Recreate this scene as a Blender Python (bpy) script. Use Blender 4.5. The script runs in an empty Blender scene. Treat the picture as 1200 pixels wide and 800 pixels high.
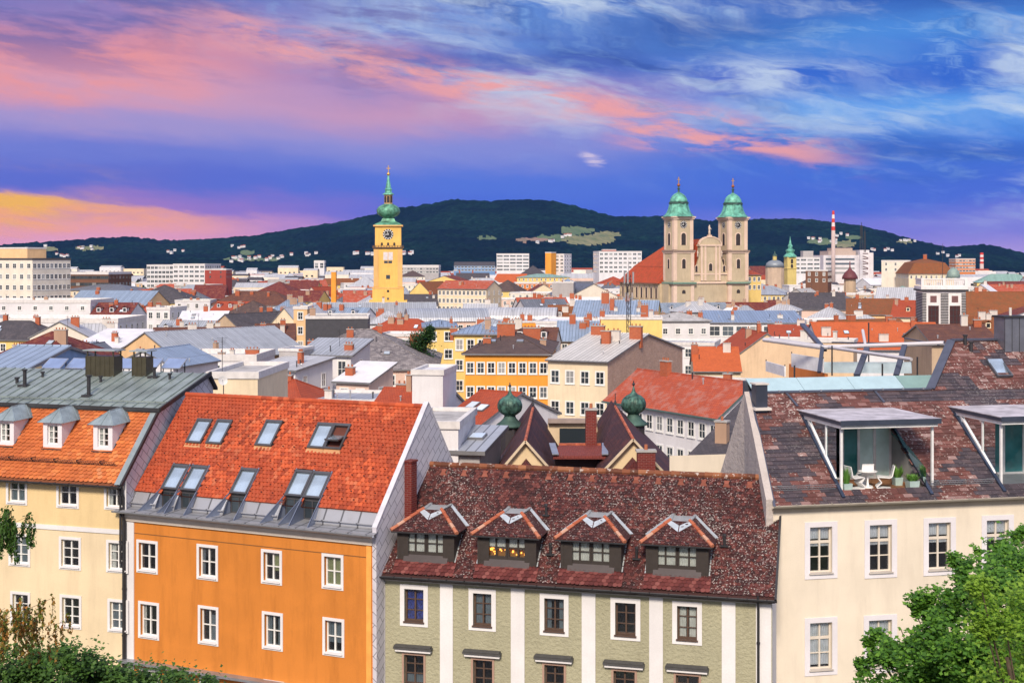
import bpy, math, random
from math import sin, cos, tan, pi, radians, sqrt, atan2, exp, hypot
from mathutils import Vector, Matrix, noise as mnoise

SC = bpy.context.scene
COL = SC.collection
rnd = random.Random(7)
# picture geometry of the level camera: focal length in photo pixels, horizon row, eye height
F, CX, HY, CZ = 1600.0, 600.0, 305.0, 32.0

def P(px, py, Y):
    return Vector(((px-CX)/F*Y, Y, CZ-(py-HY)/F*Y))

# ------------------------------------------------------------------ camera
cam_d = bpy.data.cameras.new('camera'); cam = bpy.data.objects.new('camera', cam_d); COL.objects.link(cam)
cam.location = (0, 0, CZ); cam.rotation_euler = (pi/2, 0, 0)
cam_d.sensor_width = 36; cam_d.lens = 36*F/1200; cam_d.shift_y = -(400-HY)/1200
cam_d.clip_start = 0.5; cam_d.clip_end = 40000
SC.camera = cam

# ------------------------------------------------------------------ light and exposure
SUN_EL, SUN_AZ = radians(38), radians(-170)     # azimuth from +Y towards +X: behind the camera, from the left
SUN_STRENGTH = 3.1
sun_d = bpy.data.lights.new('sun', 'SUN'); sun = bpy.data.objects.new('sun', sun_d); COL.objects.link(sun)
sun_d.energy = SUN_STRENGTH; sun_d.angle = radians(12); sun_d.color = (1.0, 0.86, 0.70)
sdir = Vector((sin(SUN_AZ)*cos(SUN_EL), cos(SUN_AZ)*cos(SUN_EL), sin(SUN_EL)))
sun.rotation_euler = sdir.to_track_quat('Z', 'Y').to_euler()
SC.view_settings.view_transform = 'Standard'
SC.view_settings.look = 'None'
SC.view_settings.exposure = 0.52
SC.view_settings.gamma = 1
SKY_GAIN = 0.66          # brightness of the painted dusk clouds (1/2**exposure keeps them as seen)

def lin(r, g, b):
    f = lambda c: (c/255/12.92) if c/255 <= 0.04045 else ((c/255+0.055)/1.055)**2.4
    return (f(r), f(g), f(b), 1)

# ---- tiny node-expression helper
class N:
    def __init__(s, nt): s.nt = nt
    def new(s, t, **kw):
        n = s.nt.nodes.new(t)
        for k, v in kw.items(): setattr(n, k, v)
        return n
    def put(s, sock, v):
        if hasattr(v, 'links'): s.nt.links.new(v, sock)
        else: sock.default_value = v
    def m(s, op, a, b=None, c=None, clamp=False):
        n = s.new('ShaderNodeMath', operation=op, use_clamp=clamp)
        s.put(n.inputs[0], a)
        if b is not None: s.put(n.inputs[1], b)
        if c is not None: s.put(n.inputs[2], c)
        return n.outputs[0]
    def add(s, a, b): return s.m('ADD', a, b)
    def sub(s, a, b): return s.m('SUBTRACT', a, b)
    def mul(s, a, b): return s.m('MULTIPLY', a, b)
    def sstep(s, a, lo, hi):
        n = s.new('ShaderNodeMapRange', interpolation_type='SMOOTHSTEP')
        s.put(n.inputs[0], a); n.inputs[1].default_value = lo; n.inputs[2].default_value = hi
        return n.outputs[0]
    def gauss(s, a, c, w):
        d = s.mul(s.sub(a, c), 1.0/w)
        return s.m('EXPONENT', s.mul(s.mul(d, d), -1.0))
    def mix(s, f, a, b, blend='MIX'):
        n = s.new('ShaderNodeMix', data_type='RGBA', blend_type=blend)
        s.put(n.inputs[0], f); s.put(n.inputs[6], a); s.put(n.inputs[7], b)
        return n.outputs[2]
    def vec(s, x, y, z):
        n = s.new('ShaderNodeCombineXYZ')
        s.put(n.inputs[0], x); s.put(n.inputs[1], y); s.put(n.inputs[2], z)
        return n.outputs[0]
    def noise(s, v, scale=1.0, detail=4.0, rough=0.55, dist=0.0):
        n = s.new('ShaderNodeTexNoise')
        s.put(n.inputs['Vector'], v); n.inputs['Scale'].default_value = scale
        n.inputs['Detail'].default_value = detail; n.inputs['Roughness'].default_value = rough
        n.inputs['Distortion'].default_value = dist
        return n.outputs['Fac']
    def ramp(s, f, stops, interp='EASE'):
        n = s.new('ShaderNodeValToRGB'); s.put(n.inputs[0], f)
        cr = n.color_ramp; cr.interpolation = interp
        while len(cr.elements) < len(stops): cr.elements.new(0.5)
        for e, (p, c) in zip(cr.elements, stops): e.position = p; e.color = c
        return n.outputs[0]

# ------------------------------------------------------------------ sky: Nishita air plus dusk cloud layers, by direction
def make_world():
    w = bpy.data.worlds.new('World'); SC.world = w; w.use_nodes = True
    nt = w.node_tree; nt.nodes.clear(); n = N(nt)
    out = n.new('ShaderNodeOutputWorld'); bg = n.new('ShaderNodeBackground')
    sky = n.new('ShaderNodeTexSky', sky_type='NISHITA'); sky.sun_disc = False
    sky.sun_elevation = SUN_EL; sky.sun_rotation = SUN_AZ
    tc = n.new('ShaderNodeTexCoord'); sp = n.new('ShaderNodeSeparateXYZ')
    nt.links.new(tc.outputs['Generated'], sp.inputs[0])
    x, y, z = sp.outputs
    az = n.m('ARCTAN2', x, y)
    el = n.m('ARCSINE', z)
    U = n.mul(az, 1600/600)              # -1..1 over the photographed part
    V0 = n.mul(el, 1600/305)             # 0 horizon .. 1 at 11 degrees
    # streaky cloud coordinates, leaning with the wind
    Vt = n.add(V0, n.mul(U, 0.22))
    wob = n.sub(n.noise(n.vec(n.mul(U, 1.1), n.mul(Vt, 2.2), 3.7), 1.0, 5, .6), 0.5)
    wob2 = n.sub(n.noise(n.vec(n.mul(U, 3.0), n.mul(Vt, 7.0), 9.1), 1.0, 5, .6), 0.5)
    V = n.add(V0, n.add(n.mul(wob, 0.30), n.mul(wob2, 0.09)))
    L = n.ramp(V, [(0.0, lin(236,176,206)), (0.10, lin(236,158,192)), (0.20, lin(158,114,200)), (0.28, lin(88,100,208)),
                   (0.38, lin(112,120,212)), (0.48, lin(166,148,208)), (0.66, lin(214,160,190)), (0.80, lin(228,146,158)),
                   (0.90, lin(150,124,186)), (1.0, lin(96,112,190))])
    C = n.ramp(V, [(0.0, lin(150,118,210)), (0.18, lin(62,98,218)), (0.31, lin(76,110,220)), (0.43, lin(134,138,216)),
                   (0.58, lin(205,150,185)), (0.66, lin(168,135,192)), (0.76, lin(92,112,200)), (0.88, lin(98,140,216)), (1.0, lin(70,112,200))])
    R = n.ramp(V, [(0.0, lin(172,148,222)), (0.12, lin(124,120,220)), (0.25, lin(62,98,216)), (0.42, lin(48,108,220)),
                   (0.58, lin(92,158,238)), (0.70, lin(40,98,208)), (0.85, lin(74,140,224)), (1.0, lin(36,86,186))])
    c = n.mix(n.sstep(n.add(U, n.mul(wob, .4)), -0.75, 0.0), L, C)
    c = n.mix(n.sstep(n.add(U, n.mul(wob, .4)), 0.05, 0.62), c, R)
    # long blue-white wisps, strongest high and to the right
    Vw = n.add(V0, n.add(n.mul(U, 0.30), n.mul(wob, .5)))
    wisp = n.noise(n.vec(n.mul(U, 2.4), n.mul(Vw, 5.6), 1.3), 1.0, 8, .60, .12)
    wm = n.mul(n.sstep(wisp, 0.49, 0.70), n.mul(n.sstep(n.add(V0, n.mul(U, .35)), 0.30, 0.80), n.sstep(U, -0.75, 0.05)))
    c = n.mix(n.m('MULTIPLY', wm, 0.95, clamp=True), c, lin(206,222,240))
    dk = n.noise(n.vec(n.mul(U, 2.0), n.mul(Vw, 5.5), 7.7), 1.0, 7, .6, .1)
    dm = n.mul(n.sstep(dk, 0.50, 0.70), n.sstep(n.add(V0, n.mul(U, .15)), 0.45, 0.80))
    c = n.mix(n.m('MULTIPLY', dm, 0.95, clamp=True), c, lin(30,62,150))
    fine = n.noise(n.vec(n.mul(U, 9.0), n.mul(Vw, 22.0), 4.2), 1.0, 8, .68, .25)
    fm = n.mul(n.sstep(fine, 0.50, 0.70), n.mul(n.sstep(n.add(V0, n.mul(U, .45)), 0.35, 0.95), 0.55))
    c = n.mix(fm, c, lin(150,190,236))
    # two brighter cloud breaks high in the middle and on the right, a deep blue gap between them
    bn = n.noise(n.vec(n.mul(U, 5.5), n.mul(Vw, 12.0), 21.0), 1.0, 9, .64, .15)
    for (uu, vv, su, sv, st) in ((0.06, 0.98, 0.30, 0.085, .95), (0.50, 0.70, 0.17, 0.07, .85), (-0.22, 0.86, 0.20, 0.05, .55), (0.92, 0.60, 0.22, 0.05, .5), (0.62, 0.50, 0.30, 0.035, .5)):
        q = n.mul(n.gauss(U, uu, su), n.gauss(n.add(V0, n.mul(wob2, .2)), vv, sv))
        c = n.mix(n.m('MULTIPLY', n.mul(q, n.sstep(bn, .38, .62)), st, clamp=True), c, lin(205,220,240))
    for (uu, vv, su, sv, st) in ((0.36, 0.87, 0.22, 0.07, .8), (0.80, 0.40, 0.35, 0.06, .6), (0.10, 0.78, 0.25, 0.04, .6), (0.9, 0.93, 0.2, 0.05, .5)):
        q = n.mul(n.gauss(U, uu, su), n.gauss(n.add(V0, n.mul(wob2, .25)), vv, sv))
        c = n.mix(n.m('MULTIPLY', n.mul(q, n.sub(1.25, bn)), st, clamp=True), c, lin(30,66,160))
    # salmon streak sinking to the right
    line = n.sub(V0, n.sub(0.635, n.mul(U, 0.42)))
    sal = n.gauss(n.add(line, n.mul(wob2, .30)), 0.0, 0.058)
    sn = n.noise(n.vec(n.mul(U, 6.0), n.mul(Vt, 13.0), 5.5), 1.0, 8, .66, .3)
    sm = n.mul(n.mul(sal, n.sstep(sn, 0.40, 0.60)), n.mul(n.sstep(U, -1.1, -0.2), n.sub(1.0, n.sstep(U, 0.52, 0.72))))
    c = n.mix(n.m('MULTIPLY', sm, 0.95, clamp=True), c, lin(248,164,158))
    # broad salmon glow upper left
    g2 = n.mul(n.mul(n.gauss(n.add(V0, n.mul(wob2, .4)), 0.68, 0.10), n.sub(1.0, n.sstep(U, -0.95, -0.30))), n.add(.45, n.mul(n.sstep(sn, .35, .65), .8)))
    c = n.mix(n.m('MULTIPLY', g2, 0.8, clamp=True), c, lin(252,152,138))
    # mauve-grey rags riding over the salmon at the upper left
    rg = n.noise(n.vec(n.mul(U, 3.2), n.mul(Vt, 9.0), 12.5), 1.0, 8, .62, .2)
    rm = n.mul(n.sstep(rg, .48, .64), n.mul(n.sstep(V0, .58, .85), n.sub(1.0, n.sstep(U, -.35, .15))))
    c = n.mix(n.mul(rm, .8), c, lin(108,100,168))
    # lit cloud bank low on the left: orange with a yellow heart, crisp upper edge
    ed = n.add(n.mul(wob2, 0.42), n.mul(wob, .18))
    top = n.sub(n.sub(0.285, n.mul(n.add(U, 1.0), 0.24)), ed)
    bank = n.mul(n.sub(1.0, n.sstep(n.sub(V0, top), -0.03, 0.025)), n.sstep(n.add(V0, n.mul(wob2, .15)), 0.06, 0.15))
    bank = n.mul(bank, n.sub(1.0, n.sstep(U, -0.75, -0.42)))
    c = n.mix(n.m('MULTIPLY', n.mul(bank, n.add(.45, n.mul(n.sstep(sn, .32, .60), .7))), 0.95, clamp=True), c, lin(255,168,118))
    yl = n.mul(n.mul(n.gauss(U, -1.0, 0.16), n.gauss(n.add(V0, n.mul(wob2, .5)), 0.245, 0.060)), 1.5)
    c = n.mix(n.m('MULTIPLY', yl, 1.0, clamp=True), c, lin(255,186,48))
    # the small ragged bright puff in the middle
    pf = n.noise(n.vec(n.mul(U, 9), n.mul(V0, 26), 2.0), 1.0, 6, .65, 1.0)
    q = n.mul(n.gauss(U, 0.157, 0.030), n.gauss(n.sub(V0, n.mul(n.sub(U, .157), -.5)), 0.388, 0.030))
    c = n.mix(n.mul(n.sstep(n.mul(q, n.sub(n.mul(pf, 2.6), .55)), 0.18, 0.75), .8), c, lin(225,205,228))
    # overhead and behind the viewer the sky is brightened as added near-neutral fill light
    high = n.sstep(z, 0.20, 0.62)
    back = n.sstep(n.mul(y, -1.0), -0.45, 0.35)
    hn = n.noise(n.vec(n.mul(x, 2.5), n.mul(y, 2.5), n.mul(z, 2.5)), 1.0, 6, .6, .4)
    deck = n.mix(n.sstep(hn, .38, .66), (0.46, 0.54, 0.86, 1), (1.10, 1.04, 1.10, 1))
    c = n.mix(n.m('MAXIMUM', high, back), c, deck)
    # below the horizon: dim ground bounce
    c = n.mix(n.sstep(n.mul(z, -1.0), 0.0, 0.06), c, (0.16, 0.14, 0.15, 1))
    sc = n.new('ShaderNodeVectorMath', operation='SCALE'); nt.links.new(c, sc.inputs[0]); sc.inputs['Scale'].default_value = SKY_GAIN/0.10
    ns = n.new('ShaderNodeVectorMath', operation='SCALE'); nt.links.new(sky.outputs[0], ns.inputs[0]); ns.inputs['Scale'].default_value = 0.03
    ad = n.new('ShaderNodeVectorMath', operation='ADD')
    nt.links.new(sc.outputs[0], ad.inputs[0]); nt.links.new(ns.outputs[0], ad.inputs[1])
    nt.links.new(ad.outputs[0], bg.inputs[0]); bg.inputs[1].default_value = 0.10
    nt.links.new(bg.outputs[0], out.inputs[0])
make_world()

# ------------------------------------------------------------------ materials
MATS = {}
def base_mat(name):
    m = bpy.data.materials.new(name); m.use_nodes = True
    nt = m.node_tree; b = nt.nodes['Principled BSDF']; return m, N(nt), b
def c4(c): return (c[0], c[1], c[2], 1)
def sc3(c, k): return (min(c[0]*k, .95), min(c[1]*k, .95), min(c[2]*k, .95))
def bump(n, b, h, st=.4, d=.02):
    bp = n.new('ShaderNodeBump'); bp.inputs['Strength'].default_value = st; bp.inputs['Distance'].default_value = d
    n.put(bp.inputs['Height'], h); n.nt.links.new(bp.outputs[0], b.inputs['Normal'])
def spec(b, v): b.inputs['Specular IOR Level'].default_value = v

def plain(name, c, rough=.6, metal=0.0, var=.12, scale=1.5, sp=.4):
    k = ('plain', name)
    if k in MATS: return MATS[k]
    m, n, b = base_mat(name)
    tc = n.new('ShaderNodeTexCoord').outputs['Object']
    f = n.noise(tc, scale, 6, .6)
    n.put(b.inputs['Base Color'], n.ramp(f, [(.3, c4(sc3(c, 1-var))), (.7, c4(sc3(c, 1+var)))]))
    b.inputs['Roughness'].default_value = rough; b.inputs['Metallic'].default_value = metal; spec(b, sp)
    MATS[k] = m; return m

def plaster(name, c, grain=30.0, gst=.35, stain=.35, gd=.02):
    k = ('plaster', name)
    if k in MATS: return MATS[k]
    m, n, b = base_mat(name)
    tco = n.new('ShaderNodeTexCoord'); tc = tco.outputs['Object']
    mp = n.new('ShaderNodeMapping'); mp.inputs['Scale'].default_value = (1.6, 1.6, .22); n.put(mp.inputs['Vector'], tc)
    big = n.noise(tc, .22, 5, .6); streak = n.noise(mp.outputs[0], 1.0, 7, .68)
    fine = n.noise(tc, grain, 3, .6)
    col = n.ramp(big, [(.3, c4(sc3(c, .90))), (.7, c4(sc3(c, 1.06)))])
    col = n.mix(n.mul(n.sstep(streak, .44, .74), stain), col, c4((c[0]*.62, c[1]*.60, c[2]*.60)))
    blot = n.noise(tc, .9, 6, .7)
    col = n.mix(n.mul(n.sstep(blot, .52, .60), stain*.35), col, c4(sc3(c, 1.10)))
    col = n.mix(n.mul(n.sstep(fine, .35, .65), .16), col, c4(sc3(c, .72)))
    n.put(b.inputs['Base Color'], col); b.inputs['Roughness'].default_value = .9; spec(b, .15)
    bump(n, b, fine, gst, gd)
    MATS[k] = m; return m

def tile(name, c1, c2, bw=.22, bh=.30, lichen=0.0, dark=.35, patch=None, pf=.5, rough=.8):
    """roof covering on the slope's own metric UVs (for roofs too far off for single tiles)"""
    k = ('tile', name)
    if k in MATS: return MATS[k]
    m, n, b = base_mat(name)
    tco = n.new('ShaderNodeTexCoord'); uv = tco.outputs['UV']; ob = tco.outputs['Object']
    br = n.new('ShaderNodeTexBrick'); n.put(br.inputs['Vector'], uv)
    br.inputs['Scale'].default_value = 1; br.inputs['Brick Width'].default_value = bw; br.inputs['Row Height'].default_value = bh
    br.inputs['Mortar Size'].default_value = .018; br.inputs['Mortar Smooth'].default_value = .4
    br.inputs['Color1'].default_value = c4(c1); br.inputs['Color2'].default_value = c4(c2)
    br.inputs['Mortar'].default_value = c4(sc3(c1, dark)); br.inputs['Bias'].default_value = 0
    col = br.outputs['Color']
    big = n.noise(ob, .35, 6, .65)
    col = n.mix(n.mul(n.sstep(big, .45, .75), .45), col, c4(sc3(c1, .5)))
    if patch is not None:
        pn = n.noise(ob, .8, 5, .7)
        col = n.mix(n.mul(n.sstep(pn, .48, .62), pf), col, c4(patch))
    if lichen:
        ln = n.noise(ob, 5.0, 5, .75)
        col = n.mix(n.mul(n.sstep(ln, .60, .70), lichen), col, (.50, .48, .44, 1))
    n.put(b.inputs['Base Color'], col); b.inputs['Roughness'].default_value = rough; spec(b, .25)
    bump(n, b, br.outputs['Fac'], -.5, .03)
    MATS[k] = m; return m

def tilegeo(name, stops, lichen=0.0, ls=3.0, patch=None, pscale=.5, mossy=None, rough=.75):
    """for modelled tiles: every tile its own tone, with growth on top"""
    k = ('tg', name)
    if k in MATS: return MATS[k]
    m, n, b = base_mat(name)
    ob = n.new('ShaderNodeTexCoord').outputs['Object']
    isl = n.new('ShaderNodeNewGeometry').outputs['Random Per Island']
    col = n.ramp(isl, stops, 'LINEAR')
    if patch is not None:
        pn = n.noise(ob, pscale, 5, .7)
        pm = n.sstep(n.add(n.mul(n.sub(isl, .5), .16), pn), .47, .57)
        col = n.mix(n.mul(pm, .8), col, c4(patch))
    big = n.noise(ob, .5, 5, .6)
    col = n.mix(n.mul(n.sstep(big, .4, .75), .35), col, n.mix(.5, col, (.02, .02, .02, 1)))
    if lichen:
        reg = n.noise(ob, .28, 4, .6)
        ln = n.noise(ob, ls, 4, .62)
        th = n.add(ln, n.mul(n.sub(reg, .5), .35))
        col = n.mix(n.mul(n.sstep(th, .60, .645), lichen), col, (.66, .62, .58, 1))
    if mossy is not None:
        mn = n.noise(ob, 1.7, 6, .75)
        col = n.mix(n.mul(n.sstep(mn, .58, .70), .7), col, c4(mossy))
    fine = n.noise(ob, 28, 3, .6)
    col = n.mix(n.mul(n.sstep(fine, .3, .7), .22), col, n.mix(.6, col, (.02, .015, .01, 1)))
    n.put(b.inputs['Base Color'], col); b.inputs['Roughness'].default_value = rough; spec(b, .3)
    bump(n, b, fine, .3, .01)
    MATS[k] = m; return m

def sheet(name, c, seam=.62, rough=.42, metal=.35, axis=0, dirt=.4):
    """standing-seam sheet roof"""
    k = ('sheet', name)
    if k in MATS: return MATS[k]
    m, n, b = base_mat(name)
    tco = n.new('ShaderNodeTexCoord'); uv = tco.outputs['UV']; ob = tco.outputs['Object']
    br = n.new('ShaderNodeTexBrick'); n.put(br.inputs['Vector'], uv)
    br.inputs['Scale'].default_value = 1; br.inputs['Brick Width'].default_value = seam; br.inputs['Row Height'].default_value = 400
    br.offset = 0; br.inputs['Mortar Size'].default_value = .045; br.inputs['Mortar Smooth'].default_value = .2
    br.inputs['Color1'].default_value = c4(c); br.inputs['Color2'].default_value = c4(sc3(c, .80)); br.inputs['Mortar'].default_value = c4(sc3(c, .30))
    big = n.noise(ob, .6, 7, .65)
    col = n.mix(n.mul(n.sstep(big, .42, .75), dirt), br.outputs['Color'], c4(sc3(c, .5)))
    n.put(b.inputs['Base Color'], col); b.inputs['Metallic'].default_value = metal
    n.put(b.inputs['Roughness'], n.add(n.mul(big, .3), rough-.12)); spec(b, .4)
    bump(n, b, br.outputs['Fac'], .6, .04)
    MATS[k] = m; return m

def brickm(name, c1, c2, mortar=(.45, .42, .38), bw=.5, bh=.14):
    k = ('brick', name)
    if k in MATS: return MATS[k]
    m, n, b = base_mat(name)
    tco = n.new('ShaderNodeTexCoord'); uv = tco.outputs['UV']; ob = tco.outputs['Object']
    br = n.new('ShaderNodeTexBrick'); n.put(br.inputs['Vector'], uv)
    br.inputs['Scale'].default_value = 1; br.inputs['Brick Width'].default_value = bw; br.inputs['Row Height'].default_value = bh
    br.inputs['Mortar Size'].default_value = .012
    br.inputs['Color1'].default_value = c4(c1); br.inputs['Color2'].default_value = c4(c2); br.inputs['Mortar'].default_value = c4(mortar)
    big = n.noise(ob, .5, 6, .7)
    col = n.mix(n.mul(n.sstep(big, .4, .7), .4), br.outputs['Color'], c4(sc3(c1, .6)))
    n.put(b.inputs['Base Color'], col); b.inputs['Roughness'].default_value = .9; spec(b, .15)
    bump(n, b, br.outputs['Fac'], -.4, .02)
    MATS[k] = m; return m

def glass_dark(name, c=(.03, .04, .05), rough=.06, sp=.8):
    k = ('gd', name)
    if k in MATS: return MATS[k]
    m, n, b = base_mat(name)
    ob = n.new('ShaderNodeTexCoord').outputs['Object']
    rn = n.new('ShaderNodeObjectInfo').outputs['Random']
    col = n.ramp(rn, [(0, c4(sc3(c, .5))), (.66, c4(sc3(c, 1.8))), (.72, (.22, .23, .24, 1)), (.86, (.34, .34, .33, 1)), (.88, c4(sc3(c, .8))), (1, c4(c))], 'LINEAR')
    n.put(b.inputs['Base Color'], col); b.inputs['Roughness'].default_value = rough; spec(b, sp)
    bump(n, b, n.noise(ob, 1.2, 2, .5), .15, .02)
    MATS[k] = m; return m

def glass_clear(name='window_glass', tint=(.92, .96, .96), refl=.14):
    k = ('gc', name)
    if k in MATS: return MATS[k]
    m = bpy.data.materials.new(name); m.use_nodes = True; nt = m.node_tree; nt.nodes.clear(); n = N(nt)
    out = n.new('ShaderNodeOutputMaterial'); mx = n.new('ShaderNodeMixShader')
    t = n.new('ShaderNodeBsdfTransparent'); t.inputs[0].default_value = c4(tint)
    g = n.new('ShaderNodeBsdfGlossy'); g.inputs['Roughness'].default_value = .04; g.inputs[0].default_value = (.9, .95, 1, 1)
    lw = n.new('ShaderNodeLayerWeight'); lw.inputs[0].default_value = .35
    n.put(mx.inputs[0], n.m('ADD', n.mul(lw.outputs['Fresnel'], .6), refl, clamp=True))
    nt.links.new(t.outputs[0], mx.inputs[1]); nt.links.new(g.outputs[0], mx.inputs[2]); nt.links.new(mx.outputs[0], out.inputs[0])
    MATS[k] = m; return m

def leafm(name, stops, trans=.25):
    k = ('leaf', name)
    if k in MATS: return MATS[k]
    m, n, b = base_mat(name)
    isl = n.new('ShaderNodeNewGeometry').outputs['Random Per Island']
    ob = n.new('ShaderNodeTexCoord').outputs['Object']
    col = n.ramp(n.add(n.mul(isl, .6), n.mul(n.noise(ob, .9, 3, .5), .4)), stops, 'LINEAR')
    n.put(b.inputs['Base Color'], col); b.inputs['Roughness'].default_value = .55; spec(b, .3)
    tr = n.new('ShaderNodeBsdfTranslucent'); n.put(tr.inputs[0], col)
    mx = n.new('ShaderNodeMixShader'); mx.inputs[0].default_value = trans
    out = [q for q in n.nt.nodes if q.type == 'OUTPUT_MATERIAL'][0]
    n.nt.links.new(b.outputs[0], mx.inputs[1]); n.nt.links.new(tr.outputs[0], mx.inputs[2]); n.nt.links.new(mx.outputs[0], out.inputs[0])
    MATS[k] = m; return m

def emit(name, c, s):
    k = ('e', name)
    if k in MATS: return MATS[k]
    m, n, b = base_mat(name)
    b.inputs['Base Color'].default_value = c4(c); b.inputs['Emission Color'].default_value = c4(c); b.inputs['Emission Strength'].default_value = s
    MATS[k] = m; return m

# ------------------------------------------------------------------ mesh collector
class MB:
    def __init__(s): s.v = []; s.f = []; s.m = []
    def poly(s, pts, m=0):
        i = len(s.v); s.v += [tuple(p) for p in pts]; s.f.append(tuple(range(i, i+len(pts)))); s.m.append(m)
    def box(s, x0, x1, y0, y1, z0, z1, m=0, M=None):
        c = [Vector((x, y, z)) for z in (z0, z1) for x, y in ((x0, y0), (x1, y0), (x1, y1), (x0, y1))]
        if M is not None: c = [M @ p for p in c]
        i = len(s.v); s.v += [tuple(p) for p in c]
        for f in ((0, 3, 2, 1), (4, 5, 6, 7), (0, 1, 5, 4), (1, 2, 6, 5), (2, 3, 7, 6), (3, 0, 4, 7)):
            s.f.append(tuple(i+k for k in f)); s.m.append(m)
    def bar(s, a, b, w, h=None, m=0, up=(0, 0, 1)):
        a = Vector(a); b = Vector(b); h = h or w; d = (b-a)
        if d.length < 1e-6: return
        dn = d.normalized(); u = Vector(up)
        if abs(dn.dot(u)) > .98: u = Vector((1, 0, 0))
        r = dn.cross(u).normalized(); t = r.cross(dn).normalized()
        i = len(s.v)
        for p in (a, b):
            for sx, sz in ((-1, -1), (1, -1), (1, 1), (-1, 1)): s.v.append(tuple(p+r*(sx*w/2)+t*(sz*h/2)))
        for f in ((0, 1, 2, 3), (7, 6, 5, 4), (0, 4, 5, 1), (1, 5, 6, 2), (2, 6, 7, 3), (3, 7, 4, 0)):
            s.f.append(tuple(i+k for k in f)); s.m.append(m)
    def tube(s, a, b, r0, r1=None, n=8, m=0, cap=True):
        a = Vector(a); b = Vector(b); r1 = r0 if r1 is None else r1
        dn = (b-a).normalized(); u = Vector((0, 0, 1)) if abs(dn.z) < .95 else Vector((1, 0, 0))
        r = dn.cross(u).normalized(); t = r.cross(dn).normalized(); i = len(s.v)
        for p, rr in ((a, r0), (b, r1)):
            for k in range(n):
                an = 2*pi*k/n; s.v.append(tuple(p+r*(rr*cos(an))+t*(rr*sin(an))))
        for k in range(n):
            k2 = (k+1) % n; s.f.append((i+k, i+k2, i+n+k2, i+n+k)); s.m.append(m)
        if cap:
            s.f.append(tuple(i+n+k for k in range(n))); s.m.append(m)
            s.f.append(tuple(i+n-1-k for k in range(n))); s.m.append(m)
    def lathe(s, prof, n=12, cx=0, cy=0, cz=0, m=0, ph=0.0, lobes=0, la=0.0):
        i = len(s.v)
        for r, z in prof:
            for k in range(n):
                an = ph+2*pi*k/n
                rr = r*(1+la*abs(cos(an*lobes/2))) if lobes else r
                s.v.append((cx+rr*cos(an), cy+rr*sin(an), cz+z))
        for j in range(len(prof)-1):
            for k in range(n):
                k2 = (k+1) % n; s.f.append((i+j*n+k, i+j*n+k2, i+(j+1)*n+k2, i+(j+1)*n+k)); s.m.append(m)
        s.f.append(tuple(i+(len(prof)-1)*n+k for k in range(n))); s.m.append(m)
        s.f.append(tuple(i+n-1-k for k in range(n))); s.m.append(m)
    def slab(s, q, th, m=0, m2=None):
        q = [Vector(p) for p in q]; lo = [p-Vector((0, 0, th)) for p in q]
        m2 = m if m2 is None else m2
        s.poly(q, m); s.poly(lo[::-1], m2)
        for k in range(len(q)):
            k2 = (k+1) % len(q); s.poly([q[k], lo[k], lo[k2], q[k2]], m2)
    def wallholes(s, x0, x1, z0, z1, holes, depth=.2, y=0.0, m=0, mr=None):
        """wall in the plane y with rectangular openings (a,b,c,d)=(x0,x1,z0,z1) and reveals going in"""
        mr = m if mr is None else mr
        hs = [(max(a, x0), min(b, x1), max(c, z0), min(d, z1)) for a, b, c, d in holes]
        hs = [h for h in hs if h[1]-h[0] > .01 and h[3]-h[2] > .01]
        xs = sorted(set([x0, x1]+[v for h in hs for v in h[:2]])); zs = sorted(set([z0, z1]+[v for h in hs for v in h[2:]]))
        for i in range(len(xs)-1):
            for j in range(len(zs)-1):
                cx = (xs[i]+xs[i+1])/2; cz = (zs[j]+zs[j+1])/2
                if any(h[0] < cx < h[1] and h[2] < cz < h[3] for h in hs): continue
                s.poly([(xs[i], y, zs[j]), (xs[i+1], y, zs[j]), (xs[i+1], y, zs[j+1]), (xs[i], y, zs[j+1])], m)
        for a, b, c, d in hs:
            for p, q in (((a, c), (b, c)), ((b, c), (b, d)), ((b, d), (a, d)), ((a, d), (a, c))):
                s.poly([(p[0], y, p[1]), (p[0], y+depth, p[1]), (q[0], y+depth, q[1]), (q[0], y, q[1])], mr)
    def mesh(s, name, mats, smooth=False):
        me = bpy.data.meshes.new(name); me.from_pydata(s.v, [], s.f)
        for m in mats: me.materials.append(m)
        me.polygons.foreach_set('material_index', s.m)
        if smooth: me.polygons.foreach_set('use_smooth', [True]*len(s.f))
        uvl = me.uv_layers.new(name='UVMap'); uvs = []
        for p in me.polygons:
            nn = p.normal
            if abs(nn.z) > .995: u = Vector((1, 0, 0)); v = Vector((0, 1, 0))
            else:
                u = Vector((-nn.y, nn.x, 0)).normalized()
                v = nn.cross(u)
                if v.z < 0: v = -v
            for vi in p.vertices:
                co = me.vertices[vi].co; uvs += [co.dot(u), co.dot(v)]
        uvl.data.foreach_set('uv', uvs)
        me.update(); return me
    def build(s, name, mats, parent=None, smooth=False, loc=None, rz=None):
        if not isinstance(mats, (list, tuple)): mats = [mats]
        return link(name, s.mesh(name, mats, smooth), parent, loc, rz)

def link(name, me, parent=None, loc=None, rz=None):
    o = bpy.data.objects.new(name, me); COL.objects.link(o)
    if parent is not None: o.parent = parent
    if loc is not None: o.location = loc
    if rz is not None: o.rotation_euler = (0, 0, rz)
    return o
USED = {}
def tag(o, label, cat, group=None):
    o['label'] = label; o['category'] = cat
    if group: o['group'] = group
    USED[label] = USED.get(label, 0)+1
    return o
def thing(name, label, cat, loc=(0, 0, 0), rz=0.0, group=None):
    o = bpy.data.objects.new(name, None); COL.objects.link(o); o.empty_display_size = .5
    o.location = loc; o.rotation_euler = (0, 0, rz)
    return tag(o, label, cat, group)
def kind(o, k='structure'): o['kind'] = k; return o
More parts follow.
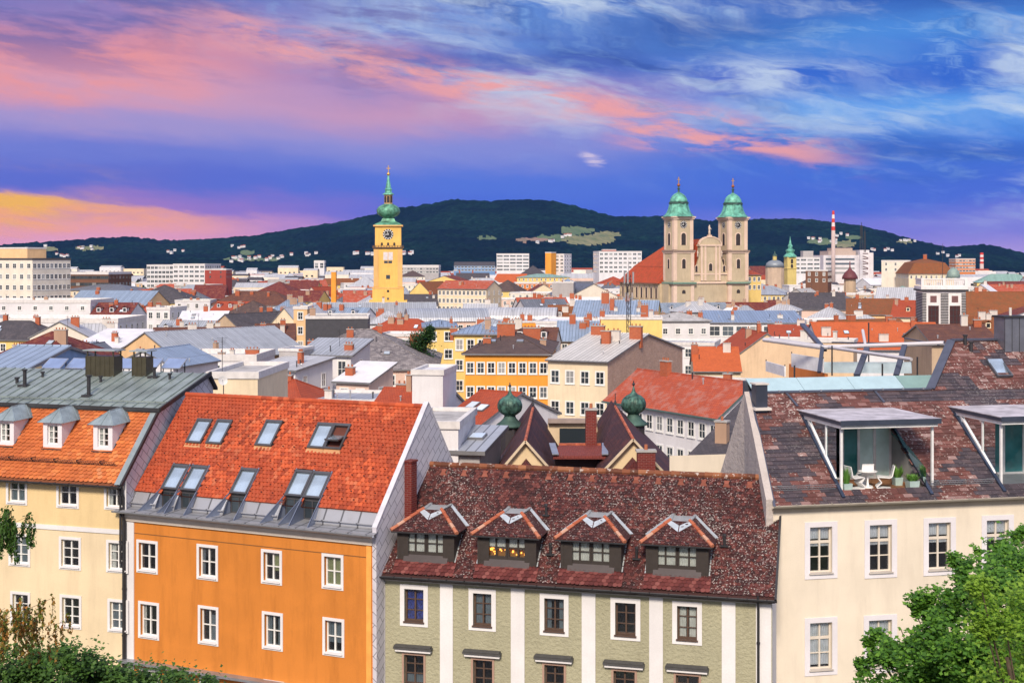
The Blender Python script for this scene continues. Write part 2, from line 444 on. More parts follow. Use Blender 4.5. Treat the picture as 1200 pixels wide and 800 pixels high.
# ------------------------------------------------------------------ ground and hills
def ground_z(Y):
    pts = [(-400, 30.3), (0.6, 30.3), (20, 18.5), (40, 11.0), (80, 11.0), (150, 0), (99999, 0)]
    for (a, za), (b, zb) in zip(pts, pts[1:]):
        if Y <= b:
            t = max(0, (Y-a)/(b-a)); return za+(zb-za)*t
    return 0
def make_ground():
    m, n, b = base_mat('town_ground')
    ob = n.new('ShaderNodeTexCoord').outputs['Object']
    f = n.noise(ob, .02, 8, .65); f2 = n.noise(ob, 1.2, 5, .6)
    col = n.ramp(f, [(.40, (.07, .07, .07, 1)), (.52, (.14, .13, .12, 1)), (.60, (.05, .075, .03, 1))])
    col = n.mix(n.mul(f2, .4), col, (.04, .04, .04, 1)); n.put(b.inputs['Base Color'], col); b.inputs['Roughness'].default_value = .95
    mb = MB(); ys = [-400, .6, 10, 20, 30, 40, 80, 115, 150, 300, 1000, 3000, 9000]; xs = [-7000, -400, -60, 0, 60, 400, 7000]
    for i in range(len(ys)-1):
        for j in range(len(xs)-1):
            mb.poly([(xs[j], ys[i], ground_z(ys[i])), (xs[j+1], ys[i], ground_z(ys[i])), (xs[j+1], ys[i+1], ground_z(ys[i+1])), (xs[j], ys[i+1], ground_z(ys[i+1]))])
    kind(mb.build('ground', m))
    # the street below the houses with kerb and pavement
    asp = plain('asphalt', (.05, .05, .055), .9, scale=4); pav = plain('paving', (.25, .24, .22), .85, scale=3)
    mb = MB(); mb.box(-60, 60, 47, 53, 10.6, 11.01); kind(mb.build('road', asp))
make_ground()

SIL = [(-500, 292), (-200, 288), (-60, 287), (0, 286), (30, 284), (80, 281), (120, 277.5), (155, 277), (195, 281), (250, 279), (300, 275), (340, 268), (400, 259), (440, 250),
       (468, 243), (500, 239), (530, 233), (560, 235), (590, 234), (620, 233), (650, 235), (690, 245), (720, 253), (755, 253), (790, 252), (830, 258), (890, 257), (930, 257), (975, 260),
       (1010, 265), (1050, 276), (1080, 284), (1110, 289), (1135, 287), (1160, 286), (1180, 291), (1205, 297), (1260, 299), (1400, 296), (1700, 290)]
def interp(tab, x):
    if x <= tab[0][0]: return tab[0][1]
    for (a, va), (b, vb) in zip(tab, tab[1:]):
        if x <= b:
            t = (x-a)/(b-a); t = t*t*(3-2*t) if False else t
            return va+(vb-va)*t
    return tab[-1][1]
Y_FOOT, Y_CREST, Y_BACK = 2300.0, 4600.0, 6500.0
def hill_z(px, Y):
    u = (px-CX)/F
    hc = CZ+(HY-interp(SIL, px))/F*Y_CREST
    if Y <= Y_CREST:
        t = max(0, (Y-Y_FOOT)/(Y_CREST-Y_FOOT)); s = t**1.25
        s = s*(1-.18*sin(pi*t)) + .0
    else:
        t = (Y-Y_CREST)/(Y_BACK-Y_CREST); s = 1-t*t
    x = u*Y
    nz = mnoise.fractal(Vector((x/420, Y/520, 1.3)), 1.0, 2.1, 4)
    spur = mnoise.noise(Vector((x/700, Y/1500, 7.7)))
    tt = min(1, max(0, (Y-Y_FOOT)/900))
    away = 1-min(1, abs(Y-Y_CREST)/420)
    z = hc*s + (nz*16+spur*34)*tt*(1-away) + mnoise.noise(Vector((x/28, Y/40, 3)))*5*tt + mnoise.noise(Vector((x/11, Y/20, 8)))*4.5*tt
    return z-1.5
MEADOWS = [(652, 279, 24, 4, 0), (690, 281, 30, 6, 1), (676, 270, 20, 4.5, 0), (712, 275, 16, 4, 1), (622, 281, 20, 2.5, 2), (570, 279, 12, 2, 0), (57, 291.5, 11, 2.2, 1), (105, 290.5, 16, 2.6, 1),
           (962, 283, 16, 4, 0), (990, 286, 14, 3.5, 1), (1062, 283, 12, 1.8, 1), (1000, 278, 9, 2.5, 0), (290, 296, 9, 3, 0), (1140, 287, 12, 1.8, 1), (298, 304, 34, 2.0, 0)]
def make_hills():
    m, n, b = base_mat('forest')
    ob = n.new('ShaderNodeTexCoord').outputs['Object']
    f = n.noise(ob, .045, 6, .7); g = n.noise(ob, .0035, 5, .6)
    col = n.ramp(f, [(.32, (.0015, .009, .018, 1)), (.5, (.004, .022, .032, 1)), (.68, (.016, .056, .050, 1))])
    col = n.mix(n.mul(n.sstep(g, .42, .56), .75), col, (.0015, .010, .028, 1))
    n.put(b.inputs['Base Color'], col); b.inputs['Roughness'].default_value = 1; spec(b, .05)
    bump(n, b, f, 1.0, 14)
    def md(name, a, c):
        m, n, b = base_mat(name); ob = n.new('ShaderNodeTexCoord').outputs['Object']
        f = n.noise(ob, .02, 6, .7); n.put(b.inputs['Base Color'], n.ramp(f, [(.35, c4(a)), (.65, c4(c))])); b.inputs['Roughness'].default_value = 1; return m
    mats = [m, md('meadow_green', (.05, .10, .045), (.11, .15, .07)), md('meadow_straw', (.22, .20, .10), (.09, .12, .05)), md('meadow_earth', (.26, .15, .12), (.14, .12, .08))]
    mb = MB(); nx, ny = 900, 92
    pxs = [-300+1850*i/nx for i in range(nx+1)]
    Ys = [Y_FOOT-60+(Y_CREST-Y_FOOT+60)*(j/70) for j in range(71)]+[Y_CREST+(Y_BACK-Y_CREST)*(j/21) for j in range(1, 22)]
    ny = len(Ys)
    idx = {}
    for j, Y in enumerate(Ys):
        for i, px in enumerate(pxs):
            z = hill_z(px, Y) if j else -3
            mb.v.append(((px-CX)/F*Y, Y, z))
    for j in range(ny-1):
        for i in range(nx):
            a = j*(nx+1)+i; f = (a, a+1, a+nx+2, a+nx+1)
            c = [sum(mb.v[k][q] for k in f)/4 for q in range(3)]
            px = CX+F*c[0]/c[1]; py = HY-F*(c[2]-CZ)/c[1]; mi = 0
            if c[1] < Y_CREST-100:
                for (mx, my, rx, ry, t) in MEADOWS:
                    wv = mnoise.noise(Vector((px/9, py/4, 2)))*.55
                    if ((px-mx)/rx)**2+((py-my)/ry)**2 < 1+wv: mi = t+1
            mb.f.append(f); mb.m.append(mi)
    kind(mb.build('hills', mats, smooth=True))
make_hills()
def hill_depth(px, py):
    """where the line of sight through a photo point meets the hill"""
    Y = Y_FOOT
    while Y < Y_CREST:
        z = hill_z(px, Y)
        if HY-F*(z-CZ)/Y <= py: return Y, z
        Y += 20
    return None
# ------------------------------------------------------------------ windows
WC = {}
W_FR = plain('window_paint_white', (.72, .72, .70), .5, scale=3, var=.06)
G_DK = glass_dark('dark_glass'); G_MID = glass_dark('mid_glass', (.06, .075, .09), .05, 1.0)
def town_window(par, x, y, z, w, h, rz=0, style='w', cols=2, rows=2):
    """window of a house some way off: surround, frame bars and panes"""
    key = (round(w, 1), round(h, 1), style, cols, rows)
    if key not in WC:
        w_, h_ = key[0], key[1]; mb = MB(); mf, mg = 0, 1
        if style != 'n':
            s = .16
            for a, b, c, d in ((-w_/2-s, -w_/2, -h_/2-s, h_/2+s), (w_/2, w_/2+s, -h_/2-s, h_/2+s), (-w_/2, w_/2, h_/2, h_/2+s), (-w_/2, w_/2, -h_/2-s, -h_/2)):
                mb.box(a, b, -.06, .02, c, d, 0)
            mb.box(-w_/2-s-.05, w_/2+s+.05, -.12, .0, -h_/2-s-.07, -h_/2-s, 0)
        mb.poly([(-w_/2, -.012, -h_/2), (w_/2, -.012, -h_/2), (w_/2, -.012, h_/2), (-w_/2, -.012, h_/2)], 1)
        for k in range(cols+1):
            xx = -w_/2+w_*k/cols; t = .07 if 0 < k < cols else .06
            mb.box(max(xx-t/2, -w_/2), min(xx+t/2, w_/2), -.035, .01, -h_/2, h_/2, 0)
        for k in range(rows+1):
            zz = -h_/2+h_*k/rows; t = .06
            mb.box(-w_/2+.035, w_/2-.035, -.031, .008, max(zz-t/2, -h_/2), min(zz+t/2, h_/2), 0)
        if style == 'd': mats = [plain('window_brown', (.10, .07, .05)), G_DK]
        elif style == 'n': mats = [plain('window_grey', (.30, .30, .30)), G_DK]
        else: mats = [W_FR, G_DK if style != 'm' else G_MID]
        WC[key] = mb.mesh('window', mats)
    return link('window', WC[key], par, (x, y, z), rz)

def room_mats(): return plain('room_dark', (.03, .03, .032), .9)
def near_window(par, x, z, w, h, fm, sm=None, sw=.17, depth=.16, cols=2, rows=2, bar=.055, curtain=None, transom=None, sill=None, panemat=None, y=0.0, opened=False, sur_top=None, deep=True):
    """full window: frame object in the recess with surround, panes, sill, curtain and the dim room as its children"""
    mb = MB(); W2, H2 = w/2, h/2; d0 = depth-.02
    for a, b, c, d in ((-W2, -W2+.07, -H2, H2), (W2-.07, W2, -H2, H2), (-W2+.07, W2-.07, H2-.07, H2), (-W2+.07, W2-.07, -H2, -H2+.07)):
        mb.box(a, b, d0, d0+.08, c, d)
    for k in range(1, cols):
        xx = -W2+w*k/cols; t = .07 if (cols == 2 or k == cols//2) else bar*.7
        mb.box(xx-t/2, xx+t/2, d0-.012, d0+.07, -H2+.07, H2-.07)
    zs = [-H2+h*k/rows for k in range(1, rows)] if transom is None else [H2-h*t for t in transom]
    for i, zz in enumerate(zs):
        t = bar*.8 if not (transom and i == 0 and len(transom) > 1) else .12
        mb.box(-W2+.07, W2-.07, d0+.004, d0+.066, zz-t/2, zz+t/2)
    o = mb.build('window', fm, par, loc=(x, y, z))
    kp, kl = (o, None) if deep else (par, (x, y, z))
    if sm is not None:
        mb = MB(); st = sw if sur_top is None else sur_top
        for a, b, c, d in ((-W2-sw, -W2, -H2-sw, H2+st), (W2, W2+sw, -H2-sw, H2+st), (-W2, W2, H2, H2+st), (-W2, W2, -H2-sw, -H2)):
            mb.box(a, b, -.035, -.001, c, d)
        mb.build('surround', sm, kp, loc=kl)
    if sill is not None:
        mb = MB(); mb.box(-W2-.04, W2+.04, -.10, d0, -H2-.045, -H2+.012); mb.build('sill', sill, kp, loc=kl)
    mb = MB(); yy = d0+.045
    mb.poly([(-W2+.05, yy, -H2+.05), (W2-.05, yy, -H2+.05), (W2-.05, yy, H2-.05), (-W2+.05, yy, H2-.05)])
    mb.build('pane', panemat or glass_clear(), kp, loc=kl)
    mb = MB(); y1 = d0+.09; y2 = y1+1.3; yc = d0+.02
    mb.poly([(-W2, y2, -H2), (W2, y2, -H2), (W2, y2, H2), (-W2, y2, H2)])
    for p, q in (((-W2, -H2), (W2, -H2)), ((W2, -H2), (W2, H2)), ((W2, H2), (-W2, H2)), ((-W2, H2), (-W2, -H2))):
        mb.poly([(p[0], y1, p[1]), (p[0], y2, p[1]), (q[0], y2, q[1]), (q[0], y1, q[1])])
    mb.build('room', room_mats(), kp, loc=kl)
    if curtain:
        mb = MB()
        for (a, b, c, d) in curtain[1]:
            n = max(3, int((b-a)*w/.05))
            xs = [-W2+w*(a+(b-a)*k/n) for k in range(n+1)]
            for k in range(n):
                ya = yc+.045+.03*(k % 2); yb = yc+.045+.03*((k+1) % 2)
                mb.poly([(xs[k], ya, -H2+h*c), (xs[k+1], yb, -H2+h*c), (xs[k+1], yb, -H2+h*d), (xs[k], ya, -H2+h*d)])
        mb.build('curtain', curtain[0], kp, loc=kl)
    return o

# ------------------------------------------------------------------ chimneys
CH_RED = brickm('chimney_brick_red', (.46, .095, .03), (.34, .065, .025), (.34, .20, .14), bw=.28, bh=.09)
CH_TAN = plaster('chimney_render', (.42, .28, .20)); CH_WHT = plaster('chimney_white', (.62, .58, .54)); CONC = plain('concrete', (.35, .34, .33), .9)
POT = plain('clay_pot', (.35, .12, .06), .8); IRON = plain('dark_iron', (.04, .04, .045), .5, .3)
ZP = plain('pipe_zinc', (.45, .46, .48), .4, .5)
def chimney(par, x, y, z, w=.9, d=.6, h=1.5, m=None, pots=2):
    mb = MB(); mb.box(-w/2, w/2, -d/2, d/2, -1.2, h, 0); mb.box(-w/2-.07, w/2+.07, -d/2-.07, d/2+.07, h, h+.12, 1)
    for k in range(pots):
        xx = -w/2+w*(k+.5)/pots; mb.tube((xx, 0, h+.12), (xx, 0, h+.42), .11, .10, 8, 2)
    return mb.build('chimney', [m or CH_RED, CONC, POT], par, loc=(x, y, z))
def aerial(par, x, y, z, h=2.5):
    mb = MB(); mb.tube((0, 0, -.3), (0, 0, h), .03, n=5)
    for k, L in enumerate((.9, .7, .55, .4)): mb.tube((-L/2, 0, h-.1-.18*k), (L/2, 0, h-.1-.18*k), .012, n=4)
    mb.tube((0, -.3, h-.4), (0, .3, h-.4), .012, n=4)
    return mb.build('antenna', IRON, par, loc=(x, y, z))

# ------------------------------------------------------------------ houses seen in the town
FOOT = []      # footprints (cx, cy, radius) for spacing the unnamed houses
def corners(x0, x1, Y, rot):
    u0 = (x0-CX)/F; u1 = (x1-CX)/F; r = radians(rot)
    den = cos(r)-u1*sin(r)
    W = Y*(u1-u0)/den
    return Vector((u0*Y, Y, 0)), W, r
def house(name, label, x0, x1, y0, ze=None, Y=None, rot=0, D=12, yr=None, rise=None, roof='gable', wm=None, rm=None, win=None,
          swin=None, cat=None, group=None, chim=(), inset=None, zb=None, oh=.45, trim=None, ant=(), base=None, ch_m=None, style='w', ws=(1.0, 1.5), fh=3.2, first=1.7,
          skylights=(), dormers=0, wallband=None, sm=None, parapet=.5, maxrows=5):
    if Y is None: Y = (CZ-ze)*F/(y0-HY)
    if ze is None: ze = CZ-(y0-HY)/F*Y
    o, W, r = corners(x0, x1, Y, rot)
    if yr is not None: rise = CZ-(yr-HY)/F*(Y+D/2*cos(r)) - ze
    if rise is None: rise = D*.30
    rise = max(rise, .3) if roof != 'flat' else 0
    zb = ground_z(Y) if zb is None else zb
    par = thing(name, label, cat or 'house', (o.x, o.y, zb), r, group)
    c, s = cos(r), sin(r)
    cx = o.x+c*W/2-s*D/2; cy = o.y+s*W/2+c*D/2
    FOOT.append((cx, cy, max(W, D)*.52, max(W, D)))
    H = ze-zb; w = MB(); R = MB(); e = oh
    # walls
    if roof == 'gable':
        w.poly([(0, 0, 0), (W, 0, 0), (W, 0, H), (0, 0, H)]); w.poly([(W, D, 0), (0, D, 0), (0, D, H), (W, D, H)])
        si = 1 if sm else 0
        w.poly([(0, D, 0), (0, 0, 0), (0, 0, H), (0, D/2, H+rise), (0, D, H)], si); w.poly([(W, 0, 0), (W, D, 0), (W, D, H), (W, D/2, H+rise), (W, 0, H)], si)
        k = rise/(D/2); th = .22
        R.slab([(-e*.5, -e, H-e*k+.1), (W+e*.5, -e, H-e*k+.1), (W+e*.5, D/2, H+rise+.1), (-e*.5, D/2, H+rise+.1)], th, 0, 1)
        R.slab([(W+e*.5, D+e, H-e*k+.1), (-e*.5, D+e, H-e*k+.1), (-e*.5, D/2+.001, H+rise+.1), (W+e*.5, D/2+.001, H+rise+.1)], th, 0, 1)
        R.tube((-e*.5, D/2, H+rise+.08), (W+e*.5, D/2, H+rise+.08), .12, n=6, m=2)
        R.bar((-e*.5, -e-.08, H-e*k), (W+e*.5, -e-.08, H-e*k), .14, .12, 1)
        roofz = lambda x, y: H+rise*(1-abs(y-D/2)/(D/2))
    elif roof == 'front':
        w.poly([(0, 0, 0), (W, 0, 0), (W, 0, H), (W/2, 0, H+rise), (0, 0, H)]); w.poly([(W, D, 0), (0, D, 0), (0, D, H), (W/2, D, H+rise), (W, D, H)])
        w.poly([(0, D, 0), (0, 0, 0), (0, 0, H), (0, D, H)]); w.poly([(W, 0, 0), (W, D, 0), (W, D, H), (W, 0, H)])
        k = rise/(W/2); th = .22
        R.slab([(-e, D+e*.5, H-e*k+.1), (-e, -e*.5, H-e*k+.1), (W/2, -e*.5, H+rise+.1), (W/2, D+e*.5, H+rise+.1)], th, 0, 1)
        R.slab([(W+e, -e*.5, H-e*k+.1), (W+e, D+e*.5, H-e*k+.1), (W/2+.001, D+e*.5, H+rise+.1), (W/2+.001, -e*.5, H+rise+.1)], th, 0, 1)
        R.tube((W/2, -e*.5, H+rise+.08), (W/2, D+e*.5, H+rise+.08), .12, n=6, m=2)
        roofz = lambda x, y: H+rise*(1-abs(x-W/2)/(W/2))
    elif roof in ('hip', 'pyr', 'mansard'):
        for a, b in (((0, 0), (W, 0)), ((W, 0), (W, D)), ((W, D), (0, D)), ((0, D), (0, 0))):
            w.poly([(a[0], a[1], 0), (b[0], b[1], 0), (b[0], b[1], H), (a[0], a[1], H)])
        if roof == 'pyr': i1, i2 = W/2-.01, D/2
        else:
            i1 = min(D/2, W/2-.05) if inset is None else min(inset, W/2-.05); i2 = D/2
        E = [(-e, -e), (W+e, -e), (W+e, D+e), (-e, D+e)]; zE = H
        if roof == 'mansard':
            q = min(rise*.45, W*.2); z1 = H+rise*.72
            E2 = [(q, q), (W-q, q), (W-q, D-q), (q, D-q)]
            for k in range(4):
                a, b = E[k], E[(k+1) % 4]; c_, d_ = E2[(k+1) % 4], E2[k]
                R.poly([(a[0], a[1], zE), (b[0], b[1], zE), (c_[0], c_[1], z1), (d_[0], d_[1], z1)], 0)
            top = E2; zt = z1
        else: top = E; zt = zE
        A, B = (i1 if W > 0 else 0, D/2, H+rise), (W-i1, D/2, H+rise)
        T = [(p[0], p[1], zt) for p in top]
        R.poly([T[0], T[1], B, A], 0); R.poly([T[1], T[2], B], 0); R.poly([T[2], T[3], A, B], 0); R.poly([T[3], T[0], A], 0)
        if roof == 'mansard': pass
        for a, b in ((T[0], A), (T[1], B), (T[2], B), (T[3], A)): R.tube(a, b, .11, n=5, m=2, cap=False)
        if (Vector(A)-Vector(B)).length > .3: R.tube(A, B, .12, n=5, m=2)
        R.box(-e, W+e, -e, D+e, H-.22, H-.004, 1)
        roofz = lambda x, y: H+rise*max(0, min(1, min(min(x, W-x)/max(i1, .1), (D/2-abs(y-D/2))/(D/2))))
    elif roof == 'shed':
        w.poly([(0, 0, 0), (W, 0, 0), (W, 0, H), (0, 0, H)]); w.poly([(W, D, 0), (0, D, 0), (0, D, H+rise), (W, D, H+rise)])
        w.poly([(0, D, 0), (0, 0, 0), (0, 0, H), (0, D, H+rise)]); w.poly([(W, 0, 0), (W, D, 0), (W, D, H+rise), (W, 0, H)])
        k = rise/D
        R.slab([(-e, -e, H-e*k+.12), (W+e, -e, H-e*k+.12), (W+e, D+e, H+rise+e*k+.12), (-e, D+e, H+rise+e*k+.12)], .25, 0, 1)
        roofz = lambda x, y: H+rise*y/D
    elif roof == 'vault':
        w.box(0, W, 0, D, 0, H)
        n = 10
        pts = [(-e+(D+2*e)*(1-cos(pi*k/n))/2, H+rise*sin(pi*k/n)) for k in range(n+1)]
        for k in range(n):
            R.poly([(-e, pts[k][0], pts[k][1]), (W+e, pts[k][0], pts[k][1]), (W+e, pts[k+1][0], pts[k+1][1]), (-e, pts[k+1][0], pts[k+1][1])])
        R.poly([(-e, a, b) for a, b in pts][::-1], 1); R.poly([(W+e, a, b) for a, b in pts], 1)
        roofz = lambda x, y: H+rise*sin(pi*min(1, max(0, y/D)))
    else:
        for a, b in (((0, 0), (W, 0)), ((W, 0), (W, D)), ((W, D), (0, D)), ((0, D), (0, 0))):
            w.poly([(a[0], a[1], 0), (b[0], b[1], 0), (b[0], b[1], H), (a[0], a[1], H)])
        R.poly([(.01, .01, H-.02), (W-.01, .01, H-.02), (W-.01, D-.01, H-.02), (.01, D-.01, H-.02)], 0)
        pp = parapet
        if pp > 0:
            for a in ((-.12, W+.12, -.12, .2), (-.12, W+.12, D-.2, D+.12), (-.12, .2, .2, D-.2), (W-.2, W+.12, .2, D-.2)): R.box(a[0], a[1], a[2], a[3], H-.25, H+pp, 1)
        roofz = lambda x, y: H
    walls = [wm]+([sm] if sm else [])
    w.build('wall', walls, par)
    tr = trim or (plain('gutter_grey', (.20, .20, .21), .5, .4) if roof != 'flat' else plain('parapet_pale', (.60, .58, .57), .8, var=.1))
    R.build('roof', [rm, tr, rm if roof != 'flat' else tr], par)
    # windows
    def grid(cols, rows, Wd, place):
        for i in range(rows):
            z = H-first-fh*i
            if z < .8+ws[1]/2: break
            for j in range(cols):
                place((j+.5)*Wd/cols, z)
    if win:
        grid(win[0], min(win[1], maxrows), W, lambda x, z: town_window(par, x, 0, z, ws[0], ws[1], 0, style))
    sw = swin if swin is not None else ((max(1, int(D/4)), win[1]) if win else None)
    if sw and sw[0]:
        if s+.0 > -o.x*c/Y*1.0 - 0 or True:
            # left side wall faces the viewer when the dot product with the view is positive
            lf = (-c)*(0-o.x)+(-s)*(0-o.y)
            pr = Vector((o.x+c*W, o.y+s*W)); rf = c*(0-pr.x)+s*(0-pr.y)
            if lf > 0: grid(sw[0], min(sw[1], maxrows), D, lambda x, z: town_window(par, 0, D-x, z, ws[0], ws[1], -pi/2, style))
            if rf > 0: grid(sw[0], min(sw[1], maxrows), D, lambda x, z: town_window(par, W, x, z, ws[0], ws[1], pi/2, style))
    if name != 'city_house' and roof != 'vault' and 60 < Y < 620 and ze > 9 and W > 5:     # small roof clutter
        rq = random.Random(int(o.x*7+Y*3))
        for _ in range(rq.choice([1, 2, 2, 3]) if W > 8 else 1):
            fx, fy = rq.uniform(.08, .92), rq.uniform(.2, .55)
            chimney(par, fx*W, fy*D, roofz(fx*W, fy*D), rq.uniform(.5, 1.3), .6, rq.uniform(.7, 1.7), rq.choice([CH_RED, CH_RED, CH_TAN, CH_WHT]), rq.choice([1, 2, 3]))
        for _ in range(rq.choice([2, 3, 4])):
            fx, fy = rq.uniform(.05, .95), rq.uniform(.1, .5); hh_ = rq.uniform(.35, .8)
            mb = MB(); mb.tube((0, 0, -.3), (0, 0, hh_), .07, n=6); mb.tube((0, 0, hh_), (0, 0, hh_+.1), .13, .09, n=6); mb.build('vent_pipe', rq.choice([IRON, ZP]), par, loc=(fx*W, fy*D, roofz(fx*W, fy*D)))
        if rq.random() < .3: aerial(par, rq.uniform(.1, .9)*W, D*.5, roofz(W*.5, D*.5), rq.uniform(1.8, 3))
        if not skylights and roof in ('gable', 'shed') and W > 9 and rq.random() < .6: skylights = [(rq.uniform(.15, .85), rq.uniform(.15, .35)) for _ in range(rq.choice([1, 2, 3]))]
    if dormers == 0 and roof == 'gable' and 150 < Y < 520 and W > 11 and win:
        rq2 = random.Random(int(o.x*5+Y)); dormers = rq2.choice([0, 0, 2, 3])
    if name == 'city_house' and Y < 420 and roof in ('gable', 'hip') and not dormers:
        rq2 = random.Random(int(o.x*3+Y)); skylights = [(rq2.uniform(.25, .75), rq2.uniform(.15, .3)) for _ in range(rq2.choice([0, 1, 2]))]
    for ch in chim:
        fx, fy = ch[0], ch[1]; hh = ch[2] if len(ch) > 2 else 1.4; ww = ch[3] if len(ch) > 3 else 1.1
        chimney(par, fx*W, fy*D, roofz(fx*W, fy*D), ww, .7, hh, ch_m, max(1, int(ww/.5)))
    for a in ant: aerial(par, a[0]*W, a[1]*D, roofz(a[0]*W, a[1]*D), a[2] if len(a) > 2 else 2.5)
    for k in range(dormers):       # small gabled dormers on the front slope
        fx = (k+.5)/dormers; yy = D*.16; z0 = roofz(fx*W, yy)
        mb = MB(); mb.box(-.6, .6, 0, 2.2, -.2, 1.35, 0)
        dd = mb.build('dormer', [wm], par, loc=(fx*W, yy-.1, z0))
        mb = MB(); mb.slab([(-.8, 2.6, 1.3), (-.8, -.2, 1.3), (0, -.2, 1.9), (0, 2.6, 1.9)], .1); mb.slab([(.8, -.2, 1.3), (.8, 2.6, 1.3), (0, 2.6, 1.901), (0, -.2, 1.901)], .1)
        mb.build('roof', rm, dd)
        mb = MB(); mb.box(-.38, .38, -.03, .01, .25, 1.15); mb.build('window', G_DK, dd)
    for (fx, fy) in skylights:     # lying on the front slope
        if roof in ('gable', 'hip'): k = rise/(D/2)
        elif roof == 'shed': k = rise/D
        else: k = 0
        an = math.atan(k); z0 = roofz(fx*W, fy*D)
        M = Matrix.Rotation(an, 4, 'X'); mb = MB(); mb.box(-.5, .5, -.65, .65, .0, .22, 0, M); mb.box(-.42, .42, -.57, .57, .22, .235, 1, M)
        mb.build('skylight', [plain('skylight_frame', (.18, .18, .19), .4, .4), glass_dark('skylight_glass', (.35, .42, .50), .08)], par, loc=(fx*W, fy*D, z0+.05))
    return par, W, D, H, rise, roofz
# ------------------------------------------------------------------ the four houses in front
class Near:
    """a house whose facade runs from A to B at eave height; local x along it, y into it, z up"""
    def __init__(s, L, R, YL, al, zb):
        s.ze = CZ-(L[1]-HY)/F*YL; YR = YL*(L[1]-HY)/(R[1]-HY)
        s.A = Vector(((L[0]-CX)/F*YL, YL, 0)); B = Vector(((R[0]-CX)/F*YR, YR, 0))
        s.W = (B-s.A).length; s.e = (B-s.A)/s.W; s.n = Vector((-s.e.y, s.e.x, 0)); s.r = atan2(s.e.y, s.e.x)
        s.al = radians(al); s.k = tan(s.al); s.zb = zb; s.H = s.ze-zb
    def ray(s, px, py): return Vector(((px-CX)/F, 1, -(py-HY)/F))
    def fp(s, px, py, y=0.0):
        """photo point on the vertical plane at local depth y"""
        d = s.ray(px, py); t = (s.A.dot(s.n)+y)/d.dot(s.n); p = d*t-s.A
        return p.dot(s.e), CZ+t*d.z-s.zb
    def rp(s, px, py, k=None, y0=0.0, dz=0.0):
        """photo point on the roof plane rising with slope k from local (y0, H+dz) -> x, y, z"""
        k = s.k if k is None else k
        d = s.ray(px, py); dn = d.dot(s.n); An = s.A.dot(s.n)
        t = (s.ze+dz-CZ-k*(An+y0))/(d.z-k*dn); p = d*t-s.A
        return p.dot(s.e), p.dot(s.n), CZ+t*d.z-s.zb
    def sp(s, px, py, x):
        """photo point on the vertical plane at local x"""
        d = s.ray(px, py); t = (s.A.dot(s.e)+x)/d.dot(s.e); p = d*t-s.A
        return p.dot(s.n), CZ+t*d.z-s.zb
    def hp(s, px, py, z):
        d = s.ray(px, py); t = (z+s.zb-CZ)/d.z; p = d*t-s.A; return p.dot(s.e), p.dot(s.n)
    def root(s, name, label):
        par = thing(name, label, 'house', (s.A.x, s.A.y, s.zb), s.r); c, q = cos(s.r), sin(s.r)
        FOOT.append((s.A.x+c*s.W/2-q*5, s.A.y+q*s.W/2+c*5, s.W*.6, s.W)); return par

def tiles(mb, al, z0, y0, t0, t1, xl, xr, tw, th, style, holes=(), jit=.006, seed=3, lift=.03, mf=None):
    """rows of single tiles lying on the slope; xl/xr give the verge at height t"""
    rr = random.Random(seed); ca, sa = cos(al), sin(al)
    def pt(x, t, h): return (x, y0+t*ca-h*sa, z0+t*sa+h*ca)
    rows = int((t1-t0)/th)+1
    for i in range(rows):
        t = t0+i*th; a = xl(t); b = xr(t); off = (tw/2 if i % 2 else 0)
        x = a-off
        while x < b:
            xa, xb = max(x, a), min(x+tw, b); x += tw
            if xb-xa < tw*.25: continue
            cx, ct = (xa+xb)/2, t+th*.5
            if any(h[0] < cx < h[1] and h[2] < ct < h[3] for h in holes): continue
            dh = rr.uniform(-jit, jit); dt = rr.uniform(-jit, jit)*1.5; T = min(t+th*1.5, t1+.02); g = .004; w = xb-xa
            tt = t+dt
            if style == 'beaver':
                P_ = [(xa+g, T, .0), (xb-g, T, .0), (xb-g, tt+w*.28, lift*.8), (xa+w*.78, tt+w*.08, lift), (xa+w*.5, tt, lift), (xa+w*.22, tt+w*.08, lift), (xa+g, tt+w*.28, lift*.8)]
                mb.poly([pt(p[0], p[1], p[2]+dh) for p in P_][::-1])
            elif style == 'wave':
                i0 = len(mb.v)
                for tq, hb in ((tt, lift), (T, 0)):
                    for fx, hh in ((0, 0), (.3, .028), (.7, .028), (1, .0)): mb.v.append(pt(xa+g+fx*(w-2*g), tq+(.02 if (fx in (0, 1) and tq == tt) else 0), hb+hh+dh))
                for fx in (0, .3, .7, 1): mb.v.append(pt(xa+g+fx*(w-2*g), tt+.005, -.005))
                for q in range(3):
                    mb.f.append((i0+q, i0+q+1, i0+5+q, i0+4+q)); mb.m.append(0)
                    mb.f.append((i0+8+q, i0+9+q, i0+1+q, i0+q)); mb.m.append(0)
            else:
                mi = mf(cx, ct) if mf else 0
                mb.poly([pt(xa+g, tt, lift+dh), pt(xb-g, tt, lift+dh), pt(xb-g, T, dh), pt(xa+g, T, dh)], mi)
                mb.poly([pt(xa+g, tt, 0), pt(xb-g, tt, 0), pt(xb-g, tt, lift+dh), pt(xa+g, tt, lift+dh)], mi)
WHITE = plaster('white_trim', (.72, .71, .73), 20, .15, .18); DKWOOD = plain('dark_wood', (.035, .028, .025), .7, scale=4)
ZINC = sheet('zinc', (.42, .43, .46), .9, .38, .5); ZINC2 = plain('zinc_plain', (.36, .38, .42), .4, .6, scale=2); GUT = plain('gutter_dark', (.045, .045, .05), .45, .4)
SLATEW = None
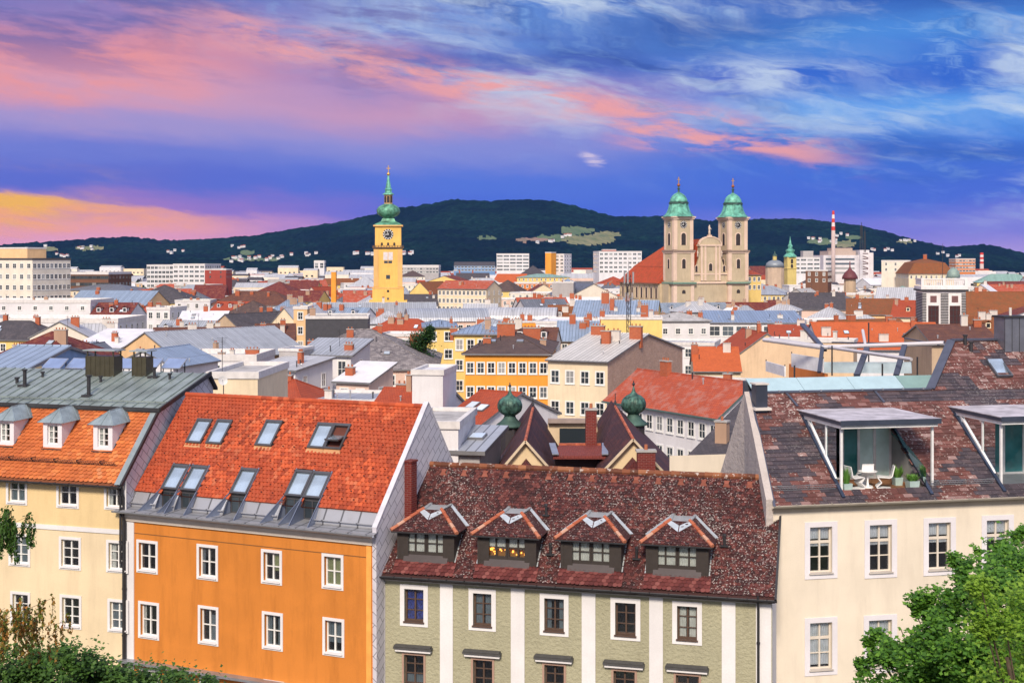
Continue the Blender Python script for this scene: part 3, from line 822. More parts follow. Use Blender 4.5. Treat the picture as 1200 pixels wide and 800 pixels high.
def shingle_white():
    k = 'slatew'
    if k in MATS: return MATS[k]
    m, n, b = base_mat('white_slate_cladding')
    uv = n.new('ShaderNodeTexCoord'); mp = n.new('ShaderNodeMapping'); mp.inputs['Rotation'].default_value = (0, 0, radians(38)); n.put(mp.inputs['Vector'], uv.outputs['UV'])
    br = n.new('ShaderNodeTexBrick'); n.put(br.inputs['Vector'], mp.outputs[0]); br.inputs['Scale'].default_value = 1
    br.inputs['Brick Width'].default_value = .8; br.inputs['Row Height'].default_value = .38; br.inputs['Mortar Size'].default_value = .016
    br.inputs['Color1'].default_value = (.58, .57, .62, 1); br.inputs['Color2'].default_value = (.50, .49, .55, 1); br.inputs['Mortar'].default_value = (.16, .16, .19, 1)
    big = n.noise(uv.outputs['Object'], .8, 6, .65)
    n.put(b.inputs['Base Color'], n.mix(n.mul(n.sstep(big, .45, .75), .35), br.outputs['Color'], (.34, .33, .36, 1))); b.inputs['Roughness'].default_value = .6
    bump(n, b, br.outputs['Fac'], -.4, .02); MATS[k] = m; return m
CURT = plain('curtain_white', (.62, .62, .60), .9, scale=5); CURT_G = plain('curtain_olive', (.30, .32, .16), .9, scale=5); CURT_B = plain('curtain_dim', (.16, .20, .24), .9, scale=5)
CURT_BLUE = plain('curtain_blue', (.03, .05, .28), .9, scale=9, var=.6); BLIND = plain('blind_pale', (.78, .79, .84), .8, scale=3)
BRN = plain('window_wood_brown', (.09, .055, .04), .6, scale=6)
def px_rect(H, r, y=0.0):
    """pixel rectangle (x0,y0,x1,y1) on the facade -> local x, z, w, h"""
    xm, ym = (r[0]+r[2])/2, (r[1]+r[3])/2
    a = H.fp(r[0], ym, y); b = H.fp(r[2], ym, y); c = H.fp(xm, r[1], y); d = H.fp(xm, r[3], y)
    return (a[0]+b[0])/2, (c[1]+d[1])/2, b[0]-a[0], c[1]-d[1]
def downpipe(par, x, y, z0, z1, m=GUT, r=.055):
    mb = MB(); mb.tube((x, y, z0), (x, y, z1-.5), r, n=8); mb.tube((x, y, z1-.5), (x, y-.18, z1-.1), r, n=8); mb.tube((x, y-.18, z1-.1), (x, y-.18, z1+.1), r, n=8)
    z = z0+1
    while z < z1-.6: mb.tube((x, y, z), (x, y, z+.06), r+.02, n=8); z += 2.2
    return mb.build('downpipe', m, par, smooth=False)
def gutter(par, x0, x1, y, z, r=.09, m=GUT):
    mb = MB(); n = 6
    for k in range(n):
        a0, a1 = pi+pi*k/n, pi+pi*(k+1)/n
        for rr in (r, r*.86): mb.poly([(x0, y+rr*cos(a0), z+rr*sin(a0)), (x1, y+rr*cos(a0), z+rr*sin(a0)), (x1, y+rr*cos(a1), z+rr*sin(a1)), (x0, y+rr*cos(a1), z+rr*sin(a1))])
    mb.bar((x0, y-r, z), (x1, y-r, z), .02, .025)
    x = x0+.3
    while x < x1: mb.bar((x, y-r, z+.01), (x, y+r+.1, z+.03), .03, .01); x += .8
    return mb.build('gutter', m, par)
def snow_guard(par, al, y0, z0, t, x0, x1, m=None):
    ca, sa = cos(al), sin(al); pt = lambda x, t, h: (x, y0+t*ca-h*sa, z0+t*sa+h*ca)
    mb = MB(); h0, h1 = .06, .30
    for h in (h0, (h0+h1)/2, h1): mb.bar(pt(x0, t, h), pt(x1, t, h), .022)
    x = x0
    while x < x1: mb.bar(pt(x, t, h0), pt(x, t, h1), .014); x += .13
    x = x0+.3
    while x < x1: mb.bar(pt(x, t, h1+.03), pt(x, t+.30, .03), .035); mb.bar(pt(x, t, h1+.03), pt(x, t, 0), .035); x += 1.3
    return mb.build('snow_guard', m or GUT, par)
SKYG = plain('roof_window_glass', (.50, .61, .70), .07, .75, var=.25, scale=.8, sp=1.0)

# ---- orange house
def orange_house():
    H = Near((147, 597), (437, 625), 65, 47, 11)
    par = H.root('orange_house', 'bright orange house with red tiled roof and white framed windows in the front row')
    W = H.W; D = 9.4; z = H.H; wm = plaster('orange_render', (.60, .215, .042), 22, .2, .6); al = H.al
    rows = [(160.5, 633, 185, 671), (231, 638, 255.5, 679), (306.5, 644, 330.5, 684), (377.5, 649, 402.5, 690),
            (162.5, 705, 186.5, 748), (232.5, 710, 256, 755), (307.5, 717, 331.5, 761), (378.5, 724, 403.5, 768),
            (164, 783, 187, 825), (234, 790, 257, 833), (309, 797, 333, 841), (380, 804, 405, 849)]
    ws = [px_rect(H, r) for r in rows]
    ws = [(a, b, c-.24, d-.24) for a, b, c, d in ws]
    holes = [(a-c/2, a+c/2, b-d/2, b+d/2) for a, b, c, d in ws]
    zr = D/2*H.k
    mb = MB(); mb.wallholes(0, W, 0, z, holes, .22)
    mb.poly([(W, D, 0), (0, D, 0), (0, D, z), (W, D, z)])
    mb.build('wall', wm, par)
    mb = MB(); mb.poly([(0, D, 0), (0, 0, 0), (0, 0, z), (0, D/2, z+zr), (0, D, z)]); mb.build('side_wall', shingle_white(), par)
    # right hand fire wall clad in pale slates, standing a little above the tiles
    mb = MB(); th = .20; up = .22
    prof = [(-.05, z-.9), (-.05, z+.25), (D/2, z+zr+up), (D*.82, z+zr*.30), (D+.05, z+zr*.08), (D+.05, 0), (0, 0)]
    mb.poly([(W+th, p[0], p[1]) for p in prof]); mb.poly([(W, p[0], p[1]) for p in prof][::-1])
    for a, b in zip(prof, prof[1:]+prof[:1]): mb.poly([(W, a[0], a[1]), (W+th, a[0], a[1]), (W+th, b[0], b[1]), (W, b[0], b[1])])
    g = mb.build('gable_wall', shingle_white(), par)
    mb = MB()
    for a, b in zip(prof[1:4], prof[2:5]): mb.bar((W+th/2, a[0], a[1]+.02), (W+th/2, b[0], b[1]+.02), th+.04, .05)
    mb.build('coping', plain('coping_pale', (.62, .62, .66), .5, .3), g)
    mb = MB(); mb.box(W+.20, W+.56, D*.26, D*.26+.5, z-.2, z+zr*.95-2.0); mb.box(W+.16, W+.60, D*.26-.04, D*.26+.54, z+zr*.95-2.0, z+zr*.95-1.92)
    mb.build('chimney', brickm('dark_red_brick', (.17, .025, .02), (.12, .02, .018), (.2, .1, .09), .3, .1), par)
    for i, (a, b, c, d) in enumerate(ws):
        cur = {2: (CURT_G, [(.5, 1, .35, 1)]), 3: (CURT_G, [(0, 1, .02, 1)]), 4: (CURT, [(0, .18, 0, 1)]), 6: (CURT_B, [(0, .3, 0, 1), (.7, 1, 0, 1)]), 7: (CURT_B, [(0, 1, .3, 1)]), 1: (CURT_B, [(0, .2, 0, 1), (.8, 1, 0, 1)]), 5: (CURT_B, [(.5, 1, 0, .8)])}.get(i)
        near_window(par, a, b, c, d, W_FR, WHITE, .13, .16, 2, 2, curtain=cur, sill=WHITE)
    # white corner strip, top frieze line, cornice
    mb = MB(); a = H.fp(157.5, 640)[0]; mb.box(.02, a, -.05, -.001, 0, z-.55); mb.build('corner_strip', WHITE, par)
    mb = MB(); a = H.fp(430, 700)[0]; mb.box(a, W-.05, -.06, -.001, 0, z-.55); mb.build('corner_strip', plain('orange_strip', (.85, .36, .08), .8), par)
    mb = MB(); mb.box(.0, W, -.10, -.001, z-.50, z-.30); mb.box(0, W, -.22, -.101+.1, z-.298, z-.12); mb.box(0, W, -.34, 0, z-.118, z-.02); mb.build('cornice', plaster('cornice_cream', (.62, .56, .50), 20, .1), par)
    zl = H.fp(300, 640)[1]-.0; zl = H.fp(300, 639.5)[1]
    mb = MB(); mb.box(a*0+.45, W-.1, -.014, -.001, zl, zl+.035); mb.build('facade_joint', plain('joint_dark', (.20, .09, .03), .9), par)
    # ground floor ledge
    zg = H.fp(250, 786)[1]; mb = MB(); mb.box(-.1, W+.1, -.45, -.002, zg-.12, zg); mb.build('ledge', ZINC2, par)
    # roof: underlay, tiles, ridge, metal apron
    R = MB()
    lowx = []
    for pp in ((206.5, 560), (229, 561.5), (287, 565), (351.5, 567.5), (372.5, 569.5)):
        q = H.rp(*pp); lowx.append((q[0], q[1]/cos(al)))
    ty0 = H.rp(300, 588)[1]/cos(al)
    U_ = MB(); U_.wallholes(-.05, W, ty0+.02, D/2/cos(al), [(a-.42, a+.42, 0, b-.6) for a, b in lowx], .10)
    Mu = Matrix.Translation((0, 0, z-.03)) @ Matrix.Rotation(al-pi/2, 4, 'X'); R.v = [tuple(Mu @ Vector(p)) for p in U_.v]; R.f = U_.f; R.m = U_.m
    R.slab([(W, D+.3, z-.3*H.k-.03), (-.05, D+.3, z-.3*H.k-.03), (-.05, D/2+.001, z+zr-.03), (W, D/2+.001, z+zr-.03)], .15)
    orn = tilegeo('orange_tiles', [(0, (.27, .045, .018, 1)), (.35, (.42, .070, .024, 1)), (.7, (.56, .105, .034, 1)), (1, (.50, .15, .07, 1))], patch=(.36, .060, .022), pscale=.35)
    roof = R.build('roof', plain('underlay', (.10, .03, .02), .9), par)
    lit = [((234.5, 506), .92, 1.45), ((258, 507), .92, 1.45), ((316, 508.5), .95, 1.5), ((377, 511.5), .92, 1.45), ((396.5, 512.5), .92, 1.45)]
    low = [((206.5, 560), 1), ((229, 561.5), 1), ((287, 565), 1), ((351.5, 567.5), 1), ((372.5, 569.5), 1)]
    holes = []; slots = []
    for (p, w, h) in lit:
        x, y, zz = H.rp(*p); t = y/cos(al); slots.append((x, t, w, h)); holes.append((x-w/2+.02, x+w/2-.02, t-h/2, t+h/2))
    lows = []
    for (p, q) in low:
        x, y, zz = H.rp(*p); t = y/cos(al); w, h = .95, 1.42; lows.append((x, t, w, h)); holes.append((x-w/2+.02, x+w/2-.02, 0, t+h/2))
    mb = MB(); T1 = D/2/cos(al)
    t0 = H.rp(300, 588)[1]/cos(al)
    tiles(mb, al, z, 0, t0, T1-.05, lambda t: -.08, lambda t: W-.02, .205, .215, 'wave', holes, .006, 5, .045)
    # snow hooks: dark little noses on every few tiles
    ca, sa = cos(al), sin(al); k = 0; t = t0+.5
    while t < T1-.3:
        x = .25+(k % 2)*.31
        while x < W-.3:
            if not any(h[0]-.1 < x < h[1]+.1 and h[2]-.25 < t < h[3]+.2 for h in holes):
                mb.box(x-.032, x+.032, t*ca-.08*sa-.02, t*ca-.06*sa, z+t*sa+.05, z+t*sa+.10, 1)
            x += .62
        t += .43*2 if k % 2 else .43; k += 1
    mb.build('roof_tiles', [orn, plain('hook_brown', (.09, .02, .015), .8)], roof)
    mb = MB(); x = -.1
    rr = random.Random(3)
    while x < W-.1:
        x2 = min(x+.34, W); mb.tube((x, D/2, z+zr+.02), (x2+.02, D/2, z+zr+.02+rr.uniform(-.008, .008)), .13, .115, 10); x += .33
    mb.build('ridge_tiles', orn, roof)
    M = Matrix.Rotation(al, 4, 'X')
    FR = plain('roof_window_frame', (.10, .10, .11), .4, .5)
    for i, (x, t, w, h) in enumerate(slots):
        mb = MB(); mb.box(-w/2, w/2, -h/2, -h/2+.1, -.12, .14, 0, M); mb.box(-w/2, w/2, h/2-.14, h/2, -.12, .15, 0, M)
        mb.box(-w/2, -w/2+.09, -h/2+.1, h/2-.14, -.12, .14, 0, M); mb.box(w/2-.09, w/2, -h/2+.1, h/2-.14, -.12, .14, 0, M)
        mb.box(-w/2-.02, w/2+.02, -h/2-.22, -h/2-.002, .02, .05, 1, M)
        o = mb.build('roof_window', [FR, plain('flashing_tan', (.50, .26, .12), .6)], par, loc=(x, t*ca, z+t*sa))
        if i == 4:   # tilted open on its middle hinge
            mb = MB(); mb.box(-w/2+.09, w/2-.09, -h/2+.1, h/2-.14, -.60, -.58, 0, M); mb.build('room', room_mats(), o)
            M2 = M @ Matrix.Rotation(radians(-38), 4, 'X'); mb = MB(); mb.box(-w/2+.1, w/2-.1, -h/2+.12, h/2-.16, .05, .07, 0, M2); mb.build('pane', SKYG, o)
            mb = MB()
            for a in ((-w/2+.08, -w/2+.15), (w/2-.15, w/2-.08)): mb.box(a[0], a[1], -h/2+.1, h/2-.14, .03, .09, 0, M2)
            for a in ((-h/2+.08, -h/2+.15), (h/2-.2, h/2-.13)): mb.box(-w/2+.15, w/2-.15, a[0], a[1], .03, .09, 0, M2)
            mb.build('sash', FR, o)
        else:
            mb = MB(); mb.box(-w/2+.088, w/2-.088, -h/2+.098, h/2-.138, .06, .085, 0, M); mb.build('pane', SKYG, o)
    for i, (x, t, w, h) in enumerate(lows):
        tb = t-h/2; yb, zbm = tb*ca, tb*sa
        mb = MB(); Mt = M
        mb.box(-w/2, w/2, -h/2, -h/2+.1, -.05, .16, 0, M); mb.box(-w/2, w/2, h/2-.14, h/2, -.05, .17, 0, M)
        mb.box(-w/2, -w/2+.09, -h/2+.1, h/2-.14, -.05, .16, 0, M); mb.box(w/2-.09, w/2, -h/2+.1, h/2-.14, -.05, .16, 0, M)
        o = mb.build('roof_window', FR, par, loc=(x, t*ca, z+t*sa))
        mb = MB(); mb.box(-w/2+.088, w/2-.088, -h/2+.098, h/2-.138, .06, .085, 0, M); mb.build('pane', SKYG, o)
        # upright light below, between flared metal cheeks
        mb = MB(); y0 = yb+.03; mb.box(-w/2, -w/2+.07, y0, y0+.08, .12, zbm, 0); mb.box(w/2-.07, w/2, y0, y0+.08, .12, zbm, 0)
        mb.box(-w/2+.07, w/2-.07, y0, y0+.08, .12, .19, 0); mb.box(-w/2+.07, w/2-.07, y0, y0+.08, zbm-.1, zbm-.003, 0); mb.box(-.03, .03, y0-.005, y0+.07, .19, zbm-.1, 0)
        mb.build('lower_frame', FR, o, loc=(0, -t*ca, -t*sa))
        mb = MB(); mb.box(-w/2+.06, w/2-.06, y0+.03, y0+.05, .16, zbm-.05); mb.build('lower_pane', G_DK, o, loc=(0, -t*ca, -t*sa))
        mb = MB()
        for sx in (-1, 1):
            xx = sx*w/2; a = (xx, y0-.02, .02); b = (xx, y0-.02, zbm+.12); c = (xx+(-.48 if sx < 0 else .10), -.28, .06)
            mb.poly([a, b, c]); mb.poly([(p[0]+.04*sx, p[1], p[2]) for p in (c, b, a)])
            mb.bar(b, c, .03, .03); mb.bar((xx, y0, zbm+.10), (xx, (t+h/2)*ca, (t+h/2)*sa+.1), .05, .12)
        mb.build('cheek', plain('cheek_bluegrey', (.22, .26, .36), .45, .5), o, loc=(0, -t*ca, -t*sa))
    mb = MB(); ya = t0*ca
    mb.slab([(-.3, -.42, z+.04), (W+.3, -.42, z+.04), (W+.0, ya+.5, z+.14), (-.05, ya+.5, z+.14)], .05)
    xc = [-.05]
    for a in sorted(q[0] for q in lows): xc += [a-.49, a+.49]
    xc.append(W)
    for a, b in zip(xc[::2], xc[1::2]):
        if b-a < .1: continue
        mb.slab([(a, ya-.278, z+.30), (b, ya-.278, z+.30), (b, ya+.06, z+(ya+.06)*H.k-.015), (a, ya+.06, z+(ya+.06)*H.k-.015)], .06)
        mb.slab([(a, ya-.33, z+.16), (b, ya-.33, z+.16), (b, ya-.279, z+.302), (a, ya-.279, z+.302)], .06)
        mb.tube((a, ya-.40, z+.30), (b, ya-.40, z+.30), .03, n=6)
    mb.build('eaves_sheet', ZINC, roof)
    gutter(par, -.35, W+.3, -.50, z+.02, .10, ZINC2)
    downpipe(par, .10, -.14, 0, z-.1)
    # flower pots on the far side terrace rail are left to the house behind
orange_house()

# ---- grey-green house with four hipped dormers
def green_house():
    H = Near((441, 662), (905, 690), 60, 43, 11)
    par = H.root('green_house', 'pale green house with white pilasters and four dormers under a lichen spotted dark red roof')
    W = H.W; al = H.al; D = 8.3; z = H.H; zr = D/2*H.k; ca, sa = cos(al), sin(al)
    grn = plaster('pebble_green', (.39, .375, .26), 7, .9, .3, .08)
    R1 = [(474, 690, 496.5, 728), (554.5, 695, 576, 733), (638, 701, 661, 739), (721, 706, 745, 744), (793.5, 710, 817, 749)]
    R2 = [(473.5, 767, 496.5, 812), (554.5, 773, 577, 818), (638, 779, 661, 824), (719, 786, 744, 830), (792, 791, 819, 836)]
    w1 = [px_rect(H, r) for r in R1]; w2 = [px_rect(H, r) for r in R2]
    holes = [(a-c/2, a+c/2, b-d/2, b+d/2) for a, b, c, d in w1+w2]
    mb = MB(); mb.wallholes(0, W, 0, z, holes, .24); mb.build('wall', grn, par)
    mb = MB(); mb.poly([(0, D, 0), (0, 0, 0), (0, 0, z), (0, D/2, z+zr), (0, D, z)]); mb.poly([(W, 0, 0), (W, D, 0), (W, D, z), (W, D/2, z+zr), (W, 0, z)]); mb.poly([(W, D, 0), (0, D, 0), (0, D, z), (W, D, z)])
    mb.build('side_wall', WHITE, par)
    lightw = plaster('pilaster_white', (.74, .73, .74), 14, .1, .14)
    for a, b in ((438, 451.5), (516, 531), (599, 615), (682, 698), (761, 777), (846, 862), (886, 904)):
        xa = max(0, H.fp(a, 700)[0]); xb = min(W, H.fp(b, 700)[0]); mb = MB(); mb.box(xa, xb, -.06, -.001, 0, z-.621); mb.build('pilaster', lightw, par)
    mb = MB(); mb.box(0, W, -.09, -.0015, z-.62, z-.45); mb.box(0, W, -.20, -.0015, z-.448, z-.36); mb.build('cornice', plaster('cornice_grey', (.55, .52, .47), 14, .1), par)
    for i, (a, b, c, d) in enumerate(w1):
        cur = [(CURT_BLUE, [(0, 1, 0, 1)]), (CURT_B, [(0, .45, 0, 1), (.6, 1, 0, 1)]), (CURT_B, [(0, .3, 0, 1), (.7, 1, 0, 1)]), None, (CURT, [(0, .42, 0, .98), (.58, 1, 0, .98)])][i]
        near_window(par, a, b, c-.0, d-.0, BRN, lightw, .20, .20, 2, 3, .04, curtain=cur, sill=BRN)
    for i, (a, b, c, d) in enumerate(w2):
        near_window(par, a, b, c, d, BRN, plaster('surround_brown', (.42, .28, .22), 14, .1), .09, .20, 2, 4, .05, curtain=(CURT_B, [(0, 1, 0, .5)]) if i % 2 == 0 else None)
        zt = b+d/2+.28; mb = MB(); mb.box(a-c/2-.42, a+c/2+.42, -.26, -.001, zt, zt+.10, 0); mb.box(a-c/2-.36, a+c/2+.36, -.19, -.001, zt-.12, zt-.002, 1); mb.box(a-c/2-.38, a+c/2+.38, -.28, -.001, zt+.102, zt+.17, 0)
        mb.build('window_hood', [plain('hood_dark', (.07, .07, .07), .8, scale=5), lightw], par)
    # roof
    gt = tilegeo('old_red_tiles', [(0, (.030, .010, .011, 1)), (.4, (.060, .018, .018, 1)), (.75, (.095, .025, .023, 1)), (1, (.15, .045, .038, 1))], .56, 13, None, .5, (.12, .045, .02))
    R = MB(); xr = W+.12
    R.slab([(-.1, -.35, z-.35*H.k-.03), (xr, -.35, z-.35*H.k-.03), (xr, D/2, z+zr-.03), (-.1, D/2, z+zr-.03)], .14)
    R.slab([(xr, D+.35, z-.35*H.k-.03), (-.1, D+.35, z-.35*H.k-.03), (-.1, D/2+.001, z+zr-.03), (xr, D/2+.001, z+zr-.03)], .14)
    roof = R.build('roof', plain('underlay_dark', (.04, .015, .014), .9), par)
    dorm = [(499, 656.5, 0), (594, 662, 1), (692.5, 667.5, 2), (793.5, 673, 3)]
    DW, DH = 2.62, 1.30; ds = []; holes = []
    for px, py, i in dorm:
        x, y, zz = H.rp(px, py); ds.append((x, y, zz)); holes.append((x-DW/2+.05, x+DW/2-.05, y/ca+.05, (y+DH/H.k)/ca-.1))
    mb = MB(); tiles(mb, al, z, 0, -.40, D/2/ca-.08, lambda t: -.14, lambda t: xr+.02, .175, .150, 'beaver', holes, .009, 9, .04)
    # the row kicks out in front of each dormer: brighter, newer tiles
    mb.build('roof_tiles', gt, roof)
    for x, y, zz in ds:
      mb = MB(); tiles(mb, al*.97, z-.02, -.02, -.38, y/ca-.05, lambda t, x=x: x-DW/2-.05, lambda t, x=x: x+DW/2+.12, .2, .18, 'beaver', (), .008, 21, .045)
      mb.build('replaced_tiles', tilegeo('newer_red_tiles', [(0, (.09, .020, .020, 1)), (.6, (.15, .035, .032, 1)), (1, (.24, .08, .07, 1))]), roof, loc=(0, -.04*sa, .05*ca))
    mb = MB(); x = -.15; rr = random.Random(4)
    while x < xr:
        mb.tube((x, D/2, z+zr+rr.uniform(0, .02)), (x+.4, D/2, z+zr+.02+rr.uniform(-.01, .012)), .15, .125, 9); x += .37
    mb.build('ridge_tiles', tilegeo('ridge_rust', [(0, (.10, .035, .02, 1)), (.5, (.20, .065, .03, 1)), (1, (.32, .13, .06, 1))], .6, 4), roof)
    mb = MB()    # vent tiles under the ridge
    for k in range(17):
        x = .9+k*1.0; t = D/2/ca-.62
        y_, z_ = t*ca, z+t*sa
        mb.poly([(x-.16, y_-.02, z_+.03), (x+.16, y_-.02, z_+.03), (x+.09, y_+.02, z_+.17), (x-.09, y_+.02, z_+.17)]); mb.poly([(x-.09, y_+.02, z_+.17), (x+.09, y_+.02, z_+.17), (x+.12, y_+.24, z_+.27), (x-.12, y_+.24, z_+.27)])
    mb.build('vent_tiles', tilegeo('vent_red', [(0, (.18, .05, .03, 1)), (1, (.28, .09, .06, 1))]), roof)
    mb = MB(); mb.bar((xr+.04, -.42, z-.42*H.k+.05), (xr+.04, D/2, z+zr+.06), .09, .14); mb.build('verge_board', GUT, roof); mb = MB(); mb.bar((-.16, -.42, z-.42*H.k+.05), (-.16, D/2, z+zr+.06), .05, .1); mb.build('verge_board', GUT, roof)
    gutter(par, -.15, xr+.1, -.44, z-.36, .09)
    # dormers
    tl = gt; metal = plain('flashing_light', (.55, .60, .62), .35, .5, scale=3)
    for i, (x, y, zz) in enumerate(ds):
        mb = MB(); w2_, L = DW/2, DH/H.k
        ow, oz0, oz1 = .98, .30, DH-.10
        # front with opening, cheeks, slanting sill board
        F_ = MB(); F_.wallholes(-w2_, w2_, -.10, DH, [(-ow, ow, oz0, oz1)], .12)
        mb.v, mb.f, mb.m = F_.v, F_.f, F_.m
        for sx in (-1, 1): mb.poly([(sx*w2_, 0, -.1), (sx*w2_, L+.2, DH+.0), (sx*w2_, 0, DH)])
        mb.poly([(-w2_+.30, -.16, -.10), (w2_-.30, -.16, -.10), (w2_-.30, .02, oz0-.02), (-w2_+.30, .02, oz0-.02)], 1)
        for sx in (-1, 1):
            mb.box(sx*(w2_-.06)-.06, sx*(w2_-.06)+.06, -.05, .0, -.12, DH, 0)
            mb.bar((sx*(w2_+.03), -.02, -.04), (sx*(w2_+.03), L, DH-.04), .05, .10, 2)
            mb.box(sx*(w2_-.32)-.2, sx*(w2_-.32)+.2, -.035, -.001, -.1, DH-.02, 0)
        dm = mb.build('dormer', [DKWOOD, plain('lead_sill', (.055, .045, .048), .6, .2), metal], par, loc=(x, y, zz))
        o_ = .20; e0 = DH-.02
        fl = (-w2_-o_, -o_-.1, e0); fr = (w2_+o_, -o_-.1, e0); hh = .78; tx = .42; ty = .95
        Lb = (e0+.0)/H.k+.25; bl = (-w2_-o_, Lb, e0); br_ = (w2_+o_, Lb, e0)
        tlp = (-tx, ty, e0+hh); trp = (tx, ty, e0+hh); Lt = (e0+hh)/H.k+.05; tbl = (-tx*1.2, Lt, e0+hh); tbr = (tx*1.2, Lt, e0+hh)
        rb = MB(); rb.poly([fl, fr, trp, tlp]); rb.poly([fr, br_, tbr, trp]); rb.poly([bl, fl, tlp, tbl]); rb.poly([tlp, trp, tbr, tbl], 1)
        rb.poly([fl, bl, (bl[0], bl[1], e0-.06), (fl[0], fl[1], e0-.06)][::-1]); rb.box(-w2_-o_, w2_+o_, -o_-.1, -.002, e0-.07, e0-.004, 2)
        rb.build('roof', [tl, metal, GUT], dm)
        tb = MB(); e_ = Vector(trp)-Vector(fr)
        # modelled tiles on the front hip face
        a2 = atan2(hh, ty+o_+.1); TL = hypot(hh, ty+o_+.1)
        tiles(tb, a2, e0+.015, -o_-.1, 0, TL-.05, lambda t: -w2_-o_+(w2_+o_-tx)*t/TL, lambda t: w2_+o_-(w2_+o_-tx)*t/TL, .17, .15, 'beaver', (), .006, 30+i, .03)
        tb.build('roof_tiles', tl, dm)
        rr = random.Random(i)
        for A_, B_ in ((fl, tlp), (fr, trp)):
            hb = MB(); A_, B_ = Vector(A_), Vector(B_)
            for k in range(5):
                p = A_.lerp(B_, k/5); q = A_.lerp(B_, (k+1.1)/5); hb.tube(p+Vector((0, 0, .05)), q+Vector((0, 0, .03)), .09, .075, 7)
            hb.build('hip_tiles', tilegeo('hip_orange', [(0, (.34, .08, .04, 1)), (.5, (.46, .14, .07, 1)), (1, (.55, .33, .24, 1))]), dm)
        vb = MB(); zt = e0+hh+.03       # the pale sheet patches on top, in a V
        for sx in (-1, 1):
            vb.poly([(sx*tx, ty-.02, zt), (sx*.02, ty-.30, zt-.16), (sx*.02, ty-.62, zt-.37), (sx*(tx+.12), ty-.22, zt-.10)][::sx])
            vb.bar((sx*tx*1.1, Lt-.1, zt), (sx*(w2_+o_), Lb-.3, e0+.05), .18, .05)
            vb.bar((sx*tx, ty, zt), (sx*tx*1.15, Lt, zt+.02), .12, .04)
        vb.build('flashing', metal, dm)
        cur = (CURT, [(0, .48, .0, .97), (.52, 1, 0, .97)]) if i != 1 else (CURT, [(0, .48, .5, .97), (.52, 1, .42, .97)])
        for sx in (-1, 1):
            near_window(dm, sx*ow/2, (oz0+oz1)/2, ow-.02, oz1-oz0, DKWOOD, None, 0, .06, 2, 2, .05, curtain=cur, deep=False)
        if i == 1:   # warm lamps and things on the shelf behind the second dormer's panes
            lb = MB(); rr = random.Random(12)
            for k in range(16):
                lx = -ow+.1+rr.random()*1.75; lz = oz0+.08+rr.random()*.24; s_ = .03+rr.random()*.05
                lb.box(lx, lx+s_, .26, .30, lz, lz+s_*1.3)
            lb.build('lamp_glow', emit('warm_lamp', (1.0, .42, .06), 2.2), dm)
            lb = MB(); lb.box(-ow+.05, ow-.05, .32, .34, oz0+.02, oz0+.38); lb.build('shelf', plain('amber_wood', (.35, .16, .03), .6), dm)
    # small vent pipes on the slope
    for px, py in ((640, 604), (645, 650), (746, 655), (849, 640), (452, 636)):
        x, y, zz = H.rp(px, py); mb = MB(); mb.tube((0, 0, -.1), (0, 0, .42), .06, n=8); mb.tube((0, 0, .42), (0, 0, .50), .09, .07, n=8); mb.box(-.16, .16, -.16, .14, -.02, .03); mb.build('vent_pipe', IRON, par, loc=(x, y, zz+.03))
    x = H.fp(889, 720)[0]; downpipe(par, x, -.15, 0, z-.35)
green_house()

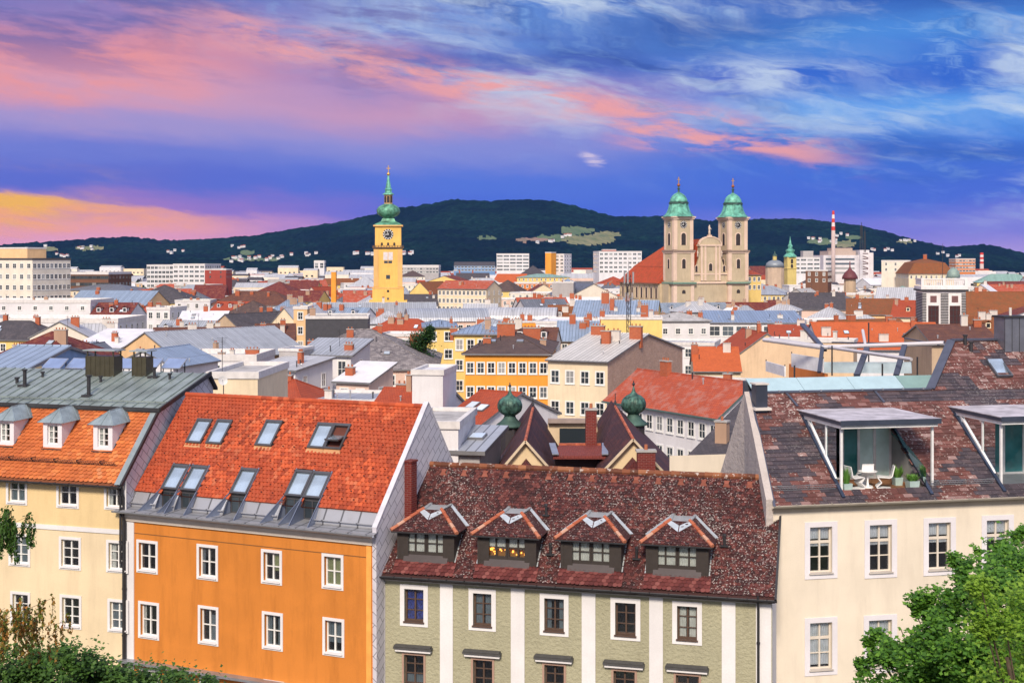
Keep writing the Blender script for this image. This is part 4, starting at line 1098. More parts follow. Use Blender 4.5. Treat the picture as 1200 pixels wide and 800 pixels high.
# ---- cream house, front right, with two roof terraces
def cream_house():
    H = Near((905, 588), (1200, 577), 58, 35, 11)
    par = H.root('cream_house', 'cream plastered house with roof loggias cut into patchy brown slate roof at right')
    W = 22.0; al = H.al; z = H.H; ca, sa = cos(al), sin(al); YR = 5.75; D = 14
    wm = plaster('cream_render', (.76, .68, .56), 26, .3, .28)
    rr_ = [(949, 617, 975, 671), (1019, 614.5, 1045, 670), (1088, 612, 1114, 667), (1156, 609, 1182, 664), (949, 729, 975, 784), (1018, 726, 1045, 781), (1088, 724, 1115, 779), (1157, 722, 1184, 777), (1225, 606, 1251, 661)]
    ws = [px_rect(H, r) for r in rr_]; holes = [(a-c/2, a+c/2, b-d/2, b+d/2) for a, b, c, d in ws]
    mb = MB(); mb.wallholes(0, W, 0, z, holes, .22); mb.poly([(W, 0, 0), (W, D, 0), (W, D, z), (W, 0, z)]); mb.poly([(W, D, 0), (0, D, 0), (0, D, z), (W, D, z)]); mb.build('wall', wm, par)
    for i, (a, b, c, d) in enumerate(ws):
        cur = (BLIND, [(0, 1, .72, 1), (0, 1, .56, .66)]) if i in (0, 1, 2, 3) else (BLIND, [(0, 1, .08, 1)])
        near_window(par, a, b, c, d, plain('window_cream', (.66, .60, .52), .5, var=.05), plaster('surround_pale', (.72, .70, .74), 14, .1, .1), .24, .18, 2, 3, .05, curtain=cur, transom=(.34, .66), sill=plain('sill_stone', (.48, .44, .40), .8), sur_top=.22)
    mb = MB(); mb.box(0, W, -.10, -.001, z-.42, z-.3); mb.box(-.05, W, -.18, -.001, z-.298, z-.24); mb.build('cornice', plaster('cornice_sand', (.62, .52, .40), 14, .1), par)
    # skewed left fire wall
    xs = lambda t: 1.27*t/(YR/ca)
    zt = z+YR*H.k
    mb = MB()
    rough = plaster('rough_gable', (.50, .45, .42), 5, .9, .6, .06)
    for pr in (([(0, 0), (YR, 0), (YR, zt+.1), (-.05, z+.12)], 0), ([(YR, 0), (11.5, 0), (11.5, z-3.5), (YR, zt+.1)], 1)):
        X = lambda y: 1.27*max(0, y)/YR if y <= YR else 1.27
        A_ = [(X(y)-.30, y, q) for y, q in pr[0]]; B_ = [(X(y)+.02, y, q+.0) for y, q in pr[0]]
        mb.poly(A_[::-1]); mb.poly(B_)
        for k in range(len(A_)):
            if k != (1 if pr[1] == 0 else 3): k2 = (k+1) % len(A_); mb.poly([A_[k], A_[k2], B_[k2], B_[k]])
    mb.build('gable_wall', rough, par)
    # roof
    st = tilegeo('patchy_slates', [(0, (.095, .040, .036, 1)), (.5, (.14, .052, .045, 1)), (.8, (.19, .080, .070, 1)), (1, (.30, .20, .19, 1))], .6, 9)
    L1 = H.rp(985, 579)[0]; L1b = H.rp(1097, 579)[0]; L2 = H.rp(1177, 575)[0]
    xa0, xa1 = 3.32, H.rp(1092, 545)[0]; xa1 = max(xa1, xa0+3.9)
    loggias = [(3.30, 7.35, .30, 4.62), (10.92, 15.2, .30, 4.62)]   # local x0,x1,y0,y1 openings
    hol = [(a, b, c/ca, d/ca) for a, b, c, d in loggias]
    roof_m = plain('underlay_slate', (.035, .028, .03), .9)
    R = MB(); R.wallholes(-.05, W, 0, YR/ca+.0, [(a, b, c, d) for a, b, c, d in hol], .12)
    M = Matrix.Translation((0, 0, z)) @ Matrix.Rotation(al-pi/2, 4, 'X')      # wall plane laid onto the slope
    R.v = [(p[0]+(1.30*p[2]/(YR/ca) if p[0] < 1 else 0), p[1], p[2]) for p in R.v]; R.v = [tuple(M @ Vector(p)) for p in R.v]
    T2 = 8.78/ca; xu = 10.45
    R2 = MB(); R2.wallholes(xu, W, YR/ca, T2, [], .12); R2.v = [(p[0]+(2.8 if p[0] < xu+.1 and p[2] > YR/ca+.1 else 0), p[1], p[2]) for p in R2.v]; o_ = len(R.v); R.v += [tuple(M @ Vector(p)) for p in R2.v]; R.f += [tuple(i+o_ for i in f) for f in R2.f]; R.m += R2.m
    zu = z+8.78*H.k
    R.poly([(xu+2.8, 8.78, zu), (W, 8.78, zu), (W, D+3, zu-6), (xu+6.8, D+3, zu-6)]); R.poly([(xu, YR, zt), (xu+2.8, 8.78, zu), (xu+6.8, D+3, zu-6)])
    R.poly([(1.2, YR, zt-.01), (xu, YR, zt-.01), (xu+1.5, 11.5, z-3.5), (2.4, 11.5, z-3.5)])
    roof = R.build('roof', roof_m, par)
    pf = lambda x, t: 1 if (mnoise.noise(Vector((x*.42, t*.55, 4.4)))+.45*mnoise.noise(Vector((x*1.3, t*1.6, 9))) > .21 or (6.2 < t < 6.95 and x > 7)) else 0
    mb = MB(); tiles(mb, al, z, 0, -.30, YR/ca-.02, lambda t: xs(max(t, 0))-.02, lambda t: W, .42, .25, 'slab', hol, .006, 15, .035, pf)
    tiles(mb, al, z, 0, YR/ca-.02, T2, lambda t: xu+2.8*max(0, (t-YR/ca))/(T2-YR/ca), lambda t: W, .42, .25, 'slab', [], .006, 16, .035, pf)
    mb.build('roof_slates', [st, tilegeo('grey_slates', [(0, (.040, .034, .046, 1)), (.5, (.062, .050, .064, 1)), (1, (.095, .070, .080, 1))], .15, 11)], roof)
    mb = MB()
    mb.bar((xs(0)-.02, -.3, z-.2+.05), (1.27-.02, YR, zt+.08), .10, .08); mb.bar((1.2, YR, zt+.07), (xu, YR, zt+.07), .22, .06); mb.bar((xu+2.8, 8.8, zu+.08), (W, 8.8, zu+.08), .3, .1)
    mb.bar((xu-.02, YR, zt+.07), (xu+2.78, 8.78, zu+.07), .42, .06)
    q0 = H.rp(931, 460); mb.bar((3.0, YR, zt+.06), (3.25, 4.9, z+4.9*H.k+.06), .12, .06); mb.bar((7.5, YR, zt+.06), (7.65, 5.0, z+5.0*H.k+.06), .12, .06)
    mb.build('ridge_cap', plain('cap_bluegrey', (.10, .11, .15), .4, .5), roof)
    # clips along the ridge
    mb = MB(); x = 1.6
    while x < xu: mb.box(x-.04, x+.04, YR-.14, YR-.08, zt+.06, zt+.14); x += 1.05
    mb.build('ridge_clips', ZINC2, roof)
    gutter(par, -.1, W, -.36, z-.12, .10, plain('gutter_tan', (.40, .36, .30), .5, .3))
    snow_guard(par, al, 0, z, .62, .25, 3.1, ZINC2); snow_guard(par, al, 0, z, .62, 7.55, 10.6, ZINC2)
    # upper dark roof edge at the eave rail left of the loggia
    # loggias
    slabm = plain('slab_top', (.44, .42, .46), .7, .1, var=.3, scale=1.2); slab_e = plain('slab_edge', (.06, .075, .11), .4, .4)
    tealg = glass_clear('teal_glass', (.22, .62, .60), .16); deck = plain('deck_wood', (.24, .11, .05), .7, var=.4, scale=2.5); wf = plain('loggia_frame', (.78, .78, .78), .45, .1)
    for li, (a, b, c, d) in enumerate(loggias):
        zf = z+.22; zs = z+3.15; yb = 3.7
        mb = MB(); mb.poly([(a, c, zf), (b, c, zf), (b, yb, zf), (a, yb, zf)]); x = a+.15
        lg = mb.build('loggia', deck if li == 0 else ZINC2, par)
        mb = MB(); mb.poly([(a, c, z-.1), (a, d, z-.1), (a, d, z+d*H.k), (a, c, z+c*H.k)]); mb.poly([(b, c, z-.1), (b, c, z+c*H.k), (b, d, z+d*H.k), (b, d, z-.1)]); mb.poly([(a, c, z-.1), (b, c, z-.1), (b, c, zf), (a, c, zf)])
        mb.build('side_lining', plain('lining', (.30, .30, .30), .8), lg)
        # flat canopy
        y0s = -.12+c; dd = (zs-z+.18)/H.k
        mb = MB(); mb.box(a-.12, b+.55, y0s, dd, zs, zs+.16, 1); mb.box(a-.14, b+.57, y0s-.04, dd, zs+.162, zs+.20, 0); mb.box(a-.13, b+.56, y0s-.06, y0s-.001, zs-.02, zs+.2, 1)
        mb.build('canopy', [slabm, slab_e], lg)
        mb = MB(); mb.box(a-.05, b+.45, y0s+.06, y0s+.16, zs-.16, zs-.002); mb.box(a-.05, a+.04, y0s+.16, dd-.3, zs-.16, zs-.002)
        for x in (a+.04, b+.28): mb.box(x, x+.10, y0s+.3, y0s+.40, z+(0.1 if x < b else .3), zs-.162)
        mb.box(a, a+.09, 1.9, 2.0, z+1.3, zs-.162)
        mb.bar((a+.02, .9, z+.9*H.k+.1), (a+.02, 3.9, zs-.1), .09, .09)
        mb.build('canopy_frame', wf, lg)
        # back glazing: sliding doors
        mb = MB(); n = 5 if li == 0 else 4; xs_ = [a+.05+(b-a-.1)*k/n for k in range(n+1)]
        for x in xs_: mb.box(x-.06, x+.06, yb-.03, yb+.08, zf, zs-.002)
        mb.box(a, b, yb+.005, yb+.075, zf, zf+.09); mb.box(a, b, yb+.005, yb+.075, zs-.17, zs-.05)
        mb.build('door_frame', wf, lg)
        mb = MB()
        for k in range(n):
            if li == 0 and k == 1: continue
            mb.box(xs_[k]+.045, xs_[k+1]-.045, yb+.03, yb+.045, zf+.09, zs-.17, 1 if (li == 0 and k >= n-2) else 0)
        mb.build('glass_door', [plain('teal_glazing', (.035, .19, .20), .08, var=.4, scale=.6, sp=.9), plain('frosted_panel', (.60, .84, .77), .3, var=.2, scale=.7)], lg)
        mb = MB(); mb.box(a, b, yb+3.0, yb+3.05, zf, zs); mb.box(a, b, yb+.1, yb+3.0, zf-.05, zf); mb.box(a, a+.03, yb+.1, yb+3, zf, zs); mb.box(b-.03, b, yb+.1, yb+3, zf, zs)
        mb.box(a+1.0, a+1.9, yb+1.2, yb+1.8, zf, zf+.8)
        mb.build('room', plain('room_mid', (.34, .40, .38), .9), lg)
        # glazed left cheek and low glass rail on the right
        mb = MB(); mb.poly([(a+.03, .9, z+.9*H.k+.06), (a+.03, yb, z+yb*H.k), (a+.03, yb, zs-.16), (a+.03, .9+.0, zs-.16)]); mb.build('side_glass', tealg, lg); mb = MB(); mb.poly([(b-.03, c+.1, z+.3), (b-.03, yb, z+yb*H.k+.1), (b-.03, yb, zs-.9), (b-.03, c+.1, z+1.15)])
        mb.build('side_glass', tealg, lg)
        for x in (a-.04, b+.04): mb = MB(); mb.bar((x, c-.3, z+(c-.3)*H.k+.08), (x, d, z+d*H.k+.08), .14, .10); mb.build('roof_trim', plain('trim_navy', (.05, .07, .12), .4, .4), lg)
    # pendant lamp in the first loggia's room
    mb = MB(); mb.lathe([(.02, .5), (.05, .3), (.2, .12), (.22, 0), (.1, -.08)], 12); mb.build('pendant_lamp', plain('lamp_white', (.7, .7, .72), .4), par, loc=(4.75, 4.6, z+2.4), smooth=True)
    # roof window at the right, tilted open
    x, y, zz = H.rp(1171, 434); M = Matrix.Rotation(al, 4, 'X'); w, h = .85, 1.25
    mb = MB(); mb.box(-w/2, w/2, -h/2, -h/2+.09, -.1, .13, 0, M); mb.box(-w/2, w/2, h/2-.12, h/2, -.1, .14, 0, M); mb.box(-w/2, -w/2+.08, -h/2+.09, h/2-.12, -.1, .13, 0, M); mb.box(w/2-.08, w/2, -h/2+.09, h/2-.12, -.1, .13, 0, M)
    o = mb.build('roof_window', plain('roof_window_frame2', (.12, .13, .15), .4, .5), par, loc=(x, y, zz+.05))
    mb = MB(); mb.box(-w/2+.08, w/2-.08, -h/2+.09, h/2-.12, -.05, -.03, 0, M); mb.build('room', room_mats(), o)
    mb = MB(); M2 = M @ Matrix.Translation((0, h/2, .1)) @ Matrix.Rotation(radians(14), 4, 'X'); mb.box(-w/2+.03, w/2-.03, -h+.05, 0, .06, .09, 0, M2); mb.build('pane', SKYG, o)
    # vents and metal chimney boxes
    for px, py, ww, hh in ((890, 478, .55, 1.1),):
        x, y, zz = H.rp(px, py); mb = MB(); mb.box(-ww/2, ww/2, -.3, .3, -.5, hh, 0); mb.box(-ww/2-.06, ww/2+.06, -.36, .36, hh, hh+.07, 1); mb.box(-ww/2-.12, ww/2+.12, -.5, .4, -.06, .06, 1)
        mb.build('chimney', [plain('metal_navy', (.06, .07, .10), .4, .5), CH_WHT], par, loc=(x, y, zz))
    x, y, zz = H.rp(1184, 404); mb = MB(); mb.box(-.62, .62, -.5, .5, -.9, 1.0, 0); mb.box(-.7, .7, -.58, .58, 1.0, 1.1, 1)
    for k in range(4): mb.box(-.62+k*.41-.012, -.62+k*.41+.012, -.515, -.5, -.9, 1.0, 1)
    mb.tube((0, 0, 1.1), (0, 0, 1.5), .07, n=8, m=2); mb.build('chimney', [plain('metal_grey', (.20, .21, .25), .4, .6), IRON, CH_WHT], par, loc=(x, y, zz+.4))
    for px, py in ((1131, 404), (1138, 412)):
        x, y, zz = H.rp(px, py); mb = MB(); mb.tube((0, 0, -.2), (0, 0, .45), .09, n=8); mb.tube((0, 0, .45), (0, 0, .52), .13, n=8); mb.build('vent_pipe', IRON, par, loc=(x, y, zz))
    return H, par, loggias
CH_, CPAR, LOGG = cream_house()
def wloc(H, x, y, z):
    p = H.A+H.e*x+H.n*y; return (p.x, p.y, H.zb+z)

def terrace_furniture():
    H = CH_; z = H.H+.225; wh = plain('plastic_white', (.80, .80, .80), .3, var=.03)
    lab = ['white moulded plastic chair left of the round table on the roof terrace', 'white moulded plastic chair right of the round table on the roof terrace', 'white moulded plastic chair behind the round table on the roof terrace']
    a = LOGG[0][0]
    pos = [(a+1.15, 1.25, radians(100)), (a+2.35, 1.15, radians(-110)), (a+1.85, 1.95, radians(175))]
    for (x, y, r), lb in zip(pos, lab):
        p = wloc(H, x, y, z)
        t = thing('terrace_chair', lb, 'chair', p, H.r+r, 'white chairs on the roof terrace'); t.scale = (1.22, 1.22, 1.12)
        # cantilevered one-piece chair: base sheet, rising front, seat, back (side profile swept over the width)
        prof = [(.28, .0), (-.20, .02), (-.24, .06), (-.06, .24), (-.20, .43), (-.14, .46), (.22, .43), (.30, .48), (.38, .86), (.40, .90)]
        def sw(name, pts):
            mb = MB(); hw = .23
            for (y0, z0), (y1, z1) in zip(pts, pts[1:]):
                mb.bar((0, y0, z0), (0, y1, z1), .44, .035, up=(0, 1, 0) if abs(z1-z0) > abs(y1-y0) else (0, 0, 1))
            mb.build(name, wh, t)
        sw('base', prof[:5]); sw('seat', prof[4:8]); sw('backrest', prof[7:])
    p = wloc(H, a+1.75, 1.4, z)
    t = thing('terrace_table', 'round white pedestal table among the chairs on the roof terrace', 'table', p, H.r)
    mb = MB(); mb.lathe([(.40, .70), (.42, .715), (.42, .73), (.40, .74)], 24); mb.build('tabletop', wh, t, smooth=False)
    mb = MB(); mb.lathe([(.26, 0), (.25, .02), (.06, .06), (.04, .3), (.05, .65), (.12, .70)], 16); mb.build('leg', wh, t, smooth=True)
    def planter(x, y, w, hgt, lb, grass):
        p = wloc(H, x, y, z); t = thing('planter', lb, 'planter', p, H.r, 'planters on the roof terrace')
        mb = MB(); q = .85; h_ = .36
        pts0 = [(-w/2*q, -w/2*q, 0), (w/2*q, -w/2*q, 0), (w/2*q, w/2*q, 0), (-w/2*q, w/2*q, 0)]; pts1 = [(-w/2, -w/2, h_), (w/2, -w/2, h_), (w/2, w/2, h_), (-w/2, w/2, h_)]
        mb.poly(pts0[::-1]);
        for k in range(4): mb.poly([pts0[k], pts0[(k+1) % 4], pts1[(k+1) % 4], pts1[k]])
        mb.poly([(a_, b_, c_-.04) for a_, b_, c_ in pts1]); mb.build('pot', plain('pot_pale_green', (.38, .50, .48), .5), t)
        mb = MB(); rr = random.Random(int(x*100))
        for k in range(110):
            an = rr.random()*2*pi; r0 = rr.random()*w*.35; ln = hgt*(.5+.6*rr.random()); sp_ = .18 if grass else .32
            b0 = Vector((r0*cos(an), r0*sin(an), h_-.05)); tip = b0+Vector((cos(an)*sp_*rr.random(), sin(an)*sp_*rr.random(), ln)); s_ = Vector((-sin(an), cos(an), 0))*(.012 if grass else .035)
            mid = b0.lerp(tip, .55)+Vector((0, 0, .02)); mb.poly([b0-s_*.6, b0+s_*.6, mid+s_, tip, mid-s_])
        mb.build('foliage', leafm('planter_leaf', [(0, (.06, .16, .03, 1)), (.6, (.12, .28, .05, 1)), (1, (.22, .38, .08, 1))]), t)
    planter(a+.38, .62, .40, .75, 'pale planter with tall bright grass at the left corner of the roof terrace', True)
    planter(a+3.55, .75, .48, .32, 'low pale planter with trailing green plant at the right front of the roof terrace', False)
    planter(a+3.35, 1.75, .38, .55, 'round green shrub in a pot by the right glass rail of the roof terrace', False)
terrace_furniture()

# ---- yellow house, front left
def yellow_house():
    H = Near((0, 552), (144, 560), 67, 45, 11)
    par = H.root('yellow_house', 'pale yellow house at far left with orange tiled mansard and grey seamed metal upper roof')
    al = H.al; ca, sa = cos(al), sin(al); z = H.H; W = 7.05; X0 = -6.5; yb = 2.95; D = 12; zk = z+yb*H.k
    wm = plaster('yellow_render', (.72, .55, .30), 16, .4, .35)
    rs = [(10, 559.5, 29.5, 588), (69, 562, 90, 592), (125, 565.5, 145.5, 594), (13, 628, 33, 660), (72, 632, 92.5, 664), (127.5, 636, 147.5, 667.5),
          (15, 696, 33, 730), (73, 700, 93, 733), (129, 705, 148, 737.5), (-50, 556, -29, 585), (-47, 625, -27, 657), (-44, 692, -24, 726)]
    ws = [px_rect(H, r) for r in rs]; holes = [(a-c/2, a+c/2, b-d/2, b+d/2) for a, b, c, d in ws]
    zband = H.fp(100, 620)[1]
    mb = MB(); mb.wallholes(X0, W, zband, z, holes, .2); mb.wallholes(X0, W, 0, zband, holes, .2, m=1); mb.build('wall', [wm, plaster('yellow_render_pale', (.74, .61, .41), 16, .4, .35)], par)
    mb = MB(); mb.poly([(X0, D, 0), (X0, 0, 0), (X0, 0, z), (X0, yb, zk), (X0, D, zk+1.2)]); mb.poly([(W, D, 0), (X0, D, 0), (X0, D, z), (W, D, z)]); mb.build('side_wall', wm, par)
    # gable on the right, clad in pale slates
    ur = H.rp(243, 437, .30, 0, 0)
    # upper roof: shallow slope from the break line
    k2 = tan(radians(17)); yr, zr_ = H.sp(243, 437, W)
    k2 = (zr_-zk-.1)/(yr-yb)
    mb = MB(); pr = [(0, 0), (yr+.6, 0), (yr+.6, zr_-.7), (yr, zr_-.1), (yb, zk-.05), (0, z)]
    mb.poly([(W, a, b) for a, b in pr]); mb.build('gable_wall', shingle_white(), par)
    wl = plaster('white_band', (.72, .71, .72), 14, .1, .1)
    mb = MB(); mb.box(X0, W, -.05, -.0012, zband-.11, zband+.11); mb.build('string_course', wl, par)
    for i, (a, b, c, d) in enumerate(ws):
        cur = {0: (CURT_B, [(0, 1, 0, .5)]), 2: (CURT, [(0, .25, 0, 1)]), 5: (CURT, [(0, .3, 0, 1), (.75, 1, 0, 1)]), 8: (CURT_B, [(0, 1, 0, 1)]), 3: (CURT_B, [(0, 1, 0, 1)])}.get(i)
        near_window(par, a, b, c, d, W_FR, wl, .13, .14, 2, 3 if i > 2 else 2, .045, curtain=cur, sill=WHITE)
    mb = MB(); mb.box(X0, W, -.12, -.001, z-.52, z-.42); mb.box(X0, W, -.2, -.001, z-.418, z-.34); mb.build('cornice', plaster('cornice_y', (.48, .42, .33), 14, .1), par)
    R = MB(); R.slab([(X0, -.3, z-.3-.03), (W, -.3, z-.3-.03), (W, yb, zk-.03), (X0, yb, zk-.03)], .12)
    roof = R.build('roof', plain('underlay_orange', (.16, .05, .02), .9), par)
    dpx = [(120.5, 527.5), (61.5, 524.5), (5.5, 521.5), (-49, 519)]
    ds = [H.rp(*p) for p in dpx]; DW, DH = 1.08, 1.25
    hol = [(x-DW/2+.04, x+DW/2-.04, y/ca, (y+DH/H.k)/ca-.1) for x, y, zz in ds]
    om = tilegeo('bright_orange_tiles', [(0, (.42, .105, .030, 1)), (.4, (.56, .15, .04, 1)), (.8, (.66, .21, .06, 1)), (1, (.58, .23, .10, 1))], patch=(.46, .11, .03), pscale=.3)
    mb = MB(); tiles(mb, al, z, 0, -.36, yb/ca-.02, lambda t: X0, lambda t: W-.32, .26, .21, 'beaver', hol, .007, 40, .05); mb.build('roof_tiles', om, roof)
    snow_guard(par, al, 0, z, .66, X0, W-.7)
    # seamed metal upper roof with a dark edge
    mt = plain('patina_metal', (.26, .31, .30), .42, .45, var=.22, scale=.7); dk = GUT
    mb = MB(); e = .22; p0 = (X0, yb-.25, zk+.02); p1 = (W+e, yb-.25, zk+.02); p2 = (W+e, yr, zk+.02+(yr-yb+.25)*k2); p3 = (X0, yr, p2[2])
    mb.slab([p0, p1, p2, p3], .14, 0, 1); mb.slab([(W+e, yr+.7, p2[2]-.8), (X0, yr+.7, p2[2]-.8), p3, p2], .14, 0, 1)
    x = X0+.3
    while x < W+e-.1: mb.bar((x, p0[1]+.02, p0[2]+.03), (x, p2[1], p2[2]+.03), .035, .05, 0); x += .62
    mb.bar((X0, p0[1], p0[2]+.0), (W+e, p0[1], p0[2]+.0), .08, .16, 1); mb.bar((W+e, p0[1], p0[2]+.02), (W+e, yr, p2[2]+.02), .10, .18, 1)
    up = mb.build('upper_roof', [mt, dk], par)
    mb = MB(); mb.bar((W-.16, -.36, z-.28), (W-.16, yb, zk+.05), .34, .06); mb.build('verge_sheet', plain('verge_grey', (.30, .36, .37), .4, .5), roof)
    mb = MB(); mb.bar((W+.05, -.36, z-.28), (W+.05, yb, zk+.03), .10, .16); mb.build('verge_board', dk, roof)
    mb = MB(); x = X0+.2; zl = zk+.6*k2
    while x < W: mb.box(x-.1, x+.5, yb+.42, yb+.46, zk+.67*k2+.07, zk+.67*k2+.16); x += .62
    mb.build('snow_rail', mt, up)
    wb = plaster('dormer_white', (.74, .72, .76), 12, .1, .1)
    for x, y, zz in ds:
        mb = MB(); w2_ = DW/2; L = DH/H.k; F_ = MB(); F_.wallholes(-w2_, w2_, -.05, DH, [(-.30, .30, .16, 1.12)], .1); mb.v, mb.f, mb.m = F_.v, F_.f, F_.m
        for sx in (-1, 1):
            mb.poly([(sx*w2_, 0, -.05), (sx*w2_, L+.05, DH), (sx*w2_, 0, DH)]); mb.bar((sx*(w2_+.02), -.02, -.02), (sx*(w2_+.02), L, DH-.04), .04, .05, 1)
        mb.box(-w2_-.04, w2_+.04, -.14, .0, -.10, -.03, 1)
        dm = mb.build('dormer', [wb, GUT], par, loc=(x, y, zz))
        o_ = .2; e0 = DH; hh = .62; ty = .55; Lb = e0/H.k+.35; Lt = (e0+hh)/H.k+.2
        fl = (-w2_-o_, -o_, e0); fr = (w2_+o_, -o_, e0); bl = (-w2_-o_, Lb, e0+.05); br_ = (w2_+o_, Lb, e0+.05); tp = (0, ty, e0+hh); tb = (0, Lt, e0+hh+.1)
        rb = MB(); rb.poly([fl, fr, tp]); rb.poly([fr, br_, tb, tp]); rb.poly([bl, fl, tp, tb]); rb.poly([fl, bl, br_, fr], 1); 
        for p, q in ((fl, tp), (fr, tp), (tp, tb)): rb.bar(p, q, .05, .05)
        for f in (.35, .7): rb.bar(Vector(fr).lerp(Vector(br_), f), Vector(tp).lerp(Vector(tb), f), .035, .04); rb.bar(Vector(fl).lerp(Vector(bl), f), Vector(tp).lerp(Vector(tb), f), .035, .04)
        rb.bar((0, -o_, e0+.01), tp, .035, .04)
        rb.build('roof', [plain('dormer_sheet', (.27, .33, .35), .4, .45, var=.2, scale=1.5), wb], dm)
        near_window(dm, 0, .64, .6, .96, W_FR, None, 0, .12, 2, 3, .04, curtain=(CURT, [(0, .3, 0, 1)]), deep=False)
    gutter(par, X0, W+.05, -.45, z-.34, .09); downpipe(par, W-.10, -.2, z-4, z-.35); downpipe(par, W+.0, -.1, 0, z-.4, r=.06)
    # chimney housings and vent pipes on the metal roof
    def on(px, py): return H.rp(px, py, k2, yb, yb*H.k+.02)
    bronze = plain('bronze_sheet', (.10, .09, .06), .4, .6, scale=2)
    for px, py, w_, d_, h_, cap in ((117, 442.5, 1.75, .8, 1.15, True), (163, 442.5, .85, .7, 1.1, True)):
        x, y, zz = on(px, py); mb = MB(); mb.box(-w_/2, w_/2, 0, d_, -.3, h_, 0)
        n = int(w_/.28)
        for k in range(n+1): xx = -w_/2+w_*k/n; mb.box(xx-.015, xx+.015, -.02, 0, -.1, h_, 0)
        for sx in (-1, 1):
            for yy in (.05, d_-.05): mb.box(sx*(w_/2-.08)-.03, sx*(w_/2-.08)+.03, yy-.03, yy+.03, h_, h_+.28, 0)
        mb.box(-w_/2-.12, w_/2+.12, -.12, d_+.12, h_+.28, h_+.34, 1)
        mb.build('chimney', [bronze, plain('cap_pale', (.36, .42, .42), .4, .4)], par, loc=(x, y, zz))
    for px, py, r_, h_, b_ in ((29, 453, .10, .85, 1), (104, 465, .10, 1.05, 1), (50, 443, .07, .28, 0), (118, 449, .07, .32, 0), (181, 443, .08, .5, 1), (199, 445.5, .07, .3, 0), (20, 450, .09, .3, 0)):
        x, y, zz = on(px, py); mb = MB(); mb.tube((0, 0, -.1), (0, 0, h_), r_, n=10); mb.tube((0, 0, h_), (0, 0, h_+.08), r_+.05, n=10)
        if b_: mb.box(-.28, .28, -.25, .2, -.15, .12)
        mb.build('vent_pipe', IRON, par, loc=(x, y, zz))
yellow_house()
# ------------------------------------------------------------------ church towers and other landmarks
COPPER = plain('copper_green', (.12, .36, .27), .55, .25, var=.45, scale=.6); COPPER_D = plain('copper_dark', (.05, .10, .085), .6, .3, var=.4, scale=.7); COPPER_T = plain('copper_tower', (.095, .26, .17), .55, .25, var=.6, scale=.7); GOLD = plain('gold', (.75, .45, .12), .3, .9)
CLK_B = plain('clock_black', (.02, .02, .025), .6); CLK_W = plain('clock_white', (.75, .75, .72), .6)
def clock(par, x, y, z, r, rz=0):
    mb = MB(); n = 32
    c = lambda rr, yy: [(rr*sin(2*pi*k/n), yy, rr*cos(2*pi*k/n)) for k in range(n)]
    mb.poly(c(r, -.06)[::-1], 0); a, b = c(r, -.06), c(r, .05)
    for k in range(n): mb.poly([a[k], a[(k+1) % n], b[(k+1) % n], b[k]], 0)
    for k in range(12):
        an = 2*pi*k/12; M = Matrix.Rotation(an, 4, 'Y'); q = r*.10
        mb.box(-q*.8, q*.8, -.09, -.062, r*.66, r*.97, 1, M)
    for an, L, w in ((radians(-95), r*.55, r*.10), (radians(-14), r*.72, r*.07)):
        M = Matrix.Rotation(an, 4, 'Y'); mb.box(-w/2, w/2, -.115, -.092, -r*.12, L, 1, M)
    return mb.build('clock', [CLK_B, CLK_W], par, loc=(x, y, z), rz=rz)
def arch_pts(w, h, n=8):
    pts = [(-w/2, -h/2), (w/2, -h/2)]
    for k in range(n+1):
        a = pi*k/n; pts.append((w/2*cos(a), h/2-w/2+w/2*sin(a)))
    return pts
ARC = {}
def arched(par, x, y, z, w, h, rz=0, name='window', surround=None):
    key = (round(w, 1), round(h, 1), surround is not None)
    if key not in ARC:
        mb = MB(); p = arch_pts(w, h); mb.poly([(a, -.03, b) for a, b in p], 0)
        p2 = [(a*1.35, b*1.0+(b > 0)*.22*w) for a, b in p]
        if surround is not None:
            for k in range(len(p)):
                k2 = (k+1) % len(p); mb.poly([(p[k][0], -.10, p[k][1]), (p2[k][0], -.10, p2[k][1]), (p2[k2][0], -.10, p2[k2][1]), (p[k2][0], -.10, p[k2][1])][::-1], 1)
                mb.poly([(p2[k][0], -.10, p2[k][1]), (p2[k][0], .02, p2[k][1]), (p2[k2][0], .02, p2[k2][1]), (p2[k2][0], -.10, p2[k2][1])], 1)
                mb.poly([(p[k][0], -.10, p[k][1]), (p[k2][0], -.10, p[k2][1]), (p[k2][0], -.03, p[k2][1]), (p[k][0], -.03, p[k][1])], 1)
        ARC[key] = mb.mesh('window', [plain('louvre_dark', (.035, .028, .028), .8, var=.3, scale=2), surround or CLK_W])
    return link(name, ARC[key], par, (x, y, z), rz)
def cross(par, x, y, z, h, m=GOLD):
    mb = MB(); t = h*.05; mb.box(-t, t, -t, t, 0, h); mb.box(-h*.24, h*.24, -t*.9, t*.9, h*.58, h*.58+2*t)
    return mb.build('cross', m, par, loc=(x, y, z))
def ball(par, x, y, z, r, m=GOLD, name='finial_ball'):
    mb = MB(); mb.lathe([(.01, -r)]+[(r*cos(a), r*sin(a)) for a in [radians(q) for q in range(-60, 61, 20)]]+[(.01, r)], 10)
    return mb.build(name, m, par, smooth=True, loc=(x, y, z))

